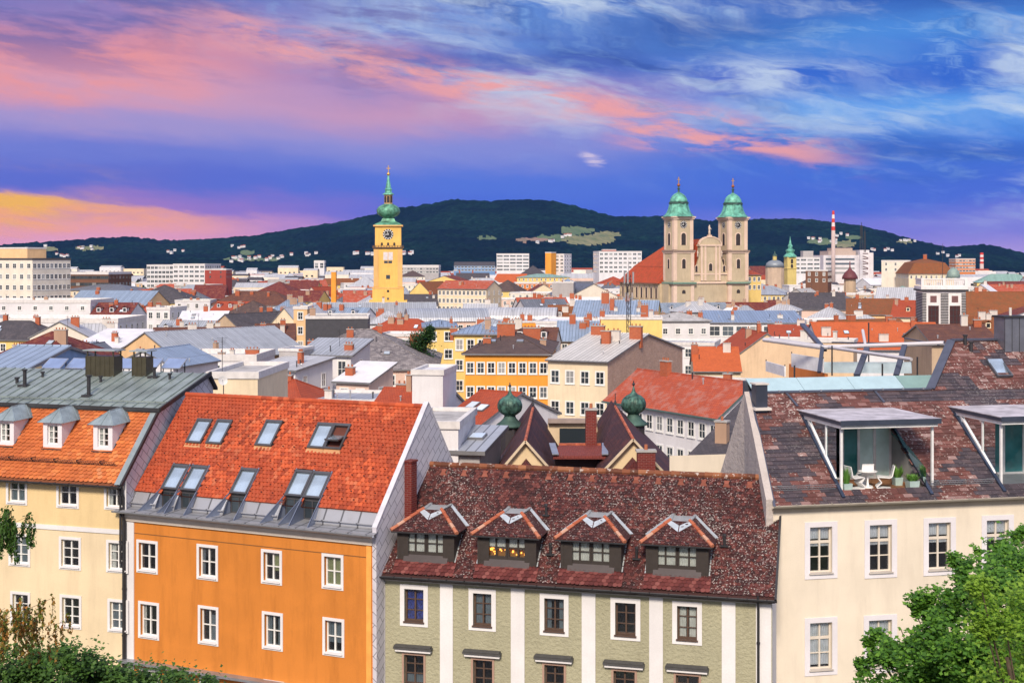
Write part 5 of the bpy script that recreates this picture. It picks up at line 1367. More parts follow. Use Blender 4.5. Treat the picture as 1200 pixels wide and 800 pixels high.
def clock_tower():
    Y = 450; s = Y/F; W = 33*s; rot = radians(4)
    o = P(438.2, 300, Y); par = thing('clock_tower', 'tall yellow church clock tower with green onion dome and gold cross', 'tower', (o.x, o.y, 0), rot)
    zf = lambda py: CZ-(py-HY)*s
    yel = plaster('tower_yellow', (.76, .47, .13), 3, .2, .35); trim = plaster('tower_trim', (.70, .42, .16), 3, .1); dark = plain('cornice_dark', (.13, .08, .05), .8)
    mb = MB(); mb.box(0, W, 0, W, 0, zf(290)); mb.box(-.5, W+.5, -.5, W+.5, 0, zf(337)); mb.box(-1.6, W+1.6, -1.0, W+1.6, 0, zf(352)); mb.box(.35, W-.35, .35, W-.35, zf(290), zf(264)); mb.build('tower_wall', yel, par)
    mb = MB()
    for a in ((0, 1.4), (W-1.4, W)): mb.box(a[0]-.08, a[1]+.08, -.12, -.001, zf(336), zf(292))
    mb.box(-.6, W+.6, -.6, W+.6, zf(338), zf(336.6)); mb.build('pilaster', trim, par)
    mb = MB(); mb.box(-.5, W+.5, -.5, W+.5, zf(290.6), zf(289.4)); mb.box(-.25, W+.25, -.25, W+.25, zf(291.5), zf(290.6))
    for k in range(12):
        xx = -.3+(W+.6)*k/11; mb.box(xx-.12, xx+.12, -.45, -.2, zf(289.4), zf(288)); mb.box(-.45, -.2, xx-.12, xx+.12, zf(289.4), zf(288))
    mb.box(-.5, W+.5, -.5, -.38, zf(288), zf(287.6)); mb.build('gallery', dark, par)
    mb = MB(); mb.box(-.25, W+.25, -.25, W+.25, zf(265.2), zf(263.6)); mb.build('cornice', trim, par)
    clock(par, W/2, .34, zf(274.5), 1.75); clock(par, .34, W/2, zf(274.5), 1.75, -pi/2)
    for px_, py, w_, h_ in ((0, 300, 3.1, 2.6), (0, 307, 2.6, .8)):
        mb = MB(); mb.box(W/2-w_/2, W/2+w_/2, -.06, .0, zf(py)-h_/2, zf(py)+h_/2, 0); mb.box(W/2-.1, W/2+.1, -.09, -.061, zf(py)-h_/2, zf(py)+h_/2, 1)
        mb.build('window', [plain('pale_shutter', (.60, .55, .55), .7) if py == 300 else G_DK, trim], par)
    for py, w_ in ((324.5, 1.3), (341, .7), (350, .7)):
        mb = MB(); yy = -.5 if py > 337 else 0; mb.box(W/2-w_/2, W/2+w_/2, yy-.06, yy-.001, zf(py)-w_*.5, zf(py)+w_*.5); mb.build('window', G_DK, par)
    for fx in (.28, .5, .72):
        arched(par, W*fx, .34, zf(286), .7, 1.1)
    c = W/2; q = lambda px, py: (px/2*s, zf(py))
    mb = MB(); sq = sqrt(2)
    mb.lathe([(W/2*sq*1.04, zf(264.2)), (W/2*sq*.95, zf(262.5)), (9.5*s*sq*.88, zf(259)), (7.2*s*sq, zf(256)), (7*s, zf(255))], 4, c, c, 0, 0, pi/4)
    mb.build('skirt_roof', COPPER_T, par)
    mb = MB(); mb.lathe([q(12, 256), q(13, 254), q(18, 252.8), q(24, 250.5), q(26.5, 247.5), q(26, 245), q(22.5, 242), q(17, 240), q(12, 239), q(12.5, 238.4)], 16, c, c, 0, 0, 0, 8, .06)
    mb.build('onion_dome', COPPER_T, par, smooth=True)
    mb = MB(); mb.lathe([q(11, 238.6), q(10.5, 238), q(10.5, 227.6), q(11, 227.2)], 8, c, c, 0, 0, pi/8); mb.build('lantern', [plain('lantern_ochre', (.42, .26, .12), .8)], par)
    for k in range(8):
        an = k*pi/4; r_ = 10.5*s/2*cos(pi/8); arched(par, c+r_*sin(an), c-r_*cos(an), zf(233), .9, 2.2, an)
    mb = MB(); mb.lathe([q(14.5, 227.4), q(14, 226.6), q(9, 225), q(8, 223), q(9.5, 221), q(7, 219.5), q(5.4, 215), q(3, 209), q(1.6, 204)], 8, c, c, 0, 0, pi/8); mb.build('spire', COPPER, par)
    ball(par, c, c, zf(203), .55); cross(par, c, c, zf(202), 2.6)
clock_tower()

def twin_church():
    Y = 520; s = Y/F; rot = radians(20)
    o = P(789.5, 300, Y); par = thing('twin_tower_church', 'baroque church with two clock towers under green copper domes and long red nave roof', 'church', (o.x, o.y, 0), rot)
    Z = lambda py, yy=Y: CZ-(py-HY)*yy/F
    st = plaster('church_stone', (.50, .41, .28), 2.5, .2, .5); tr = plaster('church_trim', (.68, .52, .41), 2.5, .15, .3); gc = plain('cornice_green', (.16, .26, .20), .7); dk = plain('cornice_umber', (.26, .19, .15), .8)  # dk: darker brown for the cornice mouldings
    W = 8.6; zc1, zc2, zt = Z(331), Z(293.5), Z(254.5); xt = 23.6
    for tx in (0, xt):
        tw = MB(); tw.box(tx, tx+W, 0, W, 0, zc2-.4); tw.box(tx+.25, tx+W-.25, .25, W-.25, zc2-.4, zt); t = tw.build('tower', st, par)
        mb = MB()
        for z0, z1, ins in ((2, zc1-.8, 0), (zc1+.6, zc2-.8, 0), (zc2+.3, zt-.5, .25)):
            for xa in (tx+ins, tx+W-ins-1.3): mb.box(xa-.06, xa+1.36, ins-.16, ins-.001, z0, z1)
            for ya in (ins, W-ins-1.3): mb.box(tx+ins-.16, tx+ins-.001, ya-.06, ya+1.36, z0, z1)
        mb.build('pilaster', tr, t)
        mb = MB(); mb.box(tx-.55, tx+W+.55, -.55, W+.55, zc2-.5, zc2+.15, 0); mb.box(tx-.3, tx+W+.3, -.3, W+.3, zc2-1.0, zc2-.5, 1)
        mb.box(tx-.6, tx+W+.6, -.6, W+.6, zt-.1, zt+.35, 1); mb.box(tx-.25, tx+W+.25, -.25, W+.25, zt-.7, zt-.1, 1)
        mb.box(tx-.8, tx+W+.8, -.8, W+.8, zc1-.55, zc1+.1, 2); mb.box(tx-.5, tx+W+.5, -.5, W+.5, zc1-1.0, zc1-.56, 0)
        mb.build('cornice', [dk, tr, gc], t)
        cx, cy = tx+W/2, W/2; sq = sqrt(2)
        mb = MB(); a = W/2*sq
        mb.lathe([(a*1.05, zt+.34), (a*.95, zt+.7), (a*.80, zt+1.6), (a*.69, zt+3.0), (a*.62, zt+4.6), (a*.60, zt+5.3)], 8, cx, cy, 0, 0, pi/8)
        mb.build('skirt_roof', COPPER, t)
        mb = MB(); mb.lathe([(a*.63, zt+5.29), (a*.63, zt+5.9), (a*.56, zt+6.0)], 12, cx, cy); mb.build('drum', COPPER_D, t)
        mb = MB(); r_ = a*.56; mb.lathe([(r_*1.04, zt+5.98), (r_, zt+6.4), (r_*.93, zt+7.3), (r_*.76, zt+8.3), (r_*.5, zt+9.1), (r_*.22, zt+9.6), (.35, zt+9.9)], 16, cx, cy); mb.build('dome', COPPER, t, smooth=True)
        mb = MB(); mb.lathe([(.42, zt+9.8), (.36, zt+10.9), (.75, zt+11.1), (.3, zt+11.5), (.25, zt+12)], 8, cx, cy); mb.build('finial', COPPER_D, t)
        ball(t, cx, cy, zt+12.5, .62, plain('ball_rust', (.35, .12, .05), .5, .5)); cross(t, cx, cy, zt+13.0, 2.6)
        for sd in (0, 1):
            px_, py_, rz = (cx, -.0, 0) if sd == 0 else (tx, cy, -pi/2); q = .25
            A = lambda z, w, h, ins: arched(t, px_ if sd == 0 else tx+ins, (ins if sd == 0 else cy), z, w, h, rz, surround=tr)
            A(Z(280), 1.9, 4.6, q); A(Z(309), 1.5, 3.6, 0)
            if sd == 0: clock(t, px_, q-.02, Z(263), 1.45, rz)
            else: clock(t, tx+q-.02, cy, Z(263), 1.25, rz)
            mb = MB(); mb.lathe([(.62, -.03), (.62, .03)], 12); 
            arched(t, px_ if sd == 0 else tx, 0 if sd == 0 else cy, Z(342), 1.5, 1.5, rz)
    # middle bay with curved gable
    x0, x1 = W, xt; xm = (x0+x1)/2; hw = 4.4; za = Z(286); 
    mb = MB(); mb.box(x0, x1, .8, 3, 0, zc1+.5); mb.box(xm-hw, xm+hw, .6, 3, zc1+.5, za-.2); mb.box(x0, x1, .9, 2.4, zc1+.5, Z(318))
    pr = [(xm-hw, .6, za-.2)]+[(xm-hw*cos(pi*k/10), .6, za-.2+2.7*sin(pi*k/10)) for k in range(11)]
    mb.poly([(a, .6, c) for a, b, c in pr[1:]][::-1]); mb.poly([(a, 3, c) for a, b, c in pr[1:]])
    # volutes either side
    for sx in (-1, 1):
        pts = [(xm+sx*hw, Z(318))]+[(xm+sx*(hw+2.9*(k/8)), Z(318)+(Z(297)-Z(318))*(1-(k/8))**1.7) for k in range(9)]
        mb.poly([(a, .9, c) for a, c in pts][::sx]); mb.poly([(a, 1.8, c) for a, c in pts][::-sx])
        for p, q in zip(pts[1:], pts[2:]): mb.poly([(p[0], .9, p[1]), (q[0], .9, q[1]), (q[0], 1.8, q[1]), (p[0], 1.8, p[1])])
    f = mb.build('facade', st, par)
    mb = MB()
    for k in range(10):
        a0, a1 = pi*k/10, pi*(k+1)/10; g = lambda a: (xm-(hw+.35)*cos(a), 1.2, za-.1+3.0*sin(a))
        mb.bar(g(a0), g(a1), .45, 1.3, up=(0, 1, 0))
    mb.box(xm-hw-.4, xm+hw+.4, .2, 3, za-.7, za-.1)
    for xx in (xm-hw+.1, xm-hw+1.7, xm+hw-2.5, xm+hw-.9): mb.box(xx, xx+.8, .38, .59, zc1+.6, za-.71)
    mb.box(x0, x1, .3, 1, zc1-.5, zc1+.2); mb.box(x0, x1, .5, 1, Z(322), Z(320.5))
    mb.build('trim', tr, f)
    arched(f, xm, .6, Z(313), 1.4, 2.8, surround=tr); arched(f, xm-6, .85, Z(315), 1.0, 2.4, surround=tr); arched(f, xm+6, .85, Z(315), 1.0, 2.4, surround=tr)
    def statue(x, y, z, h):
        mb = MB(); mb.lathe([(.5*h/4, 0), (.42*h/4, .3*h), (.34*h/4, .5*h), (.50*h/4, .62*h), (.44*h/4, .74*h), (.16*h/4, .80*h), (.26*h/4, .86*h), (.26*h/4, .93*h), (.05, h)], 9)
        mb.bar((.3*h/4, 0, .7*h), (.75*h/4, -.2, .55*h), .22*h/4); mb.bar((-.3*h/4, 0, .7*h), (-.6*h/4, -.3, .82*h), .2*h/4)
        mb.build('statue', plain('statue_stone', (.60, .50, .42), .8), par, smooth=True, loc=(x, y, z))
    mb = MB(); mb.box(xm-.7, xm+.7, .8, 2.2, za+2.3, za+3.6); mb.build('pedestal', tr, par); statue(xm, 1.5, za+3.6, 3.9)
    statue(xm-5.2, 1.3, Z(301), 2.6); statue(xm+5.2, 1.3, Z(301), 2.6)
    # nave
    D = 46; nx0, nx1 = -1.5, xt+W+1.5; xr_ = (nx0+nx1)/2; zr = Z(281, 545); n1 = W+.2
    mb = MB(); mb.box(nx0, nx1, n1, D, 0, zc1-.6); mb.box(nx0+.8, nx0+4, 3, n1, 0, zc1-.6)
    for k in range(9): yy = n1+1+k*4.4; mb.box(nx0-.3, nx0, yy-.5, yy+.5, 0, zc1-1.2)
    nv = mb.build('nave_wall', st, par)
    for k in range(8): arched(nv, nx0, n1+3.2+k*4.4, Z(344), 1.5, 4.2, -pi/2, surround=tr)
    red = tile('nave_red', (.46, .075, .025), (.38, .06, .025), .4, .5, 0, .5, (.16, .06, .02), .5)
    mb = MB(); e = .9; hipd = 14
    A = (nx0-e, n1, zc1-.5); B = (nx1+e, n1, zc1-.5); C_ = (nx1+e, D+e, zc1-.5); D_ = (nx0-e, D+e, zc1-.5); R1 = (xr_, n1, zr); R2 = (xr_, D-hipd, zr)
    # slightly bell-cast slope on the visible side
    mid1 = (nx0+5.0, n1, zc1+(zr-zc1)*.36); mid2 = (nx0+5.0, D-3, zc1+(zr-zc1)*.36)
    mb.poly([D_, A, mid1, mid2]); mb.poly([mid2, mid1, R1, R2]); mb.poly([B, C_, R2, R1]); mb.poly([C_, D_, mid2, R2]); mb.poly([A, B, R1, mid1]); mb.poly([A, D_, C_, B])
    rf = mb.build('nave_roof', red, par)
    mb = MB(); mb.bar(R1, R2, .4, .3); mb.bar(mid1, mid2, .25, .15); mb.bar(R2, (mid2[0], mid2[1], mid2[2]), .3, .2); mb.bar((nx0-e-.1, n1, zc1-.45), (nx0-e-.1, D+e, zc1-.45), .4, .35); mb.build('ridge', plain('ridge_redbrown', (.30, .08, .04), .8), rf)
    c = (xr_-1.5, D-hipd-2); zz = zr-1
    mb = MB(); mb.lathe([(1.5, zz), (1.5, zz+4.2), (1.7, zz+4.3)], 8, *c); mb.lathe([(2.1, zz+4.3), (1.3, zz+5.6), (.6, zz+7.4), (.18, zz+9.5)], 8, *c, m=1); mb.tube((c[0], c[1], zz+9.4), (c[0], c[1], zz+12), .08, n=5, m=1)
    mb.build('ridge_turret', [plain('turret_dark', (.04, .035, .035), .7), plain('turret_roof', (.10, .17, .17), .5, .3)], par)
    mb = MB(); mb.lathe([(2.6, Z(298)), (2.3, Z(292)), (1.4, Z(287)), (.3, Z(284))], 10, xm-4, 12); mb.build('small_dome', COPPER, par, smooth=True)
twin_church()

def green_spire_church():
    Y = 900; s = Y/F; o = P(926, 300, Y); Z = lambda py: CZ-(py-HY)*s
    par = thing('spire_church', 'small yellow church tower with slim green spire right of the twin tower church', 'church', (o.x, o.y, 0), radians(10))
    w = 11*s/2; yl = plaster('spire_yellow', (.60, .48, .18), 2, .1); mb = MB(); mb.box(-w, w, -w, w, 0, Z(301)); mb.box(-w*1.12, w*1.12, -w*1.12, w*1.12, Z(315), Z(314)); mb.build('tower_wall', yl, par)
    mb = MB(); q = lambda px, py: (px/2*s*1.1, Z(py)); mb.lathe([q(15, 301), q(12, 299), q(8, 297), q(8.5, 295), q(10, 294), q(9, 292.5), q(4.5, 291.5), q(4.5, 289), q(5.5, 288.5), q(3, 286), q(1.2, 281), q(.4, 277)], 8, ph=pi/8); mb.build('spire', COPPER, par)
    for zz in (306, 312): arched(par, 0, -w-.01, Z(zz), 1.6, 3.0)
    o = P(908, 300, 880); Z = lambda py: CZ-(py-HY)*880/F; par = thing('domed_chapel', 'low grey dome with yellow lantern beside the slim green spire', 'church', (o.x, o.y, 0), 0); s = 880/F
    mb = MB(); mb.lathe([(11*s, 0), (11*s, Z(313))], 12); mb.build('drum', plaster('drum_tan', (.5, .38, .28), 2), par)
    mb = MB(); mb.lathe([(11.6*s, Z(313.1)), (10*s, Z(308.5)), (7*s, Z(306)), (2.6*s, Z(304.6))], 16); mb.build('dome', plain('dome_grey', (.22, .25, .28), .5, .3), par, smooth=True)
    mb = MB(); mb.lathe([(2.4*s, Z(305)), (2.4*s, Z(300))], 8); mb.build('lantern', yl, par); mb = MB(); mb.lathe([(3*s, Z(300)), (2.6*s, Z(298.6)), (1*s, Z(297.4)), (.2, Z(294.5))], 8); mb.build('cap', COPPER_D, par)
green_spire_church()

def factory():
    wht = plaster('factory_white', (.68, .65, .66), 1, .1, .3); bl = glass_dark('factory_glass', (.14, .18, .22), .2)
    Y = 1150; s = Y/F; Z = lambda py: CZ-(py-HY)*s; o = P(965, 300, Y)
    par = thing('power_plant', 'white factory block with banded windows and tall stair tower beside the red and white chimney', 'factory', (o.x, o.y, 0), 0)
    W = 42*s; mb = MB(); mb.box(0, W, 0, 40, 0, Z(299)); mb.box(W, W+11*s, -2, 30, 0, Z(293)); mb.box(W+11*s, W+18*s, 4, 26, 0, Z(296)); mb.build('wall', wht, par)
    mb = MB(); mb.box(7*s, W-2, 4, 36, Z(299), Z(294)); mb.box(14*s, 36*s, 6, 30, Z(294), Z(290.5)); mb.build('roof_plant', plain('plant_tan', (.42, .33, .28), .8), par)
    for k in range(4):
        z0 = Z(303+5.3*k); mb = MB(); mb.box(2, W-4, -.15, -.01, z0-1.3, z0+.3); mb.build('window_band', bl, par)
    for k in range(9): z0 = Z(297+3*k); mb = MB(); mb.bar((W+3.2*s, -2.3, z0), (W+9.5*s, -2.3, z0-1.4*(k % 2)), .4, .5); mb.build('stair_landing', plain('steel_brown', (.20, .13, .12), .7), par)
    def mast(label, px, py0, py1, w, Yd=1120):
        b = P(px, 300, Yd); zt = CZ-(py0-HY)*Yd/F; t = thing('radio_mast', label, 'mast', (b.x, b.y, Z(py1)), 0)
        mb = MB(); h = zt-Z(py1); n = 9
        for sx, sy in ((-1, -1), (1, -1), (1, 1), (-1, 1)): mb.bar((sx*w, sy*w, 0), (sx*w*.5, sy*w*.5, h), .22)
        for k in range(n):
            a = h*k/n; b_ = h*(k+1)/n; fa = w*(1-.5*k/n); fb = w*(1-.5*(k+1)/n); mb.bar((-fa, -fa, a), (fb, -fb, b_), .14); mb.bar((fa, -fa, a), (-fb, -fb, b_), .14)
        mb.build('lattice', IRON, t); mb = MB(); mb.tube((0, 0, h*.5), (0, 0, h*1.12), .25, n=6); mb.build('pole', IRON, t)
    mast('dark radio mast on the roof of the white factory block', 1009.5, 264, 293, 1.2); mast('thin short radio mast right of the dark one on the factory roof', 1013.5, 271, 296, .6)
    def stack(label, px, py0, Yd, r0, r1, pyr, g=None):
        b = P(px, 300, Yd); zt = CZ-(py0-HY)*Yd/F; t = thing('factory_chimney', label, 'chimney', (b.x, b.y, 0), 0)
        zb = CZ-(pyr-HY)*Yd/F
        mb = MB(); mb.lathe([(r0, 0), (r0*.9, zb)], 16); mb.build('shaft', plaster('stack_concrete', (.50, .40, .38), 1, .1), t, smooth=True)
        n = 5
        for k in range(n):
            a = zb+(zt-zb)*k/n; b_ = zb+(zt-zb)*(k+1)/n; ra = r0*.9+(r1-r0*.9)*k/n; rb = r0*.9+(r1-r0*.9)*(k+1)/n
            mb = MB(); mb.lathe([(ra, a), (rb, b_)], 16); mb.build('band', plain('stack_red', (.55, .05, .04), .7) if k % 2 == 0 else plain('stack_white', (.7, .6, .6), .7), t, smooth=False)
    stack('tall slim factory chimney banded red and white at its top', 976.5, 247, 1120, 1.7, .95, 270)
    stack('short far red and white chimney near the right edge', 1150.5, 296, 2100, 3.2, 2.6, 309)
factory()

def corner_tower():
    Y = 290; s = Y/F; Z = lambda py: CZ-(py-HY)*s; o = P(1081, 300, Y)
    par = thing('corner_tower', 'black and white striped corner tower with balustrade and tall dark windows at right', 'tower', (o.x, o.y, 0), radians(-8))
    W = 49*s; wh = plaster('tower_white', (.74, .72, .72), 4, .1); bk = plain('tower_black', (.03, .03, .035), .7)
    mb = MB(); mb.box(0, W, 0, W, 0, Z(339)); t = mb.build('wall', wh, par)
    for a, b in ((0, .09), (.42, .60), (.90, 1.0)):
        mb = MB(); n = 22
        for k in range(n): z0 = Z(384)+(Z(343)-Z(384))*k/n; mb.box(W*a-(.06 if a == 0 else 0), W*b+(.06 if b == 1 else 0), -.10, -.001, z0, z0+(Z(343)-Z(384))/n*.55)
        mb.build('striped_pier', bk, par)
    mb = MB()
    for k in range(22): z0 = Z(384)+(Z(343)-Z(384))*k/22; mb.box(-.10, -.001, .0, W, z0, z0+(Z(343)-Z(384))/22*.55)
    mb.build('striped_side', bk, par)
    for fx in (.255, .75):
        w = 12*s
        mb = MB(); mb.box(W*fx-w/2, W*fx+w/2, -.08, 0, Z(383), Z(358), 0)
        for q in (-.17, .17): mb.box(W*fx+w*q-.05, W*fx+w*q+.05, -.13, -.081, Z(383), Z(358), 1)
        for q in (363, 370, 377): mb.box(W*fx-w/2, W*fx+w/2, -.12, -.081, Z(q)-.04, Z(q)+.04, 1)
        mb.build('tall_window', [plain('window_maroon', (.06, .025, .025), .25), bk], par)
        mb = MB(); mb.box(W*fx-w*.30, W*fx+w*.30, -.08, 0, Z(354), Z(346.5), 0); mb.build('window', [plain('window_plum', (.16, .08, .08), .4)], par)
    mb = MB(); mb.box(-.5, W+.5, -.5, W+.5, Z(341), Z(339), 1); mb.box(-.35, W+.35, -.35, W+.35, Z(338.99), Z(335.5), 0); mb.build('cornice', [wh, bk], par)
    mb = MB(); mb.box(-.2, W+.2, -.2, .15, Z(335.49), Z(334.3)); mb.box(-.25, W+.25, -.25, .2, Z(327.6), Z(326.4)); mb.box(-.25, .2, .2, W, Z(327.6), Z(326.4)); mb.box(W-.2, W+.25, .2, W, Z(327.6), Z(326.4))
    for k in range(24):
        xx = W*(k+.5)/24; mb.box(xx-.09, xx+.09, -.12, .06, Z(334.29), Z(327.61)); mb.box(-.12, .06, xx-.09, xx+.09, Z(334.29), Z(327.61))
    for xx in (0, W*.5, W): mb.box(xx-.3, xx+.3, -.3, .25, Z(335.4), Z(325.6))
    mb.build('balustrade', wh, par)
    c = W*.82; mb = MB(); mb.lathe([(7.5*s, Z(326)), (7.8*s, Z(322)), (6.5*s, Z(318)), (3.5*s, Z(315)), (.8*s, Z(313.6))], 12, c, W*.6); mb.build('dome', plain('dome_greygreen', (.22, .30, .27), .6, .2), par, smooth=True)
    mb = MB(); mb.tube((W*.55, W*.5, Z(339)), (W*.55, W*.5, Z(285)), .07, .04, 6); mb.build('flagpole', IRON, par)
corner_tower()

def lattice_mast():
    Y = 245; s = Y/F; zb = 12; zt = CZ-(338-HY)*s; o = P(736.5, 300, Y); t = thing('antenna_mast', 'tall dark lattice antenna mast standing on the roofs left of the twin tower church', 'mast', (o.x, o.y, zb), .3)
    h = CZ-(322-HY)*s-zb; w = .42; mb = MB(); n = 16
    for k3 in range(3):
        a = 2*pi*k3/3; b = 2*pi*(k3+1)/3; p = Vector((w*cos(a), w*sin(a), 0)); q = Vector((w*cos(b), w*sin(b), 0)); up = Vector((0, 0, h))
        mb.bar(p, p+up, .09)
        for k in range(n): mb.bar(p+up*(k/n), q+up*((k+1)/n), .05)
    mb.build('lattice', IRON, t); mb = MB(); mb.tube((0, 0, h-1), (0, 0, h+2.5), .05, n=6)
    for a in range(3):
        an = a*2.1; mb.bar((0, 0, h-.6), (.9*cos(an), .9*sin(an), h-.6), .05); mb.box(.9*cos(an)-.14, .9*cos(an)+.14, .9*sin(an)-.08, .9*sin(an)+.08, h-1.6, h+.5)
        mb.box(.7*cos(an)-.10, .7*cos(an)+.10, .7*sin(an)-.06, .7*sin(an)+.06, h-4.6, h-3.2)
    mb.build('aerial_panel', plain('aerial_grey', (.30, .30, .32), .6), t)
lattice_mast()

# brown roofed double house with two onion turrets, right behind the green house
def turret_house():
    par = thing('turret_house', 'dark brown roofed double gabled house with two green onion turrets behind the green house', 'house', (0, 0, ground_z(90)), 0)
    zb = ground_z(90); FOOT.append((3, 92, 13, 24))
    br = tile('brown_plain_tile', (.070, .030, .032), (.050, .024, .028), .22, .26, .25, .4, (.13, .04, .03), .5, .7); cr = plaster('gable_cream', (.72, .57, .36), 10, .2); hipm = plain('hip_red', (.38, .10, .05), .8, var=.4, scale=3)
    L = lambda px, py, Y: P(px, py, Y)-Vector((0, 0, zb))
    def wing(gx, gy, lx, rx, by, Yf, tx, ty, Yb, blx, brx, bby):
        g = L(gx, gy, Yf); a = L(lx, by, Yf); b = L(rx, by, Yf); t_ = L(tx, ty, Yb); bl = L(blx, bby, Yb+1); br_ = L(brx, bby, Yb+1)
        mb = MB(); mb.poly([a, b, g]); mb.poly([(a.x, a.y, 0), (b.x, b.y, 0), b, a]); w = mb.build('gable', cr, par)
        mb = MB(); off = Vector((0, -.35, 0))
        # raking verge of the gable, tiles on both sides, hips meeting at the peak
        g2, a2, b2 = g+off+Vector((0, 0, .12)), a+off+Vector((-.5, 0, -.45)), b+off+Vector((.5, 0, -.45))
        bk = Vector((t_.x, t_.y+4, t_.z))
        mb.poly([a2, g2, t_, bl]); mb.poly([g2, b2, br_, t_]); mb.poly([bl, t_, bk, Vector((bl.x, bl.y+8, bl.z))]); mb.poly([t_, br_, Vector((br_.x, br_.y+8, br_.z)), bk])
        for p, q in ((a2, g2), (g2, b2)): mb.bar(p, q, .12, .14, 1)
        for p, q in ((g2, t_),): mb.tube(p, q, .10, n=6, m=2)
        r = mb.build('roof', [br, plain('verge_cream', (.55, .45, .32), .7), hipm], par)
        mb = MB(); mb.tube(t_, t_+Vector((0, 0, .9)), .03, n=5); mb.tube(t_+Vector((0, 0, .2)), t_+Vector((0, 0, .42)), .12, .05, 6); mb.build('finial', IRON, par)
        # inner little roof in front of each gable, dark red
        c = (a+b)/2; mb = MB(); q0 = a.lerp(b, .22)+Vector((0, -1.6, -.2)); q1 = a.lerp(b, .80)+Vector((0, -1.6, -.2)); qt = c+Vector((0, -1.6, (g.z-a.z)*.52)); qb = qt+Vector((0, 1.55, 0))
        mb.poly([q0, qt, qb, q0+Vector((0, 1.55, 0))]); mb.poly([qt, q1, q1+Vector((0, 1.55, 0)), qb]); mb.poly([q0, q1, qt]); mb.poly([(q0.x, q0.y, 0), (q1.x, q1.y, 0), q1, q0]); mb.build('porch_roof', tile('dark_red_tile', (.13, .03, .03), (.10, .025, .028), .22, .26, .2, .4), par)
        return t_
    wing(615.5, 518, 583, 650, 557, 82, 624.5, 478, 94, 573, 674, 556)
    wing(741.5, 516, 703, 779, 556, 82, 721, 476, 94, 679, 800, 556)
    # link between the wings: low red roof, dark opening, cream wall behind
    mb = MB(); a, b, c, d = L(648, 534, 84), L(712, 534, 84), L(704, 521, 88), L(655, 521, 88); mb.slab([a, b, c, d], .2); lk = mb.build('link_roof', tile('link_red', (.22, .05, .04), (.17, .04, .035), .22, .26, .5, .4), par)
    mb = MB(); mb.bar(c, d, .3, .2); mb.build('ridge', hipm, lk)
    for px in (651, 709): p, q = L(px, 534, 83.8), L(px-4 if px < 680 else px+0, 521, 88.2); mb = MB(); mb.bar(p+Vector((0, 0, .1)), q+Vector((0, 0, .1)), .4, .06); mb.build('flashing', ZINC2, par)
    a, b = L(650, 535, 85), L(712, 535, 85); mb = MB(); mb.poly([(a.x, a.y, 0), (b.x, b.y, 0), b, a]); mb.build('link_wall', plain('link_dark', (.05, .03, .03), .8), par)
    a, b = L(642, 494, 97), L(700, 494, 97); c = L(600, 520, 97); mb = MB(); mb.poly([(a.x, a.y, 0), (b.x, b.y, 0), b, a]); mb.build('rear_wall', plaster('rear_cream', (.66, .52, .36), 8), par)
    mb = MB(); mb.bar(a+Vector((0, -.2, .1)), b+Vector((0, -.2, .1)), .5, .3); mb.build('rear_eaves', plain('rear_eave', (.30, .24, .22), .7), par)
    a = L(672, 508, 96.8); mb = MB(); mb.box(a.x-1.0, a.x+1.0, a.y-.3, a.y-.05, a.z-1.2, a.z+.4); mb.build('opening', G_DK, par)
    for px, py, Yc, h in ((692.5, 522, 88, 2.4), (757, 549, 80, 1.1)):
        p = L(px, py, Yc); chimney(par, p.x, p.y, p.z, .7 if px < 700 else 1.05, .6, h-.1, brickm('dark_red_brick', (.17, .025, .02), (.12, .02, .018), (.2, .1, .09), .3, .1), 1)
    for px, py in ((614, 500), (663, 505), (596, 532), (613, 545)):
        p = L(px, py, 88); mb = MB(); M = Matrix.Translation(p) @ Matrix.Rotation(radians(45), 4, 'X'); 
    # turrets
    for px, lab in ((597.5, 'left'), (742.5, 'right')):
        Y = 96; s = Y/F; o = L(px, 500, Y); Z = lambda py: CZ-(py-HY)*s-zb; dy = 0 if px < 700 else -2
        mb = MB(); mb.lathe([(13.5*s, 0), (13.5*s, Z(499+dy))], 8, o.x, o.y, 0, 0, pi/8); tb = mb.build('turret', plain('turret_black', (.035, .03, .035), .7), par)
        q = lambda r, py: (r*s, Z(py+dy))
        mb = MB(); mb.lathe([q(15.5, 499.5), q(14.6, 497.2), q(10, 493.4), q(6.8, 489.6), q(5.8, 486.5)], 32, o.x, o.y, 0, 0, 0, 16, .10); mb.build('skirt_roof', COPPER_D, tb, smooth=True)
        mb = MB(); mb.lathe([q(5.8, 486.6), q(8.6, 484.6), q(11.8, 481.5), q(12.9, 477.5), q(12.9, 473.5), q(11.4, 469), q(8, 465.6), q(4.2, 463.4), q(2.4, 461.4), q(1.3, 458), q(.6, 454.5)], 48, o.x, o.y, 0, 0, 0, 14, .13)
        mb.build('onion_dome', plain('copper_mottled', (.055, .125, .10), .5, .35, var=.7, scale=2.6), tb, smooth=True)
        mb = MB(); mb.tube((o.x, o.y, Z(456+dy)), (o.x, o.y, Z(448+dy)), .04, n=6); mb.lathe([(.02, -.14), (.12, 0), (.02, .14)], 8, o.x, o.y, Z(452+dy)); mb.build('finial', IRON, tb)
turret_house()
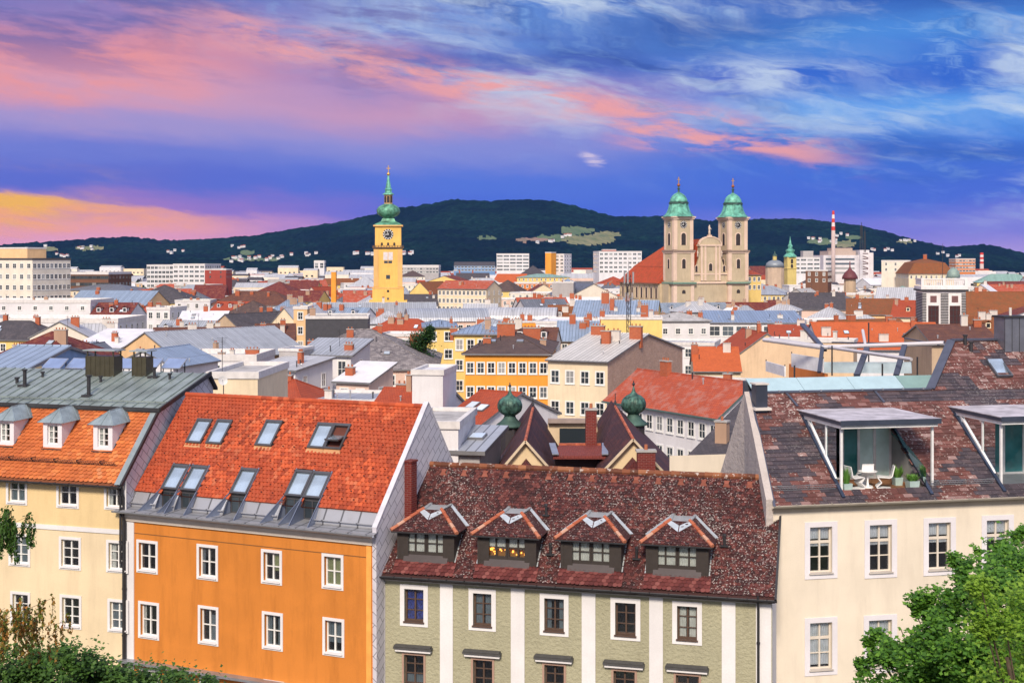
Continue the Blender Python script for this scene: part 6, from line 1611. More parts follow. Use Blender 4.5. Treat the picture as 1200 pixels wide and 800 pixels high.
# ------------------------------------------------------------------ the town, house by house
WL = dict(cream=plaster('wall_cream', (.74, .62, .44), 8, .2, .35), yellow=plaster('wall_yellow', (.76, .56, .20), 8, .2, .35), pale=plaster('wall_pale', (.74, .68, .58), 8, .2, .3),
          sand=plaster('wall_sand', (.68, .50, .33), 8, .2, .45), white=plaster('wall_white', (.68, .67, .69), 8, .2, .25), pink=plaster('wall_pink', (.68, .50, .42), 8, .2, .35), orange=plaster('wall_orange', (.78, .33, .055), 8, .2, .25),
          tan=plaster('wall_tan', (.48, .36, .25), 8, .2, .5), grey=plaster('wall_grey', (.40, .38, .38), 8, .2, .4), peach=plaster('wall_peach', (.72, .48, .26), 8, .2, .3),
          black=plain('wall_black', (.05, .05, .06), .6), brown=plaster('wall_brown', (.18, .09, .06), 6, .2), brick=brickm('wall_old_brick', (.52, .33, .25), (.40, .25, .19), bw=.5, bh=.16),
          blue=plain('wall_blue', (.16, .28, .48), .5, .2), red=plaster('wall_red', (.34, .07, .055), 8, .2), rust=plaster('wall_rust', (.60, .20, .06), 8, .2), teal=plain('wall_teal', (.40, .55, .55), .4))
RF = dict(red=tile('roof_red', (.38, .070, .030), (.30, .055, .026), .26, .32, .12, .4, (.28, .07, .04), .35), oldred=tile('roof_oldred', (.42, .085, .04), (.34, .07, .04), .3, .34, .25, .45, (.36, .19, .16), .5),
          orange=tile('roof_orange', (.52, .115, .035), (.42, .095, .032), .28, .34, .05, .45, (.45, .10, .03), .4), brown=tile('roof_brown', (.13, .055, .040), (.10, .045, .038), .26, .32, .35, .4, (.20, .08, .04), .4),
          rust=tile('roof_rust', (.26, .085, .03), (.20, .07, .03), .26, .32, .2, .4, (.12, .07, .03), .6), maroon=tile('roof_maroon', (.16, .03, .028), (.12, .026, .026), .26, .32, .5, .4, (.26, .10, .05), .5),
          slate=tile('roof_slate', (.075, .068, .078), (.055, .052, .062), .3, .3, .2, .5, (.12, .10, .11), .4), gslate=tile('roof_greyslate', (.30, .27, .27), (.10, .09, .10), .55, .45, .55, .3, (.13, .11, .11), .35),
          dbrown=tile('roof_darkbrown', (.10, .065, .060), (.075, .052, .050), .3, .32, .35, .45, (.14, .09, .07), .4), metal=sheet('roof_metal', (.42, .45, .50)), blue=sheet('roof_bluemetal', (.32, .41, .54), .7, .35, .4),
          lgrey=sheet('roof_lightgrey', (.52, .53, .56), .8, .5, .25), dgrey=sheet('roof_darkgrey', (.16, .17, .20), .7, .4, .3), green=sheet('roof_green', (.26, .42, .36), .8, .5, .2), pale=sheet('roof_palemetal', (.60, .58, .55), .62, .5, .15),
          white=plain('roof_white', (.60, .60, .64), .7, var=.12, scale=.4), gravel=plain('roof_gravel', (.36, .35, .35), .95, var=.25, scale=.8), teal=sheet('roof_teal', (.40, .58, .58), 1.2, .3, .2))
def T(name, label, x0, x1, y0, wall, roofc, ze=15, **k):
    return house(name, label, x0, x1, y0, None if 'Y' in k else ze, wm=WL[wall], rm=RF[roofc], **k)

# --- behind the front row, left of centre
T('townhouse', 'small red tiled hipped roof just above the middle of the orange roof ridge', 300, 352, 471, 'white', 'red', 17.5, D=9, roof='hip', yr=444, inset=3, rot=-12, chim=[(.2, .7)])
T('townhouse', 'white parapet house with two squat metal chimney boxes above orange roof ridge', 352, 438, 470, 'white', 'metal', 17.6, D=10, roof='flat', rot=-10, win=(5, 1), parapet=.3)
T('townhouse', 'white walled house with long low red tiled roof behind orange ridge right end', 432, 512, 484, 'white', 'red', 17.2, D=10, roof='gable', yr=455, rot=-14, chim=[(.15, .7, 1.0)])
T('fire_wall_house', 'plain white wall block with pale cap standing above the red hipped roof', 483, 519, 436, 'white', 'white', Y=128, D=7, roof='flat', rot=-8, parapet=.25)
T('townhouse', 'small steep red tiled roof with skylights right of the white wall block', 516, 562, 494, 'white', 'red', 17, D=13, roof='gable', yr=458, rot=-35, skylights=[(.3, .25), (.6, .22)])
T('terrace_house', 'white modern flat roofed house with green sliding door behind gable wall', 479, 537, 497, 'white', 'gravel', Y=84, D=8, roof='flat', rot=-6, parapet=.22)
T('townhouse', 'narrow house with blue grey sheet roof leaning on the brown turret house', 536, 562, 528, 'grey', 'metal', Y=84, D=6, roof='shed', yr=508, rot=-12, skylights=[(.4, .5)])
T('townhouse', 'cream flat walled house with satellite dish above yellow house roof corner', 243, 302, 440, 'cream', 'gravel', 21.5, Y=118, D=12, roof='flat', rot=-3, parapet=.35, ant=[(.15, .2, 3.2)])
T('townhouse', 'light blue metal clad block at the far left edge above the grey roof', -30, 29, 433, 'blue', 'blue', Y=100, D=12, roof='gable', yr=406, rot=-12)
T('townhouse', 'white house with pale metal roof and tall narrow window in left middle', 293, 346, 432, 'white', 'lgrey', 18, D=9, roof='shed', yr=420, rot=-24, win=(2, 1), ws=(.8, 1.6))
T('townhouse', 'white house with red brown brick parapet band along its flat roof at left', 208, 300, 421, 'white', 'lgrey', 16.5, D=14, roof='flat', rot=-2, parapet=.8, win=(7, 1), chim=[(.85, .4, 1.2, 2.2)])
T('modern_house', 'white modern penthouse with curved grey roof and dark sliding doors', 350, 411, 415, 'white', 'metal', 19, D=7, roof='shed', yr=399, rot=-16, win=(3, 1), ws=(1.1, 2.1), style='m', first=1.9)
T('townhouse', 'grey seamed metal stair block left of the white modern penthouse', 327, 351, 409, 'grey', 'metal', 20, D=6, roof='flat', rot=-10, parapet=.1)
T('townhouse', 'pink white stepped roof house in front of the big grey slate roof', 394, 432, 446, 'pink', 'white', 17, D=6, roof='shed', yr=427, rot=-25, win=(2, 1), chim=[(.2, .3, 1.0)])
T('slate_hall', 'large house under a broad weathered grey slate hipped roof in the middle', 322, 511, 433, 'pink', 'gslate', 15.4, D=34, roof='hip', yr=386, inset=11, rot=2, win=(9, 2), chim=[(.16, .42, 1.6), (.42, .40, 1.2), (.86, .62, 2.6, 2.8)], skylights=[(.68, .18)])
T('rooftop_restaurant', 'black rooftop pavilion with a glass balcony above the grey slate roof', 358, 431, 372, 'black', 'dgrey', 24, Y=245, D=12, roof='flat', rot=4, parapet=.3)
T('long_school', 'long building with grey metal roof in front of yellow clock tower', 366, 512, 371, 'yellow', 'metal', 14.5, D=20, roof='gable', yr=355, rot=6, win=(14, 2))
T('townhouse', 'maroon brown mottled roof with a tan chimney at left edge', -20, 74, 424, 'tan', 'maroon', 16.5, D=19, roof='hip', yr=388, inset=8, rot=-8, chim=[(.72, .35, 2.2, 2.0)], ch_m=CH_TAN, skylights=[(.62, .30)])
T('townhouse', 'low grey plastered gable right of the maroon roof at left', 66, 111, 423, 'grey', 'dgrey', 15.5, D=10, roof='front', yr=403, rot=-10)
T('gable_house', 'peach gabled house with light grey metal roof and small skylights at left', 132, 210, 417, 'peach', 'metal', 14.8, D=30, roof='front', yr=384, rot=-38)
T('townhouse', 'low white roofed house between the maroon roof and the peach gable', 84, 140, 407, 'pink', 'white', 15.5, D=14, roof='shed', yr=388, rot=-12)
T('townhouse', 'small blue seamed gable roof behind the bronze chimney boxes', 132, 203, 428, 'white', 'blue', 17, D=14, roof='front', yr=407, rot=-14)
T('yellow_house_far', 'yellow house with white flat roof left of the dark brown gables', 208, 263, 378, 'yellow', 'white', 16, D=16, roof='gable', yr=365, rot=4, win=(5, 1), chim=[(.5, .5)])
T('gable_house', 'brown gable with blue slate slope in the left middle distance', 236, 292, 394, 'tan', 'slate', 14, D=22, roof='front', yr=366, rot=-30)
T('gable_house', 'white cottage gable with two windows left of the big slate roof', 283, 312, 398, 'white', 'slate', 15, D=16, roof='front', yr=379, rot=18, win=(2, 2))
T('townhouse', 'dark brown long roofed house with yellow dormer in left middle distance', 250, 316, 375, 'brown', 'dbrown', 14, D=20, roof='hip', yr=352, rot=-10, inset=9, chim=[(.3, .5)])
T('townhouse', 'brown roofed house with two brick chimneys touching the slate roof', 298, 345, 402, 'tan', 'brown', 15, D=14, roof='gable', yr=380, rot=8, chim=[(.2, .25, 2.0), (.7, .3, 2.4)])
T('gable_house', 'cream gabled house with white window left of rooftop pavilion', 314, 352, 383, 'cream', 'lgrey', 16, D=20, roof='front', yr=359, rot=-15, win=(2, 1))
T('tower_house', 'slim orange and white tower house left of the black rooftop pavilion', 344, 360, 361, 'peach', 'gravel', Y=300, D=6, roof='flat', rot=-4, win=(1, 3), parapet=.4)
T('long_white_block', 'long white two tier block with a few small windows at far left', -40, 138, 377, 'white', 'white', 17, D=22, roof='flat', rot=-2, parapet=.9, win=(7, 1))
T('long_white_block', 'upper white storey with flat roof behind the long block at far left', -60, 106, 354, 'white', 'lgrey', 20, D=20, roof='flat', rot=-2, parapet=.7, win=(9, 1), ws=(1.0, 1.0))
T('dormer_house', 'small dark red roof with three white dormers beside long white block', 104, 150, 371, 'white', 'maroon', 16, D=16, roof='gable', yr=355, rot=-4, dormers=3)
T('office_block', 'tall cream office block with flat roof and rows of windows at left edge', -60, 38, 304, 'pale', 'gravel', Y=520, D=20, roof='flat', rot=-24, win=(12, 5), swin=(9, 5), ws=(1.5, 1.6), fh=4.0, parapet=.5, first=2.4, trim=plain('parapet_dark', (.08, .07, .07)))
T('rooftop_unit', 'peach coloured roof storey on top of the cream office block', -40, 32, 291, 'peach', 'dgrey', Y=532, D=10, roof='flat', rot=-24, zb=31.5, parapet=.3)  # roof storey walls in peach render
T('glass_block', 'dark brown stepped block with many windows right of the office block', 70, 127, 321, 'brown', 'brown', 25, Y=680, D=30, roof='flat', rot=-6, win=(12, 5), ws=(2.0, 1.4), fh=3.4, style='d', parapet=1)
T('townhouse', 'cream building with dark flat roof and small windows below brown block', 75, 151, 340, 'cream', 'dgrey', 17.5, D=24, roof='hip', yr=333, rot=-14, win=(9, 3))
T('hip_house', 'yellow house with big dark blue slate hipped roof at left', 142, 226, 355, 'yellow', 'slate', 15, D=30, roof='hip', yr=334, rot=3, inset=14, win=(9, 2), chim=[(.3, .5)])
T('townhouse', 'grey white box house with rust chimney below the blue slate roof', 172, 199, 362, 'white', 'gravel', 19, D=12, roof='flat', rot=-8, win=(3, 2), chim=[(.0, .2, 1.8, 1.2)])
T('townhouse', 'white house with green roof plants right of the blue slate roof', 205, 246, 353, 'white', 'green', 17, D=14, roof='flat', rot=3, win=(4, 1))
T('brick_church', 'dark red brick building with a steep roof at left below white hotel', 225, 262, 350, 'red', 'maroon', 14, D=22, roof='gable', yr=334, rot=5)
T('hotel', 'wide white hotel block with six rows of windows at left', 172, 203, 311, 'white', 'gravel', Y=1000, D=30, roof='flat', rot=8, win=(7, 6), ws=(2.2, 1.8), fh=3.3, parapet=.6)
T('hotel', 'white hotel wing with dark balconies right of the six storey hotel', 203, 240, 310, 'white', 'gravel', Y=985, D=30, roof='flat', rot=-10, win=(6, 6), ws=(3.0, 1.5), fh=3.3, parapet=.6, style='m')
T('department_store', 'bright red flat block right of the white hotel', 240, 265, 316, 'red', 'gravel', Y=940, D=20, roof='flat', win=(2, 2), style='n')
T('orange_house_far', 'orange house with maroon hipped roof left of the clock tower', 294, 341, 345, 'peach', 'maroon', 15, D=28, roof='hip', yr=330, rot=-8, inset=10, win=(7, 2))
T('townhouse', 'long maroon roof beside the orange house left of the clock tower', 338, 372, 340, 'yellow', 'maroon', 15, D=24, roof='gable', yr=329, rot=4)
T('gable_house', 'pale gabled house in front of the long school left of the clock tower', 352, 378, 352, 'pink', 'red', 14, D=20, roof='front', yr=336, rot=-20)
T('townhouse', 'red tiled low roof at the left foot of the clock tower', 388, 434, 354, 'white', 'red', 13, D=18, roof='gable', yr=344, rot=4)
T('office_block', 'pale blue office with a band of windows left of the clock tower', 399, 428, 339, 'blue', 'lgrey', 18, D=18, roof='flat', rot=3, win=(7, 3), ws=(1.8, 1.4), style='m')
T('lift_tower', 'slender orange tower block left of the clock tower', 388, 393.5, 318, 'orange', 'dgrey', Y=560, D=3, roof='flat', parapet=.3)
T('control_tower', 'small white block with rooftop aerials below the dark hill', 368, 380, 308, 'white', 'dgrey', Y=1700, D=14, roof='flat', win=(2, 2), ws=(4, 2.5), parapet=3, ant=[(.4, .5, 9)])
T('townhouse', 'dark grey slate roof house at the right foot of clock tower', 473, 513, 357, 'white', 'slate', 14, D=22, roof='gable', yr=345, rot=5, chim=[(.8, .5)])
T('gable_house', 'yellow gabled house right of the clock tower with brown slope', 478, 506, 345, 'yellow', 'rust', 14, D=26, roof='front', yr=330, rot=-25)
T('factory_hall', 'long pale grey industrial hall right behind the clock tower', 462, 514, 313, 'grey', 'lgrey', 25, Y=1350, D=40, roof='flat', win=(14, 2), ws=(2.4, 1.6), parapet=2)
T('terraced_row', 'long cream terrace with small windows running off behind the clock tower', 513, 570, 338, 'cream', 'oldred', 16, Y=560, D=16, roof='gable', yr=329, rot=-22, win=(12, 3), swin=(3, 3))
# --- middle
T('ivy_house', 'yellow house with balconies and ivy and pale blue roof in the middle', 497, 535, 383, 'yellow', 'blue', 20, D=14, roof='hip', yr=375, rot=4, win=(2, 4), ws=(1.3, 1.5))
T('ivy_house', 'taller yellow house with pale blue hipped roof right of the ivy balconies', 532, 584, 391, 'yellow', 'blue', 20.5, D=14, roof='hip', yr=380, rot=-4, inset=5, win=(4, 4), chim=[(-.05, .2, .7), (.9, .1, -.2, 2.0)])
T('orange_block', 'four storey orange apartment house with dark brown roof in the middle', 545, 643, 414, 'orange', 'dbrown', Y=190, D=27, roof='hip', yr=389, inset=6, rot=-4, win=(8, 3), ws=(.95, 1.45), fh=3.35, chim=[(.42, .42, 1.7, 2.6), (.72, .62, 1.4, 2.6)], skylights=[(.28, .26), (.62, .26)], first=2.0)
T('cream_block', 'cream apartment house with pale seamed metal roof and bare brick fire wall', 642, 712, 421, 'cream', 'pale', Y=188, D=31, roof='gable', yr=390, rot=-26, sm=WL['brick'], win=(4, 3), swin=(0, 0), ws=(1.05, 1.6), fh=4.2, chim=[(.18, .46, 1.3, 2.0), (.55, .30, 1.8, 1.3), (.93, .40, 1.8, 1.8)], first=2.3)
T('long_white_house', 'long white house with faded red roof slanting right behind onion turret', 711, 843, 467, 'white', 'oldred', Y=150, D=8.5, roof='gable', rise=3.0, rot=-60, win=(11, 3), swin=(0, 0), ws=(.95, 1.4), fh=3.0, trim=plain('gutter_green', (.10, .16, .15), .5, .3))
T('workshop', 'low workshop with flat grey roof and row of openings beyond the faded red roof', 768, 880, 447, 'tan', 'dgrey', Y=165, D=8, roof='flat', rot=-32, win=(14, 1), ws=(1.2, 1.3), style='d', parapet=.25, first=1.3)
T('shed_house', 'plain orange red tiled roof right of the brick fire wall', 814, 868, 434, 'cream', 'orange', 14, D=15, roof='gable', yr=407, rot=-5, chim=[(.03, .35, 1.6)])
T('fire_wall_house', 'long blank tan fire wall with pale coping left of the terrace frame', 899, 1000, 398, 'sand', 'gravel', Y=192, D=5, roof='flat', rot=-20, parapet=.2)
T('gable_house', 'tall blank tan gable with red roof behind it left of the terrace frame', 861, 936, 418, 'sand', 'red', 15.0, D=16, roof='front', yr=388, rot=6)
T('old_wall_house', 'dark lichen roofed house with orange wall and chimney beside cream gable', 815, 878, 533, 'orange', 'slate', Y=100, D=13, roof='shed', yr=474, rot=-28, chim=[(.28, .2, 1.6, .9)], ch_m=CH_TAN)
T('yellow_wall_house', 'yellow flat walled house behind antenna mast right of centre', 704, 776, 373, 'yellow', 'gravel', 19.5, D=12, roof='flat', rot=-5, parapet=.3, chim=[(.02, .3, 1.5), (.72, .7, 2.6, 1.6)])
T('orange_wall_house', 'bright orange blank walled building left of the brown hipped roof', 580, 631, 377, 'orange', 'lgrey', 17, D=14, roof='flat', rot=3, parapet=.2)
T('flat_house', 'low white flat roofs with skylight domes above the orange apartment house', 628, 704, 378, 'white', 'white', 17, D=24, roof='flat', rot=-8, parapet=.4, win=(5, 1), chim=[(.75, .2, 1.2)])
T('glass_roof_house', 'arched grey glass roof in the middle distance left of blue slopes', 480, 572, 377, 'pink', 'metal', 16, D=16, roof='vault', rise=3.2, rot=8, win=(10, 1))
T('glass_roof_house', 'second arched glass roof right of the first in middle distance', 571, 650, 374, 'pink', 'lgrey', 16, D=16, roof='vault', rise=3.0, rot=-4, win=(8, 1))
T('blue_roof_house', 'broad light blue metal roof with brick chimneys left of the mast', 668, 768, 380, 'yellow', 'blue', 15.5, D=26, roof='gable', yr=352, rot=-10, chim=[(.36, .44, 2.8, 2.0), (.46, .3, 3.0, 1.2), (.62, .5, 1.4)])
T('blue_roof_house', 'dark blue grey roof with round skylight in front of white gable', 620, 672, 369, 'white', 'dgrey', 15.5, D=24, roof='gable', yr=351, rot=12, skylights=[(.4, .3), (.7, .3)])
T('gable_house', 'large plain pale gable with grey roof left of the mast', 664, 727, 349, 'pale', 'dgrey', 15, D=34, roof='front', yr=332, rot=16)
T('cube_house', 'dark grey cube house with one white window left of the pale gable', 647, 672, 331, 'grey', 'dgrey', 22, D=16, roof='flat', rot=-6, parapet=.3)
T('red_block', 'long rust red block below the orange and white highrise', 604, 654, 332, 'rust', 'green', 18.5, D=22, roof='flat', rot=2, parapet=.5, win=(9, 2), style='m')
T('yellow_block', 'long yellow orange block with greenish roof below the highrise', 606, 668, 325, 'yellow', 'green', 19, D=30, roof='hip', yr=321, rot=1, win=(12, 2))
T('pyramid_house', 'small yellow house with dark pyramid roof left of the rust block', 573, 603, 341, 'yellow', 'dbrown', 16, D=20, roof='pyr', yr=328, rot=-18, win=(3, 2))
T('townhouse', 'bright red roof with cream gable right of the blue roofed block', 577, 612, 331, 'cream', 'orange', 15, D=30, roof='gable', yr=321, rot=-15)
T('blue_roof_house', 'dark blue roofed block with white chimneys right of the green trees', 535, 574, 330, 'white', 'slate', 16, D=30, roof='gable', yr=320, rot=3, chim=[(.1, .5, 2, 1), (.5, .5, 2, 1)])
T('townhouse', 'small tan villa with brown pyramid roof right of the clock tower', 470, 498, 324, 'pale', 'dbrown', 17, D=40, roof='pyr', yr=317, rot=5, win=(5, 1))
T('highrise', 'white banded highrise with roof aerials at the foot of the hill', 582, 620, 298, 'white', 'gravel', Y=1300, D=24, roof='flat', win=(5, 6), ws=(5.4, 1.5), fh=3.2, style='m', parapet=.8, ant=[(.3, .5, 9), (.5, .5, 13), (.8, .5, 8)])
T('highrise', 'orange and white highrise tower with balconies right of the banded one', 640, 661, 298, 'white', 'gravel', Y=1150, D=16, roof='flat', rot=-25, win=(4, 7), swin=(3, 7), ws=(2.4, 1.4), fh=3.0, parapet=.5)
T('highrise', 'orange stair tower attached to the orange and white highrise', 639, 646, 296, 'orange', 'orange', Y=1138, D=10, roof='flat', rot=-25, parapet=.5)
T('hospital', 'white hospital block with window bands and red roof box below meadow', 702, 752, 295, 'white', 'gravel', Y=1000, D=26, roof='flat', rot=6, win=(9, 6), ws=(2.4, 1.4), fh=3.2, style='m', parapet=.5)
T('rooftop_unit', 'red roof box on top of the white hospital block', 706, 722, 292.5, 'red', 'red', Y=1010, D=10, roof='flat', zb=36, parapet=.2)
T('townhouse', 'low grey blue office row left of the white banded highrise', 532, 580, 311, 'blue', 'slate', 26, Y=1450, D=30, roof='gable', yr=307, win=(12, 2), ws=(2.4, 1.6))
T('villa', 'ochre house with dark domed roof before the highrises', 610, 640, 322, 'yellow', 'slate', 19, D=40, roof='pyr', yr=311, win=(6, 1))
T('townhouse', 'yellow house with red roof left of the church nave', 702, 742, 334, 'yellow', 'red', 15.5, D=26, roof='hip', yr=324, rot=4, win=(7, 2))
# --- right
T('modern_white', 'white walled house with small square windows right of the mast', 772, 832, 376, 'white', 'gravel', 18, D=16, roof='hip', yr=366, rot=3, win=(4, 2), swin=(0, 0), ws=(1.0, 1.2), first=2.4)
T('modern_white', 'white modern terrace house with dark recessed loggias right of centre', 829, 942, 378, 'white', 'blue', 17, D=18, roof='shed', yr=366, rot=-4, win=(7, 1), ws=(2.6, 2.2), style='m', first=2.0)
T('big_grey_roof', 'broad pale blue metal roof in front of the twin tower church', 788, 872, 357, 'yellow', 'lgrey', 15, D=36, roof='gable', yr=337, rot=15, win=(10, 1))
T('classical_house', 'cream classical house with many windows right of the pale blue roof', 868, 920, 345, 'yellow', 'metal', 17, D=24, roof='hip', yr=335, rot=-12, inset=8, win=(10, 2), swin=(4, 2))
T('townhouse', 'grey fire wall gable right of the cream classical house', 918, 948, 348, 'grey', 'gravel', 16, D=20, roof='front', yr=338, rot=-30)
T('slate_house', 'dark slate roof with white ridge chimneys right of grey fire wall', 926, 992, 362, 'pink', 'slate', 14, D=24, roof='gable', yr=343, rot=-10, chim=[(.3, .6, 1.4), (.8, .4, 1.8)], ch_m=CH_WHT)
T('rust_roof_house', 'brown rust roofed house with cream walls left of the corner tower', 992, 1056, 368, 'peach', 'rust', 14.5, D=24, roof='gable', yr=350, rot=-14, chim=[(.2, .5)])
T('tan_wall_row', 'row of tan walls with small chimneys behind the slate roofs at right', 944, 1046, 345, 'tan', 'gravel', 17, D=14, roof='flat', rot=-4, parapet=.5, win=(8, 1), chim=[(.1, .5, 1.2), (.35, .5, 1.2), (.8, .5, 1.2)])
T('green_roof_house', 'cream house with pale green roof left of the corner tower', 1042, 1083, 347, 'cream', 'green', 16.5, D=18, roof='hip', yr=335, rot=-5, win=(6, 1))
T('red_roof_house', 'red roofed house with round dormer touching the corner tower', 1044, 1082, 371, 'cream', 'red', 14, D=20, roof='gable', yr=352, rot=-22, dormers=1)
T('rust_roof_house', 'long orange brown roof with white wall right of the corner tower', 1129, 1215, 374, 'pale', 'rust', 14.2, D=20, roof='gable', yr=342, rot=-4, win=(7, 1), chim=[(.3, .5)])
T('orange_roof_house', 'wide orange roof with skylight hatches behind the terrace frame', 962, 1112, 409, 'white', 'orange', 14.8, D=22, roof='gable', yr=378, rot=-3, skylights=[(.25, .3), (.72, .25)], chim=[(.08, .25, 1.6, 1.8), (.52, .15, 1.3, 1.8)], ch_m=CH_WHT)
T('maroon_roof_house', 'dark red roof with white chimneys left of the wide orange roof', 903, 966, 402, 'cream', 'red', 15, D=18, roof='gable', yr=381, rot=-8, chim=[(.2, .6, 1.0, 1.6), (.62, .5, 1.1, 1.6)], ch_m=CH_WHT)
T('round_house', 'cream house with a dark window below the wide orange roof', 958, 1002, 411, 'cream', 'gravel', 17.5, Y=205, D=8, roof='flat', rot=-10, win=(2, 1), ws=(1.1, 1.6))
T('lichen_roof_house', 'mossy dark brown roof left of the grey metal chimney at right', 1092, 1172, 402, 'tan', 'brown', Y=170, D=16, roof='gable', yr=381, rot=-4)
T('turret_roof_house', 'white house under red chimneys left of the maroon onion turret', 925, 988, 335, 'white', 'lgrey', 17, D=18, roof='flat', rot=2, win=(6, 1), chim=[(.3, .5, 1.6), (.7, .5, 1.6)])
T('mansard_house', 'big brown mansard roof with a row of white dormers at right', 1065, 1118, 321, 'cream', 'rust', 20, Y=760, D=34, roof='mansard', yr=303, rot=-4, win=(9, 1), chim=[(.5, .45, 3, 2)])
T('cream_block_far', 'cream pink blank block between the factory and the brown mansard roof', 1033, 1066, 306, 'pale', 'gravel', Y=800, D=24, roof='flat', rot=-18, win=(3, 2), parapet=.6)
T('orange_office', 'orange flat block right of the brown mansard roof', 1120, 1143, 303.5, 'rust', 'gravel', Y=1300, D=20, roof='flat', win=(6, 4), ws=(2.4, 1.5), fh=3.2, style='m')
T('yellow_row', 'long yellow house with green roof near the right edge', 1145, 1215, 331, 'yellow', 'green', 16, D=22, roof='hip', yr=321, rot=-12, win=(9, 2))
T('red_roof_house', 'dark red roofed house at the right edge above the orange brown roof', 1168, 1215, 343, 'cream', 'maroon', 15, D=26, roof='gable', yr=330, rot=10)
T('spa_block', 'white block with teal window bands right of the green spire', 930, 961, 302, 'white', 'gravel', Y=1050, D=26, roof='flat', rot=3, win=(4, 4), ws=(4.2, 1.4), fh=3.2, style='m', parapet=.5)
T('round_tank', 'pale roof tank house on the white block right of green spire', 941, 953, 294.5, 'grey', 'lgrey', Y=1060, D=9, roof='flat', zb=32, parapet=.2)
T('dark_box_house', 'dark metal clad box house right of the maroon roofs', 944, 970, 317, 'brown', 'dgrey', Y=700, D=16, roof='flat', rot=-20, win=(3, 2), parapet=.3)
T('maroon_roof_house', 'maroon roof below the grey chapel dome right of the church', 884, 922, 324, 'tan', 'maroon', 18, D=30, roof='gable', yr=312, rot=6)
T('yellow_side_house', 'yellow block attached right of the twin tower church', 876, 892, 322, 'yellow', 'red', 24, Y=540, D=20, roof='gable', yr=316, rot=20, win=(3, 2))
def onion_turret():
    Y = 620; s = Y/F; o = P(996, 330, Y); t = thing('onion_turret', 'small maroon onion roofed turret below the factory', 'tower', (o.x, o.y, 0), 0)
    Z = lambda py: CZ-(py-HY)*s; mb = MB(); mb.lathe([(7*s, 0), (7*s, Z(327))], 10); mb.build('wall', WL['tan'], t)
    mb = MB(); mb.lathe([(9.5*s, Z(327)), (9*s, Z(324)), (6*s, Z(319)), (2.4*s, Z(316)), (.8*s, Z(313)), (.2, Z(306))], 14); mb.build('onion_roof', plain('onion_maroon', (.12, .03, .035), .6), t, smooth=True)
onion_turret()
def satellite(px, py, Y, lab):
    o = P(px, py, Y); t = thing('satellite_dish', lab, 'satellite dish', tuple(o), 0)
    mb = MB(); mb.tube((0, .3, -1.6), (0, .3, .1), .04, n=6); mb.bar((0, .3, 0), (0, 0, .05), .05); mb.build('bracket', IRON, t)
    mb = MB(); M = Matrix.Rotation(radians(70), 4, 'X') @ Matrix.Rotation(.4, 4, 'Y'); n = 16; rs = [(0, 0), (.2, .02), (.4, .09)]
    for (r0, h0), (r1, h1) in zip(rs, rs[1:]):
        for k in range(n):
            a, b = 2*pi*k/n, 2*pi*(k+1)/n; mb.poly([M @ Vector((r0*cos(a), r0*sin(a), h0)), M @ Vector((r1*cos(a), r1*sin(a), h1)), M @ Vector((r1*cos(b), r1*sin(b), h1)), M @ Vector((r0*cos(b), r0*sin(b), h0))])
    mb.bar((0, 0, 0), (0, -.45, .0), .03); mb.build('dish', plain('dish_pale', (.55, .55, .55), .5), t)
satellite(261, 446, 114, 'small pale satellite dish on the cream wall above the orange ridge')
def white_windsock(px, py, Y, lab, m):
    pass
# solar panels in a row behind the grey metal roof
def solar_row():
    for i in range(6):
        a = P(48+28*i, 432, 86); t = thing('solar_panel', ['first', 'second', 'third', 'fourth', 'fifth', 'sixth'][i]+' solar panel from the left behind the grey metal roof', 'solar panel', tuple(a), radians(-18), 'solar panels behind the grey roof')
        mb = MB(); M = Matrix.Rotation(radians(32), 4, 'X'); mb.box(0, 1.4, 0, 1.1, 0, .05, 0, M); mb.box(.05, 1.35, .05, 1.05, .05, .058, 1, M); mb.build('panel', [ZINC2, plain('solar_cell', (.20, .27, .45), .15, .2, var=.1)], t)
        mb = MB(); mb.bar((.2, 0, -.9), (.2, 0, .03), .05); mb.bar((1.2, 0, -.9), (1.2, 0, .03), .05); mb.bar((.2, .9, -.9), (.2, .9, .55), .05); mb.bar((1.2, .9, -.9), (1.2, .9, .55), .05); mb.build('stand', IRON, t)
solar_row()

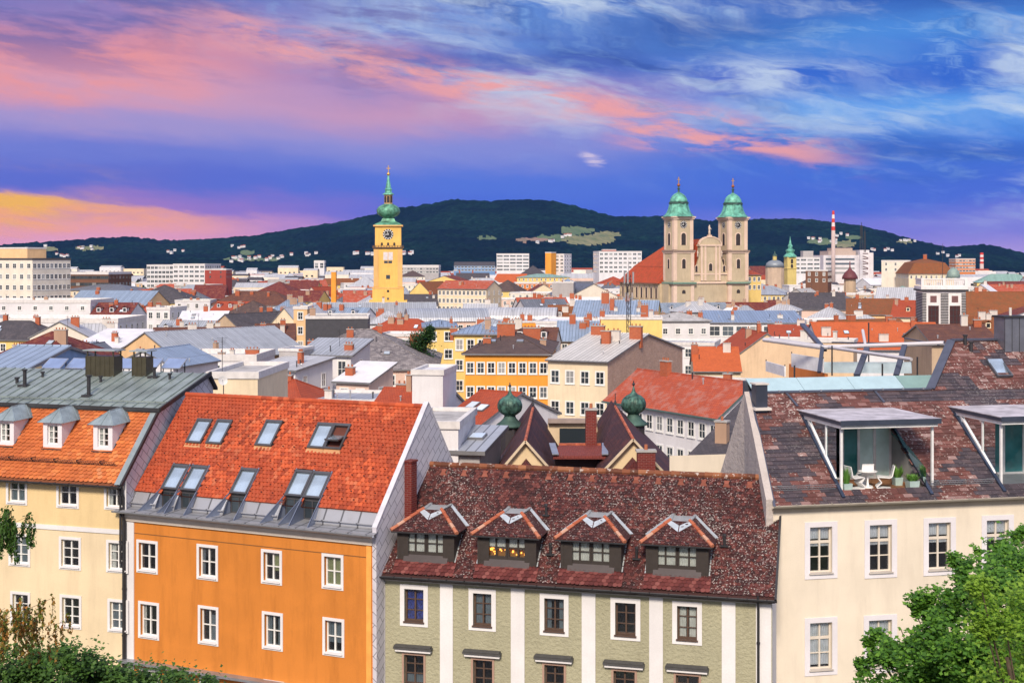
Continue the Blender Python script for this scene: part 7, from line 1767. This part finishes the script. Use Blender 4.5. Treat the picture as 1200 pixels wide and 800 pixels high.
# glazed parapet and steel frame of the roof terrace behind the cream house
def terrace_frame():
    H = CH_; zb = H.zb
    b = wloc(H, 2.2, 7.6, 0); e = wloc(H, 10.6, 7.6, 0)
    t = thing('glass_parapet', 'long pale blue glass parapet along the roof terrace behind the cream house', 'parapet', (b[0], b[1], zb), H.r)
    z0 = CZ-(457-HY)/F*67.5-zb; L = 10.6
    for k in range(4):
        x0 = L*k/4; mb = MB(); mb.slab([(x0+.01, 0, z0), (x0+L/4-.01, 0, z0), (x0+L/4-.01, 1.2, z0+.62), (x0+.01, 1.2, z0+.62)], .06); mb.build('glass_panel', plain('parapet_glass', (.42, .58, .62), .12, .3, var=.06) if k < 3 else plain('parapet_glass_green', (.22, .36, .33), .15, .3, var=.06), t)
    mb = MB(); mb.box(-.1, L+.1, -.12, -.01, z0-.9, z0+.02); mb.box(-.1, L+.1, 1.0, 1.3, 0, z0+.5); mb.build('base', plain('base_dark', (.07, .08, .11), .5, .3), t)
    t = thing('steel_pergola', 'white and dark steel pipe frame over the roof terrace behind the cream house', 'frame', (0, 0, zb), 0)
    V = lambda px, py, Y: P(px, py, Y)-Vector((0, 0, zb))
    for a, b_, r in (((895, 398, 84), (962, 407, 80), .13), ((962, 407, 80), (1106, 402, 76), .13), ((905, 397, 86), (1068, 421, 72), .10), ((1011, 387, 82), (1015, 409, 80), .09)):
        mb = MB(); mb.tube(V(*a), V(*b_), r, n=8); mb.build('pipe', plain('pipe_white', (.60, .58, .60), .45, .3, var=.05), t)
    for a, b_, w in (((1016, 408, 78), (1004, 440, 74), .30), ((1060, 405, 76), (1050, 440, 73), .28), ((964, 405, 80), (960, 436, 78), .22), ((975, 401, 82), (1096, 403, 78), .12), ((1090, 402, 77), (1106, 401, 76), .2), ((1060, 396, 82), (1100, 404, 76), .1), ((940, 380, 92), (966, 410, 80), .3)):
        mb = MB(); mb.bar(V(*a), V(*b_), w, w*.6); mb.build('strut', plain('strut_navy', (.07, .08, .12), .45, .4), t)
    for px, y0, y1, Y in ((1034, 426, 452, 70), (975, 405, 440, 76), (931, 428, 458, 69), (1075, 418, 452, 70), (1018, 378, 436, 84)):
        mb = MB(); mb.tube(V(px, y0, Y), V(px, y1, Y), .045, n=6); mb.build('post', IRON, t)
    for i, (a, b_, c, d, lab, m) in enumerate(((898, 423, 920, 441, 'white screen panel at the left of the roof terrace', 'w'), (928, 414, 965, 436, 'white screen panel in the middle of the roof terrace', 'w'), (965, 424, 1068, 437, 'long pale blue screen at the back of the roof terrace', 'b'))):
        p, q = V(a, b_, 84), V(c, b_+ (6 if i < 2 else 0), 80); h = (d-b_-6*(i < 2))/F*82
        t2 = thing('terrace_screen', lab, 'screen', (p.x, p.y, p.z+zb), 0); mb = MB(); mb.bar(Vector((0, 0, -h/2)), q-p-Vector((0, 0, h/2)), .08, h); mb.build('panel', plain('screen_white', (.72, .73, .75), .5) if m == 'w' else plain('screen_blue', (.48, .60, .66), .3), t2)
        mb = MB(); mb.bar(Vector((0, .06, -h)), Vector((0, .06, .1)), .05); mb.bar(q-p+Vector((0, .06, -h)), q-p+Vector((0, .06, .1)), .05); mb.build('post', IRON, t2)
    o = V(905, 460, 66.8); o2 = V(1097, 455, 71)
    t = thing('roof_deck', 'rust coloured terrace deck wall below the white screens', 'wall', (0, 0, zb), 0)
    a, b_ = V(926, 426, 90), V(968, 438, 84); mb = MB(); mb.bar(a-Vector((0, 0, 1.5)), b_-Vector((0, 0, 1.5)), .2, 3); mb.build('wall', WL['rust'], t)
terrace_frame()
# ------------------------------------------------------------------ trees, bushes, hillside houses, unnamed town houses
LEAF = leafm('leaf_green', [(0, (.020, .055, .012, 1)), (.45, (.045, .11, .018, 1)), (.8, (.085, .18, .028, 1)), (1, (.13, .24, .04, 1))])
LEAF_B = leafm('leaf_bright', [(0, (.022, .08, .010, 1)), (.35, (.06, .17, .018, 1)), (.7, (.12, .28, .03, 1)), (1, (.26, .46, .06, 1))], .35)
LEAF_D = leafm('leaf_dark', [(0, (.012, .035, .012, 1)), (.6, (.025, .07, .016, 1)), (1, (.05, .11, .022, 1))])
BARK = plain('bark', (.09, .065, .045), .95, scale=6, var=.4)
def leaves(mb, c, r, n, size, rr, shell=.55, flat=1.0, droop=.0):
    for k in range(n):
        d = Vector((rr.gauss(0, 1), rr.gauss(0, 1), rr.gauss(0, 1))).normalized(); q = (shell+(1-shell)*rr.random())*r
        wob = 1+.25*mnoise.noise(d*2.1+Vector(c))
        p = Vector(c)+Vector((d.x*q*wob, d.y*q*wob, d.z*q*flat*wob))
        u = Vector((rr.gauss(0, 1), rr.gauss(0, 1), rr.gauss(0, .5))).normalized(); nn = (d*.9+Vector((rr.gauss(0, .5), rr.gauss(0, .5), rr.gauss(0, .5)+.4))).normalized()
        v = nn.cross(u).normalized(); u = v.cross(nn); s = size*rr.uniform(.6, 1.25)
        if droop: u = (u+Vector((0, 0, -droop))).normalized(); 
        # a lobed leaf: five points
        mb.poly([p-u*s*.5, p-u*s*.05+v*s*.45, p+u*s*.12+v*s*.22, p+u*s*.62, p+u*s*.12-v*s*.22, p-u*s*.05-v*s*.45])
def leaf_at(mb, p, s, rr, up=.6):
    nn = Vector((rr.gauss(0, .55), rr.gauss(0, .55)-.25, up+rr.random())).normalized(); u = Vector((rr.gauss(0, 1), rr.gauss(0, 1), rr.gauss(0, .4)))
    v = nn.cross(u).normalized(); u = v.cross(nn); s *= rr.uniform(.6, 1.25)
    mb.poly([p-u*s*.5, p-u*s*.05+v*s*.45, p+u*s*.12+v*s*.22, p+u*s*.62, p+u*s*.12-v*s*.22, p-u*s*.05-v*s*.45])
def cloud(mb, c, R_, n, s, rr, fl=.8, gate=-.05, f=2.2):
    """loose foliage: leaves scattered with holes, denser inside, thin ragged rim"""
    k = t = 0
    while k < n and t < n*4:
        t += 1; p = Vector(c)+Vector((rr.gauss(0, .52), rr.gauss(0, .52), rr.gauss(0, .52)*fl))*R_
        if mnoise.noise(p*f)+.35*mnoise.noise(p*f*2.7) < gate: continue
        leaf_at(mb, p, s, rr); k += 1
def maple():
    base = Vector((9.6, 23.5, ground_z(23.5)-.3)); t = thing('maple_tree', 'large green maple tree whose crown fills the lower right corner', 'tree', tuple(base), 0)
    rr = random.Random(5)
    cl = [(1180, 645, 20, 26), (1150, 668, 18, 24), (1195, 680, 34, 23), (1116, 655, 9, 24.5), (1128, 664, 10, 24.5), (1160, 705, 34, 22.5), (1125, 702, 22, 24), (1098, 696, 12, 25), (1080, 704, 14, 25), (1072, 716, 9, 25), (1094, 722, 15, 25), (1100, 745, 28, 23), (1070, 757, 16, 24), (1028, 745, 10, 25), (1018, 752, 7, 25), (1044, 757, 12, 24.5),
          (1048, 778, 20, 24), (1016, 788, 11, 25), (1008, 776, 7, 25), (1030, 772, 13, 25), (1080, 785, 28, 23), (1125, 775, 36, 22), (1175, 765, 44, 21.5), (1150, 800, 40, 22), (1210, 720, 44, 22), (1225, 770, 48, 22), (1100, 812, 34, 23), (1040, 812, 26, 24), (1200, 820, 50, 22), (1230, 660, 34, 24), (1190, 630, 10, 27), (1200, 622, 8, 27), (1142, 645, 7, 26), (1135, 680, 15, 24), (1172, 664, 14, 24), (1055, 735, 7, 25), (1112, 722, 14, 24)]
    mb = MB(); cents = []
    for px, py, r, Y in cl:
        c = P(px, py, Y)-base; R_ = r/F*Y; cents.append((c, R_))
        cloud(mb, c, R_, int(1500*(R_/.4)**1.9)+60, .088, rr)
    for k in range(40):
        c = Vector((rr.uniform(-1.3, 5), rr.uniform(-1.6, 3), rr.uniform(1.8, 6.3))); cloud(mb, c, rr.uniform(.6, 1.1), 260, .12, rr)
    mb.build('crown', LEAF_B, t)
    mb = MB(); mb.tube((0, 0, 0), (.1, 0, 2.4), .30, .22, 10); mb.tube((.1, 0, 2.4), (.2, .1, 4.6), .22, .08, 8); mb.build('trunk', BARK, t)
    mb = MB()
    for i, (c, R_) in enumerate(cents):
        a = Vector((.1, 0, 2.0+(i % 5)*.5)); m = a.lerp(c, .5)+Vector((0, .5, -.25)); mb.tube(a, m, .055, .03, 6, cap=False); mb.tube(m, c, .03, .008, 5, cap=False)
    mb.build('limbs', BARK, t)
maple()
def near_sprays():
    base = Vector((5.9, 13.2, ground_z(13.2)-.2)); t = thing('ash_sapling', 'bright yellow green leafy spray nearest the camera at lower right', 'tree', tuple(base), 0); rr = random.Random(8)
    mb = MB()
    for px, py, r in ((1175, 715, 34), (1200, 755, 46), (1155, 735, 20), (1180, 790, 40), (1150, 690, 14), (1215, 700, 40)):
        c = P(px, py, 13)-base; cloud(mb, c, r/F*13, 700, .042, rr, .8, -.05, 4)
    mb.build('crown', leafm('leaf_lime', [(0, (.10, .24, .02, 1)), (1, (.32, .50, .06, 1))], .45), t)
    mb = MB(); top = P(1180, 770, 13)-base; mb.tube((0, 0, 0), top, .06, .02, 7)
    for px, py in ((1175, 715), (1200, 755), (1155, 735), (1150, 690)): mb.tube(top*.7, P(px, py, 13)-base, .02, .006, 5)
    mb.build('trunk', BARK, t)
near_sprays()
def hedges():
    for i, (cl, lab) in enumerate(((([(20, 775, 26), (55, 768, 22), (85, 772, 22), (40, 800, 34), (90, 800, 30), (0, 790, 34), (110, 785, 20), (-30, 790, 30)], 'rounded dark green bush in the lower left corner')), (([(140, 792, 20), (170, 797, 22), (205, 797, 20), (235, 803, 18), (125, 808, 28), (190, 818, 30)], 'lower dark green bush right of the rounded bush at lower left')))):
        Y = 33; base = Vector((P(cl[0][0], 800, Y).x, Y, ground_z(Y)-.2)); t = thing('bush', lab, 'bush', tuple(base), 0); rr = random.Random(i+20); mb = MB(); st = MB()
        for px, py, r in cl:
            c = P(px, py, Y+rr.uniform(-1, 1))-base; R_ = r/F*Y
            c.z -= .12; cloud(mb, c, R_*1.1, 1700, .10, rr, .8, -.10, 2.6)
            st.tube((c.x*.8, c.y*.5, 0), c, .06, .02, 6)
        mb.build('crown', LEAF, t); st.build('stems', BARK, t)
hedges()
def drooping():
    red = leafm('leaf_rust', [(0, (.05, .11, .02, 1)), (.4, (.14, .18, .03, 1)), (.65, (.36, .16, .03, 1)), (1, (.55, .24, .06, 1))])
    for i, (px0, py0, px1, py1, n, lab, m) in enumerate(((-8, 600, 42, 655, 16, 'thin green branches hanging in front of yellow house at left edge', LEAF), (-10, 700, 80, 770, 34, 'sparse reddish leaved branches at lower left before the yellow house', red))):
        Y = 24; base = Vector((P(-40, 800, Y).x, Y, ground_z(Y)-.2)); t = thing('young_tree', lab, 'tree', tuple(base), 0); rr = random.Random(50+i); mb = MB(); st = MB()
        root = P(-70, (py0+py1)/2+40, Y)-base; st.tube((0, 0, 0), root, .07, .04, 7)
        arcs = [(30, 606), (8, 600), (38, 612)] if i == 0 else [(62, 700), (30, 706), (6, 712), (48, 716), (78, 728), (20, 724)]
        for ax, ay in arcs:
            tip = P(ax, ay, Y+rr.uniform(-.6, .6))-base; mid = root.lerp(tip, .55)+Vector((0, 0, .10)); st.tube(root, mid, .010, .006, 4, cap=False); st.tube(mid, tip, .006, .003, 4, cap=False)
            for k in range(13 if i == 0 else 9):
                a = mid.lerp(tip, rr.uniform(.25, 1.05))+Vector((rr.gauss(0, .06), rr.gauss(0, .15), rr.gauss(0, .05))); ln = rr.uniform(.2, .62 if i == 0 else .75); b = a+Vector((rr.uniform(-.07, .07), 0, -ln))
                st.tube(a, b, .004, .002, 3, cap=False)
                for q in range(5): leaves(mb, a.lerp(b, q/4.5), .065, 9, .068, rr, .1, 1.5, 1.0)
        mb.build('crown', m, t); st.build('trunk', BARK, t)
drooping()
def ivy():
    Y = (CZ-19)*F/(395-HY); base = P(492, 440, 232); t = thing('ivy_tree', 'dense dark green ivy covered tree left of the yellow balcony house', 'tree', (base.x, base.y, 0), 0); rr = random.Random(9); mb = MB()
    for px, py, r in ((492, 405, 12), (500, 395, 7), (486, 412, 10), (497, 418, 10), (491, 398, 9), (504, 386, 4), (503, 393, 5)):
        c = P(px, py, 226)-Vector((base.x, base.y, 0)); cloud(mb, c, r/F*226*1.2, 900, .30, rr, .9, -.5)
    mb.build('crown', LEAF_D, t); mb = MB(); mb.tube((0, 0, 0), (0, 0, 16), .3, .15, 7); mb.build('trunk', BARK, t)
ivy()
# shared small trees between the houses
TM = []
for v in range(4):
    rr = random.Random(70+v); mb = MB()
    for k in range(9): leaves(mb, Vector((rr.gauss(0, .32), rr.gauss(0, .32), rr.uniform(.45, 1.1))), rr.uniform(.28, .42), 60, .17, rr, .5)
    TM.append(mb.mesh('crown', [LEAF if v % 2 else LEAF_D]))
mb = MB(); mb.tube((0, 0, -.2), (0, 0, .8), .06, .03, 6); TK = mb.mesh('trunk', [BARK])
def small_tree(x, y, h, lab, group, z=0):
    t = thing('broadleaf_tree', lab, 'tree', (x, y, z), rnd.random()*6, group); c = link('crown', rnd.choice(TM), t); k = link('trunk', TK, t); t.scale = (h*.62,)*2+(h*.70,)
LMK = [(18, 325, 'the cream office block'), (100, 328, 'the dark brown block'), (205, 322, 'the white hotel'), (185, 345, 'the blue slate roof'), (316, 340, 'the orange house with maroon roof'), (454, 300, 'the yellow clock tower'),
       (530, 322, 'the green park trees'), (600, 306, 'the banded highrise'), (651, 306, 'the orange and white highrise'), (727, 304, 'the white hospital'), (697, 340, 'the pale gable'), (760, 320, 'the red church nave'), (830, 320, 'the twin church towers'),
       (926, 303, 'the slim green spire'), (985, 308, 'the white factory'), (1090, 312, 'the brown mansard roof'), (1105, 350, 'the striped corner tower'), (1165, 355, 'the orange brown roof'), (1150, 303, 'the short far chimney'), (900, 350, 'the cream classical house'),
       (1035, 390, 'the wide orange roof'), (60, 365, 'the long white block'), (395, 374, 'the black rooftop pavilion'), (420, 405, 'the big grey slate roof'), (600, 400, 'the orange apartment house'), (610, 366, 'the arched glass roofs'), (255, 385, 'the brown gables')]
def place_phrase(px, py):
    out = []
    for mx, my, nm in sorted(LMK, key=lambda q: hypot(q[0]-px, (q[1]-py)*1.6))[:6]:
        dx, dy = px-mx, py-my
        a = 'right of' if dx > 0 else 'left of'
        far = 'just ' if abs(dx) < 22 else ('' if abs(dx) < 60 else 'well ')
        if abs(dx) < 8: out.append(('above ' if dy < 0 else 'below ')+nm)
        else: out.append(far+a+' '+nm)
        if abs(dx) >= 8: out.append(far+a+(' and above ' if dy < 0 else ' and below ')+nm)
    return out
def unique(head, px, py, size=('', 'small ', 'broad ')):
    ph = place_phrase(px, py)
    for s in ('',):
        for p in ph:
            l = head+' '+p
            if l not in USED and len(l.split()) <= 16: return l
    mods = ['narrow', 'nearer', 'farther', 'paler', 'second', 'third', 'lower', 'taller']
    for m in ['second', 'third', 'fourth', 'fifth', 'sixth', 'seventh']:
        for p in ph:
            l = m+' '+head+' '+p
            if l not in USED and len(l.split()) <= 16: return l
    return head+' '+ph[0]
def clear(x, y, r):
    return all(hypot(x-a, y-b) > r+c*.72 for a, b, c, w in FOOT)
def fill_town():
    rr = random.Random(11); n = 0; tries = 0
    wn = {'cream': 'cream', 'yellow': 'yellow', 'pale': 'beige', 'white': 'white', 'pink': 'pinkish', 'orange': 'orange', 'tan': 'tan', 'grey': 'grey', 'peach': 'peach'}
    wch = ['cream']*3+['yellow']*2+['pale']*4+['white']*6+['pink']*2+['grey', 'peach', 'tan']
    rn = {'red': 'red', 'oldred': 'faded red', 'orange': 'orange', 'brown': 'brown', 'rust': 'rusty brown', 'maroon': 'maroon', 'slate': 'dark slate', 'metal': 'grey metal', 'blue': 'pale blue', 'lgrey': 'light grey', 'dgrey': 'dark grey', 'green': 'greenish', 'white': 'white', 'gravel': 'gravel'}
    rch = ['red', 'oldred', 'orange', 'brown', 'rust', 'maroon', 'slate', 'slate', 'metal', 'metal', 'blue', 'lgrey', 'lgrey', 'lgrey', 'dgrey', 'white']
    while n < 292 and tries < 60000:
        tries += 1
        py = 322+82*rr.random()**1.15; px = rr.uniform(-60, 1260)
        ze = rr.uniform(10, 16); Y = (CZ-ze)*F/(py-HY)
        if Y > 1150 or Y < 205: continue
        u = (px-CX)/F; W = rr.uniform(10, 21)*(1 if Y < 500 else 1.5); D = rr.uniform(10, 14)*(1 if Y < 500 else 1.4); x = u*Y
        if not clear(x+W/2, Y+D/2, max(W, D)*.5): continue
        w = rr.choice(wch); flat = rr.random() < (.28 if Y < 700 else .55)
        rt = 'flat' if flat else rr.choice(['gable', 'gable', 'hip', 'front', 'hip'])
        rc = rr.choice(['white', 'gravel', 'lgrey', 'white']) if flat else rr.choice(rch)
        pxe = px+W/Y*F; far = Y > 1100
        head = '%s house with %s %s roof' % (wn[w], rn[rc], {'flat': 'flat', 'gable': 'ridged', 'hip': 'hipped', 'front': 'gabled'}[rt])
        lab = unique(head, (px+pxe)/2, py)
        ch = [] if far or flat else [(rr.uniform(.2, .8), rr.uniform(.3, .6), rr.uniform(1, 2), rr.uniform(.8, 1.8)) for _ in range(rr.choice([1, 2, 3, 4]))]
        nw = max(2, int(W/(3.2 if not far else 5)))
        house('city_house', lab, px, pxe, py, ze=ze, rot=rr.uniform(-28, 28), D=D, rise=D*rr.uniform(.22, .38), roof=rt, wm=WL[w], rm=RF[rc], win=(nw, 2 if not far else 2), swin=(max(1, int(D/4)), 2) if not far else (0, 0),
              chim=ch, cat='house', group='houses of the old town', ws=(1.1, 1.5) if not far else (1.8, 1.6), fh=3.3, maxrows=2 if Y > 500 else 3, parapet=.4, ch_m=rr.choice([CH_RED, CH_TAN, CH_WHT]), style='w' if rr.random() < .7 else 'm')
        n += 1
    print('filled', n, tries)
fill_town()
def far_district():
    """beyond the counted houses the suburb reads as one pale mass at the foot of the hills"""
    rr = random.Random(23); mb = MB()
    for k in range(1500):
        Y = rr.uniform(1020, 2330); u = rr.uniform(-.44, .44); W = rr.uniform(10, 34); D = rr.uniform(10, 22); h = rr.uniform(6, 13) if rr.random() < .93 else rr.uniform(14, 22); x = u*Y; m = rr.choice([0, 0, 0, 1, 2, 3, 4])
        mb.box(x, x+W, Y, Y+D, 0, h, m)
        r = rr.choice([5, 6, 7, 7, 7]); z = h
        if rr.random() < .6:
            rs = rr.uniform(2, 4); mb.poly([(x, Y, z), (x+W, Y, z), (x+W, Y+D/2, z+rs), (x, Y+D/2, z+rs)], r); mb.poly([(x+W, Y+D, z), (x, Y+D, z), (x, Y+D/2, z+rs), (x+W, Y+D/2, z+rs)], r)
        for q in range(int(W/6)):
            for zz in (h*.3, h*.7): mb.box(x+3+6*q, x+5.2+6*q, Y-.3, Y-.02, zz-.9, zz+.9, 8)
    o = mb.build('distant_suburb', [WL['white'], WL['cream'], WL['pale'], WL['pink'], WL['grey'], RF['slate'], RF['red'], RF['lgrey'], G_DK]); kind(o, 'stuff'); tag(o, 'pale rooftops of the far suburb along the foot of the dark hills', 'rooftops')
    mb = MB()
    for k in range(260):
        Y = rr.uniform(1100, 2400); u = rr.uniform(-.44, .44); c = Vector((u*Y, Y, rr.uniform(2, 5)))
        for q in range(4): leaves(mb, c+Vector((rr.gauss(0, 8), rr.gauss(0, 4), rr.uniform(0, 4))), rr.uniform(4, 7), 26, 3.2, rr, .5)
    o = mb.build('distant_trees', LEAF_D); kind(o, 'stuff'); tag(o, 'dark green tree masses among the far suburb roofs', 'trees')
far_district()
def park_and_trees():
    rr = random.Random(31)
    for i in range(9):
        px = 519+i*3.4; Y = 760+rr.uniform(-30, 60); small_tree((px-CX)/F*Y, Y, rr.uniform(15, 19), '%s of the tall green park trees behind the long cream terrace, counted from left' % ['first', 'second', 'third', 'fourth', 'fifth', 'sixth', 'seventh', 'eighth', 'ninth'][i], 'park trees right of the clock tower')
    n = 0; tr = 0
    while n < 46 and tr < 4000:
        tr += 1; py = 320+70*rr.random()**1.6; ztop = rr.uniform(9, 15); Y = (CZ-ztop)*F/(py-HY); px = rr.uniform(0, 1200); x = (px-CX)/F*Y
        if Y > 1600 or Y < 230 or not clear(x, Y, 4): continue
        small_tree(x, Y, ztop, unique('round green tree', px, py), 'trees among the town houses'); n += 1
park_and_trees()
def hillside_houses():
    rr = random.Random(41); mbs = []
    for v in range(3):
        b = MB(); b.box(-9, 9, -6, 6, -9, 7, 0); b.poly([(-10, -7, 7), (10, -7, 7), (10, 0, 11), (-10, 0, 11)], 1); b.poly([(10, 7, 7), (-10, 7, 7), (-10, 0, 11), (10, 0, 11)], 1); b.poly([(-9, -6, 7), (-9, 0, 11), (-9, 6, 7)], 0); b.poly([(9, -6, 7), (9, 6, 7), (9, 0, 11)], 0)
        b.box(-6, -3, -6.2, -5.98, 1, 4, 2); b.box(3, 6, -6.2, -5.98, 1, 4, 2); b.box(-1.2, 1.2, -6.2, -5.98, 1, 4, 2)
        mbs.append(b.mesh('walls_and_roof', [WL['white'], [RF['red'], RF['slate'], RF['lgrey']][v], G_DK]))
    cl = [(300, 304, 34, 2.2, 16), (350, 300, 24, 1.6, 9), (425, 299, 12, 1.5, 6), (478, 298, 7, 1.2, 4), (98, 292, 12, 2, 6), (70, 301, 12, 3, 6), (55, 290, 5, 1, 2), (665, 278, 7, 1.6, 4), (965, 283, 18, 3, 10), (985, 276, 9, 2, 5), (1062, 283, 11, 1.2, 6), (640, 284, 12, 1.5, 4), (20, 296, 14, 4, 5), (1030, 296, 16, 4, 5), (205, 296, 10, 2, 4), (280, 291, 14, 1.2, 4), (1110, 299, 16, 3, 5)]
    where = {300: 'far left slope below the hill', 350: 'slope left of the clock tower', 425: 'slope just left of the clock tower', 478: 'slope just right of the clock tower', 98: 'slope by the left beige meadow', 70: 'foot of the left hill', 55: 'leftmost hill meadow', 665: 'upper middle meadow', 965: 'right hand meadow', 985: 'top of the right hand meadow', 1062: 'bare strip on the right hill', 640: 'pink field of the middle meadow', 20: 'leftmost foothill', 1030: 'slope right of the factory chimney', 205: 'slope above the white hotel', 280: 'slope above the red store', 1110: 'slope above the brown mansard roof'}
    for cx_, cy_, rx, ry, n in cl:
        for k in range(n):
            px = cx_+rr.uniform(-rx, rx); py = cy_+rr.uniform(-ry, ry)-(px-cx_)*(.06 if cx_ < 420 else 0); q = hill_depth(px, py)
            if not q: continue
            Y, z = q; t = tag(link('hillside_house', rr.choice(mbs), None, ((px-CX)/F*Y, Y, z+2.5), rr.uniform(-.5, .5)), 'tiny white house on the '+where[cx_], 'house', 'houses on the '+where[cx_]).scale = (.45, .45, .42)
hillside_houses()

# thin evening air between the roofs and the hills
def haze():
    m = bpy.data.materials.new('haze_air'); m.use_nodes = True; nt = m.node_tree; nt.nodes.clear(); o = nt.nodes.new('ShaderNodeOutputMaterial'); v = nt.nodes.new('ShaderNodeVolumePrincipled')
    v.inputs['Color'].default_value = (.14, .38, 1, 1); v.inputs['Density'].default_value = HAZE_DENSITY; v.inputs['Anisotropy'].default_value = 0
    nt.links.new(v.outputs[0], o.inputs['Volume'])
    b = MB(); b.box(-7200, 7200, -450, 9100, -12, 760); h = b.build('haze', m); kind(h, 'stuff'); tag(h, 'thin bluish evening air lying between the roofs and the far dark hills', 'haze')
HAZE_DENSITY = 0.000016
if HAZE_DENSITY: haze()
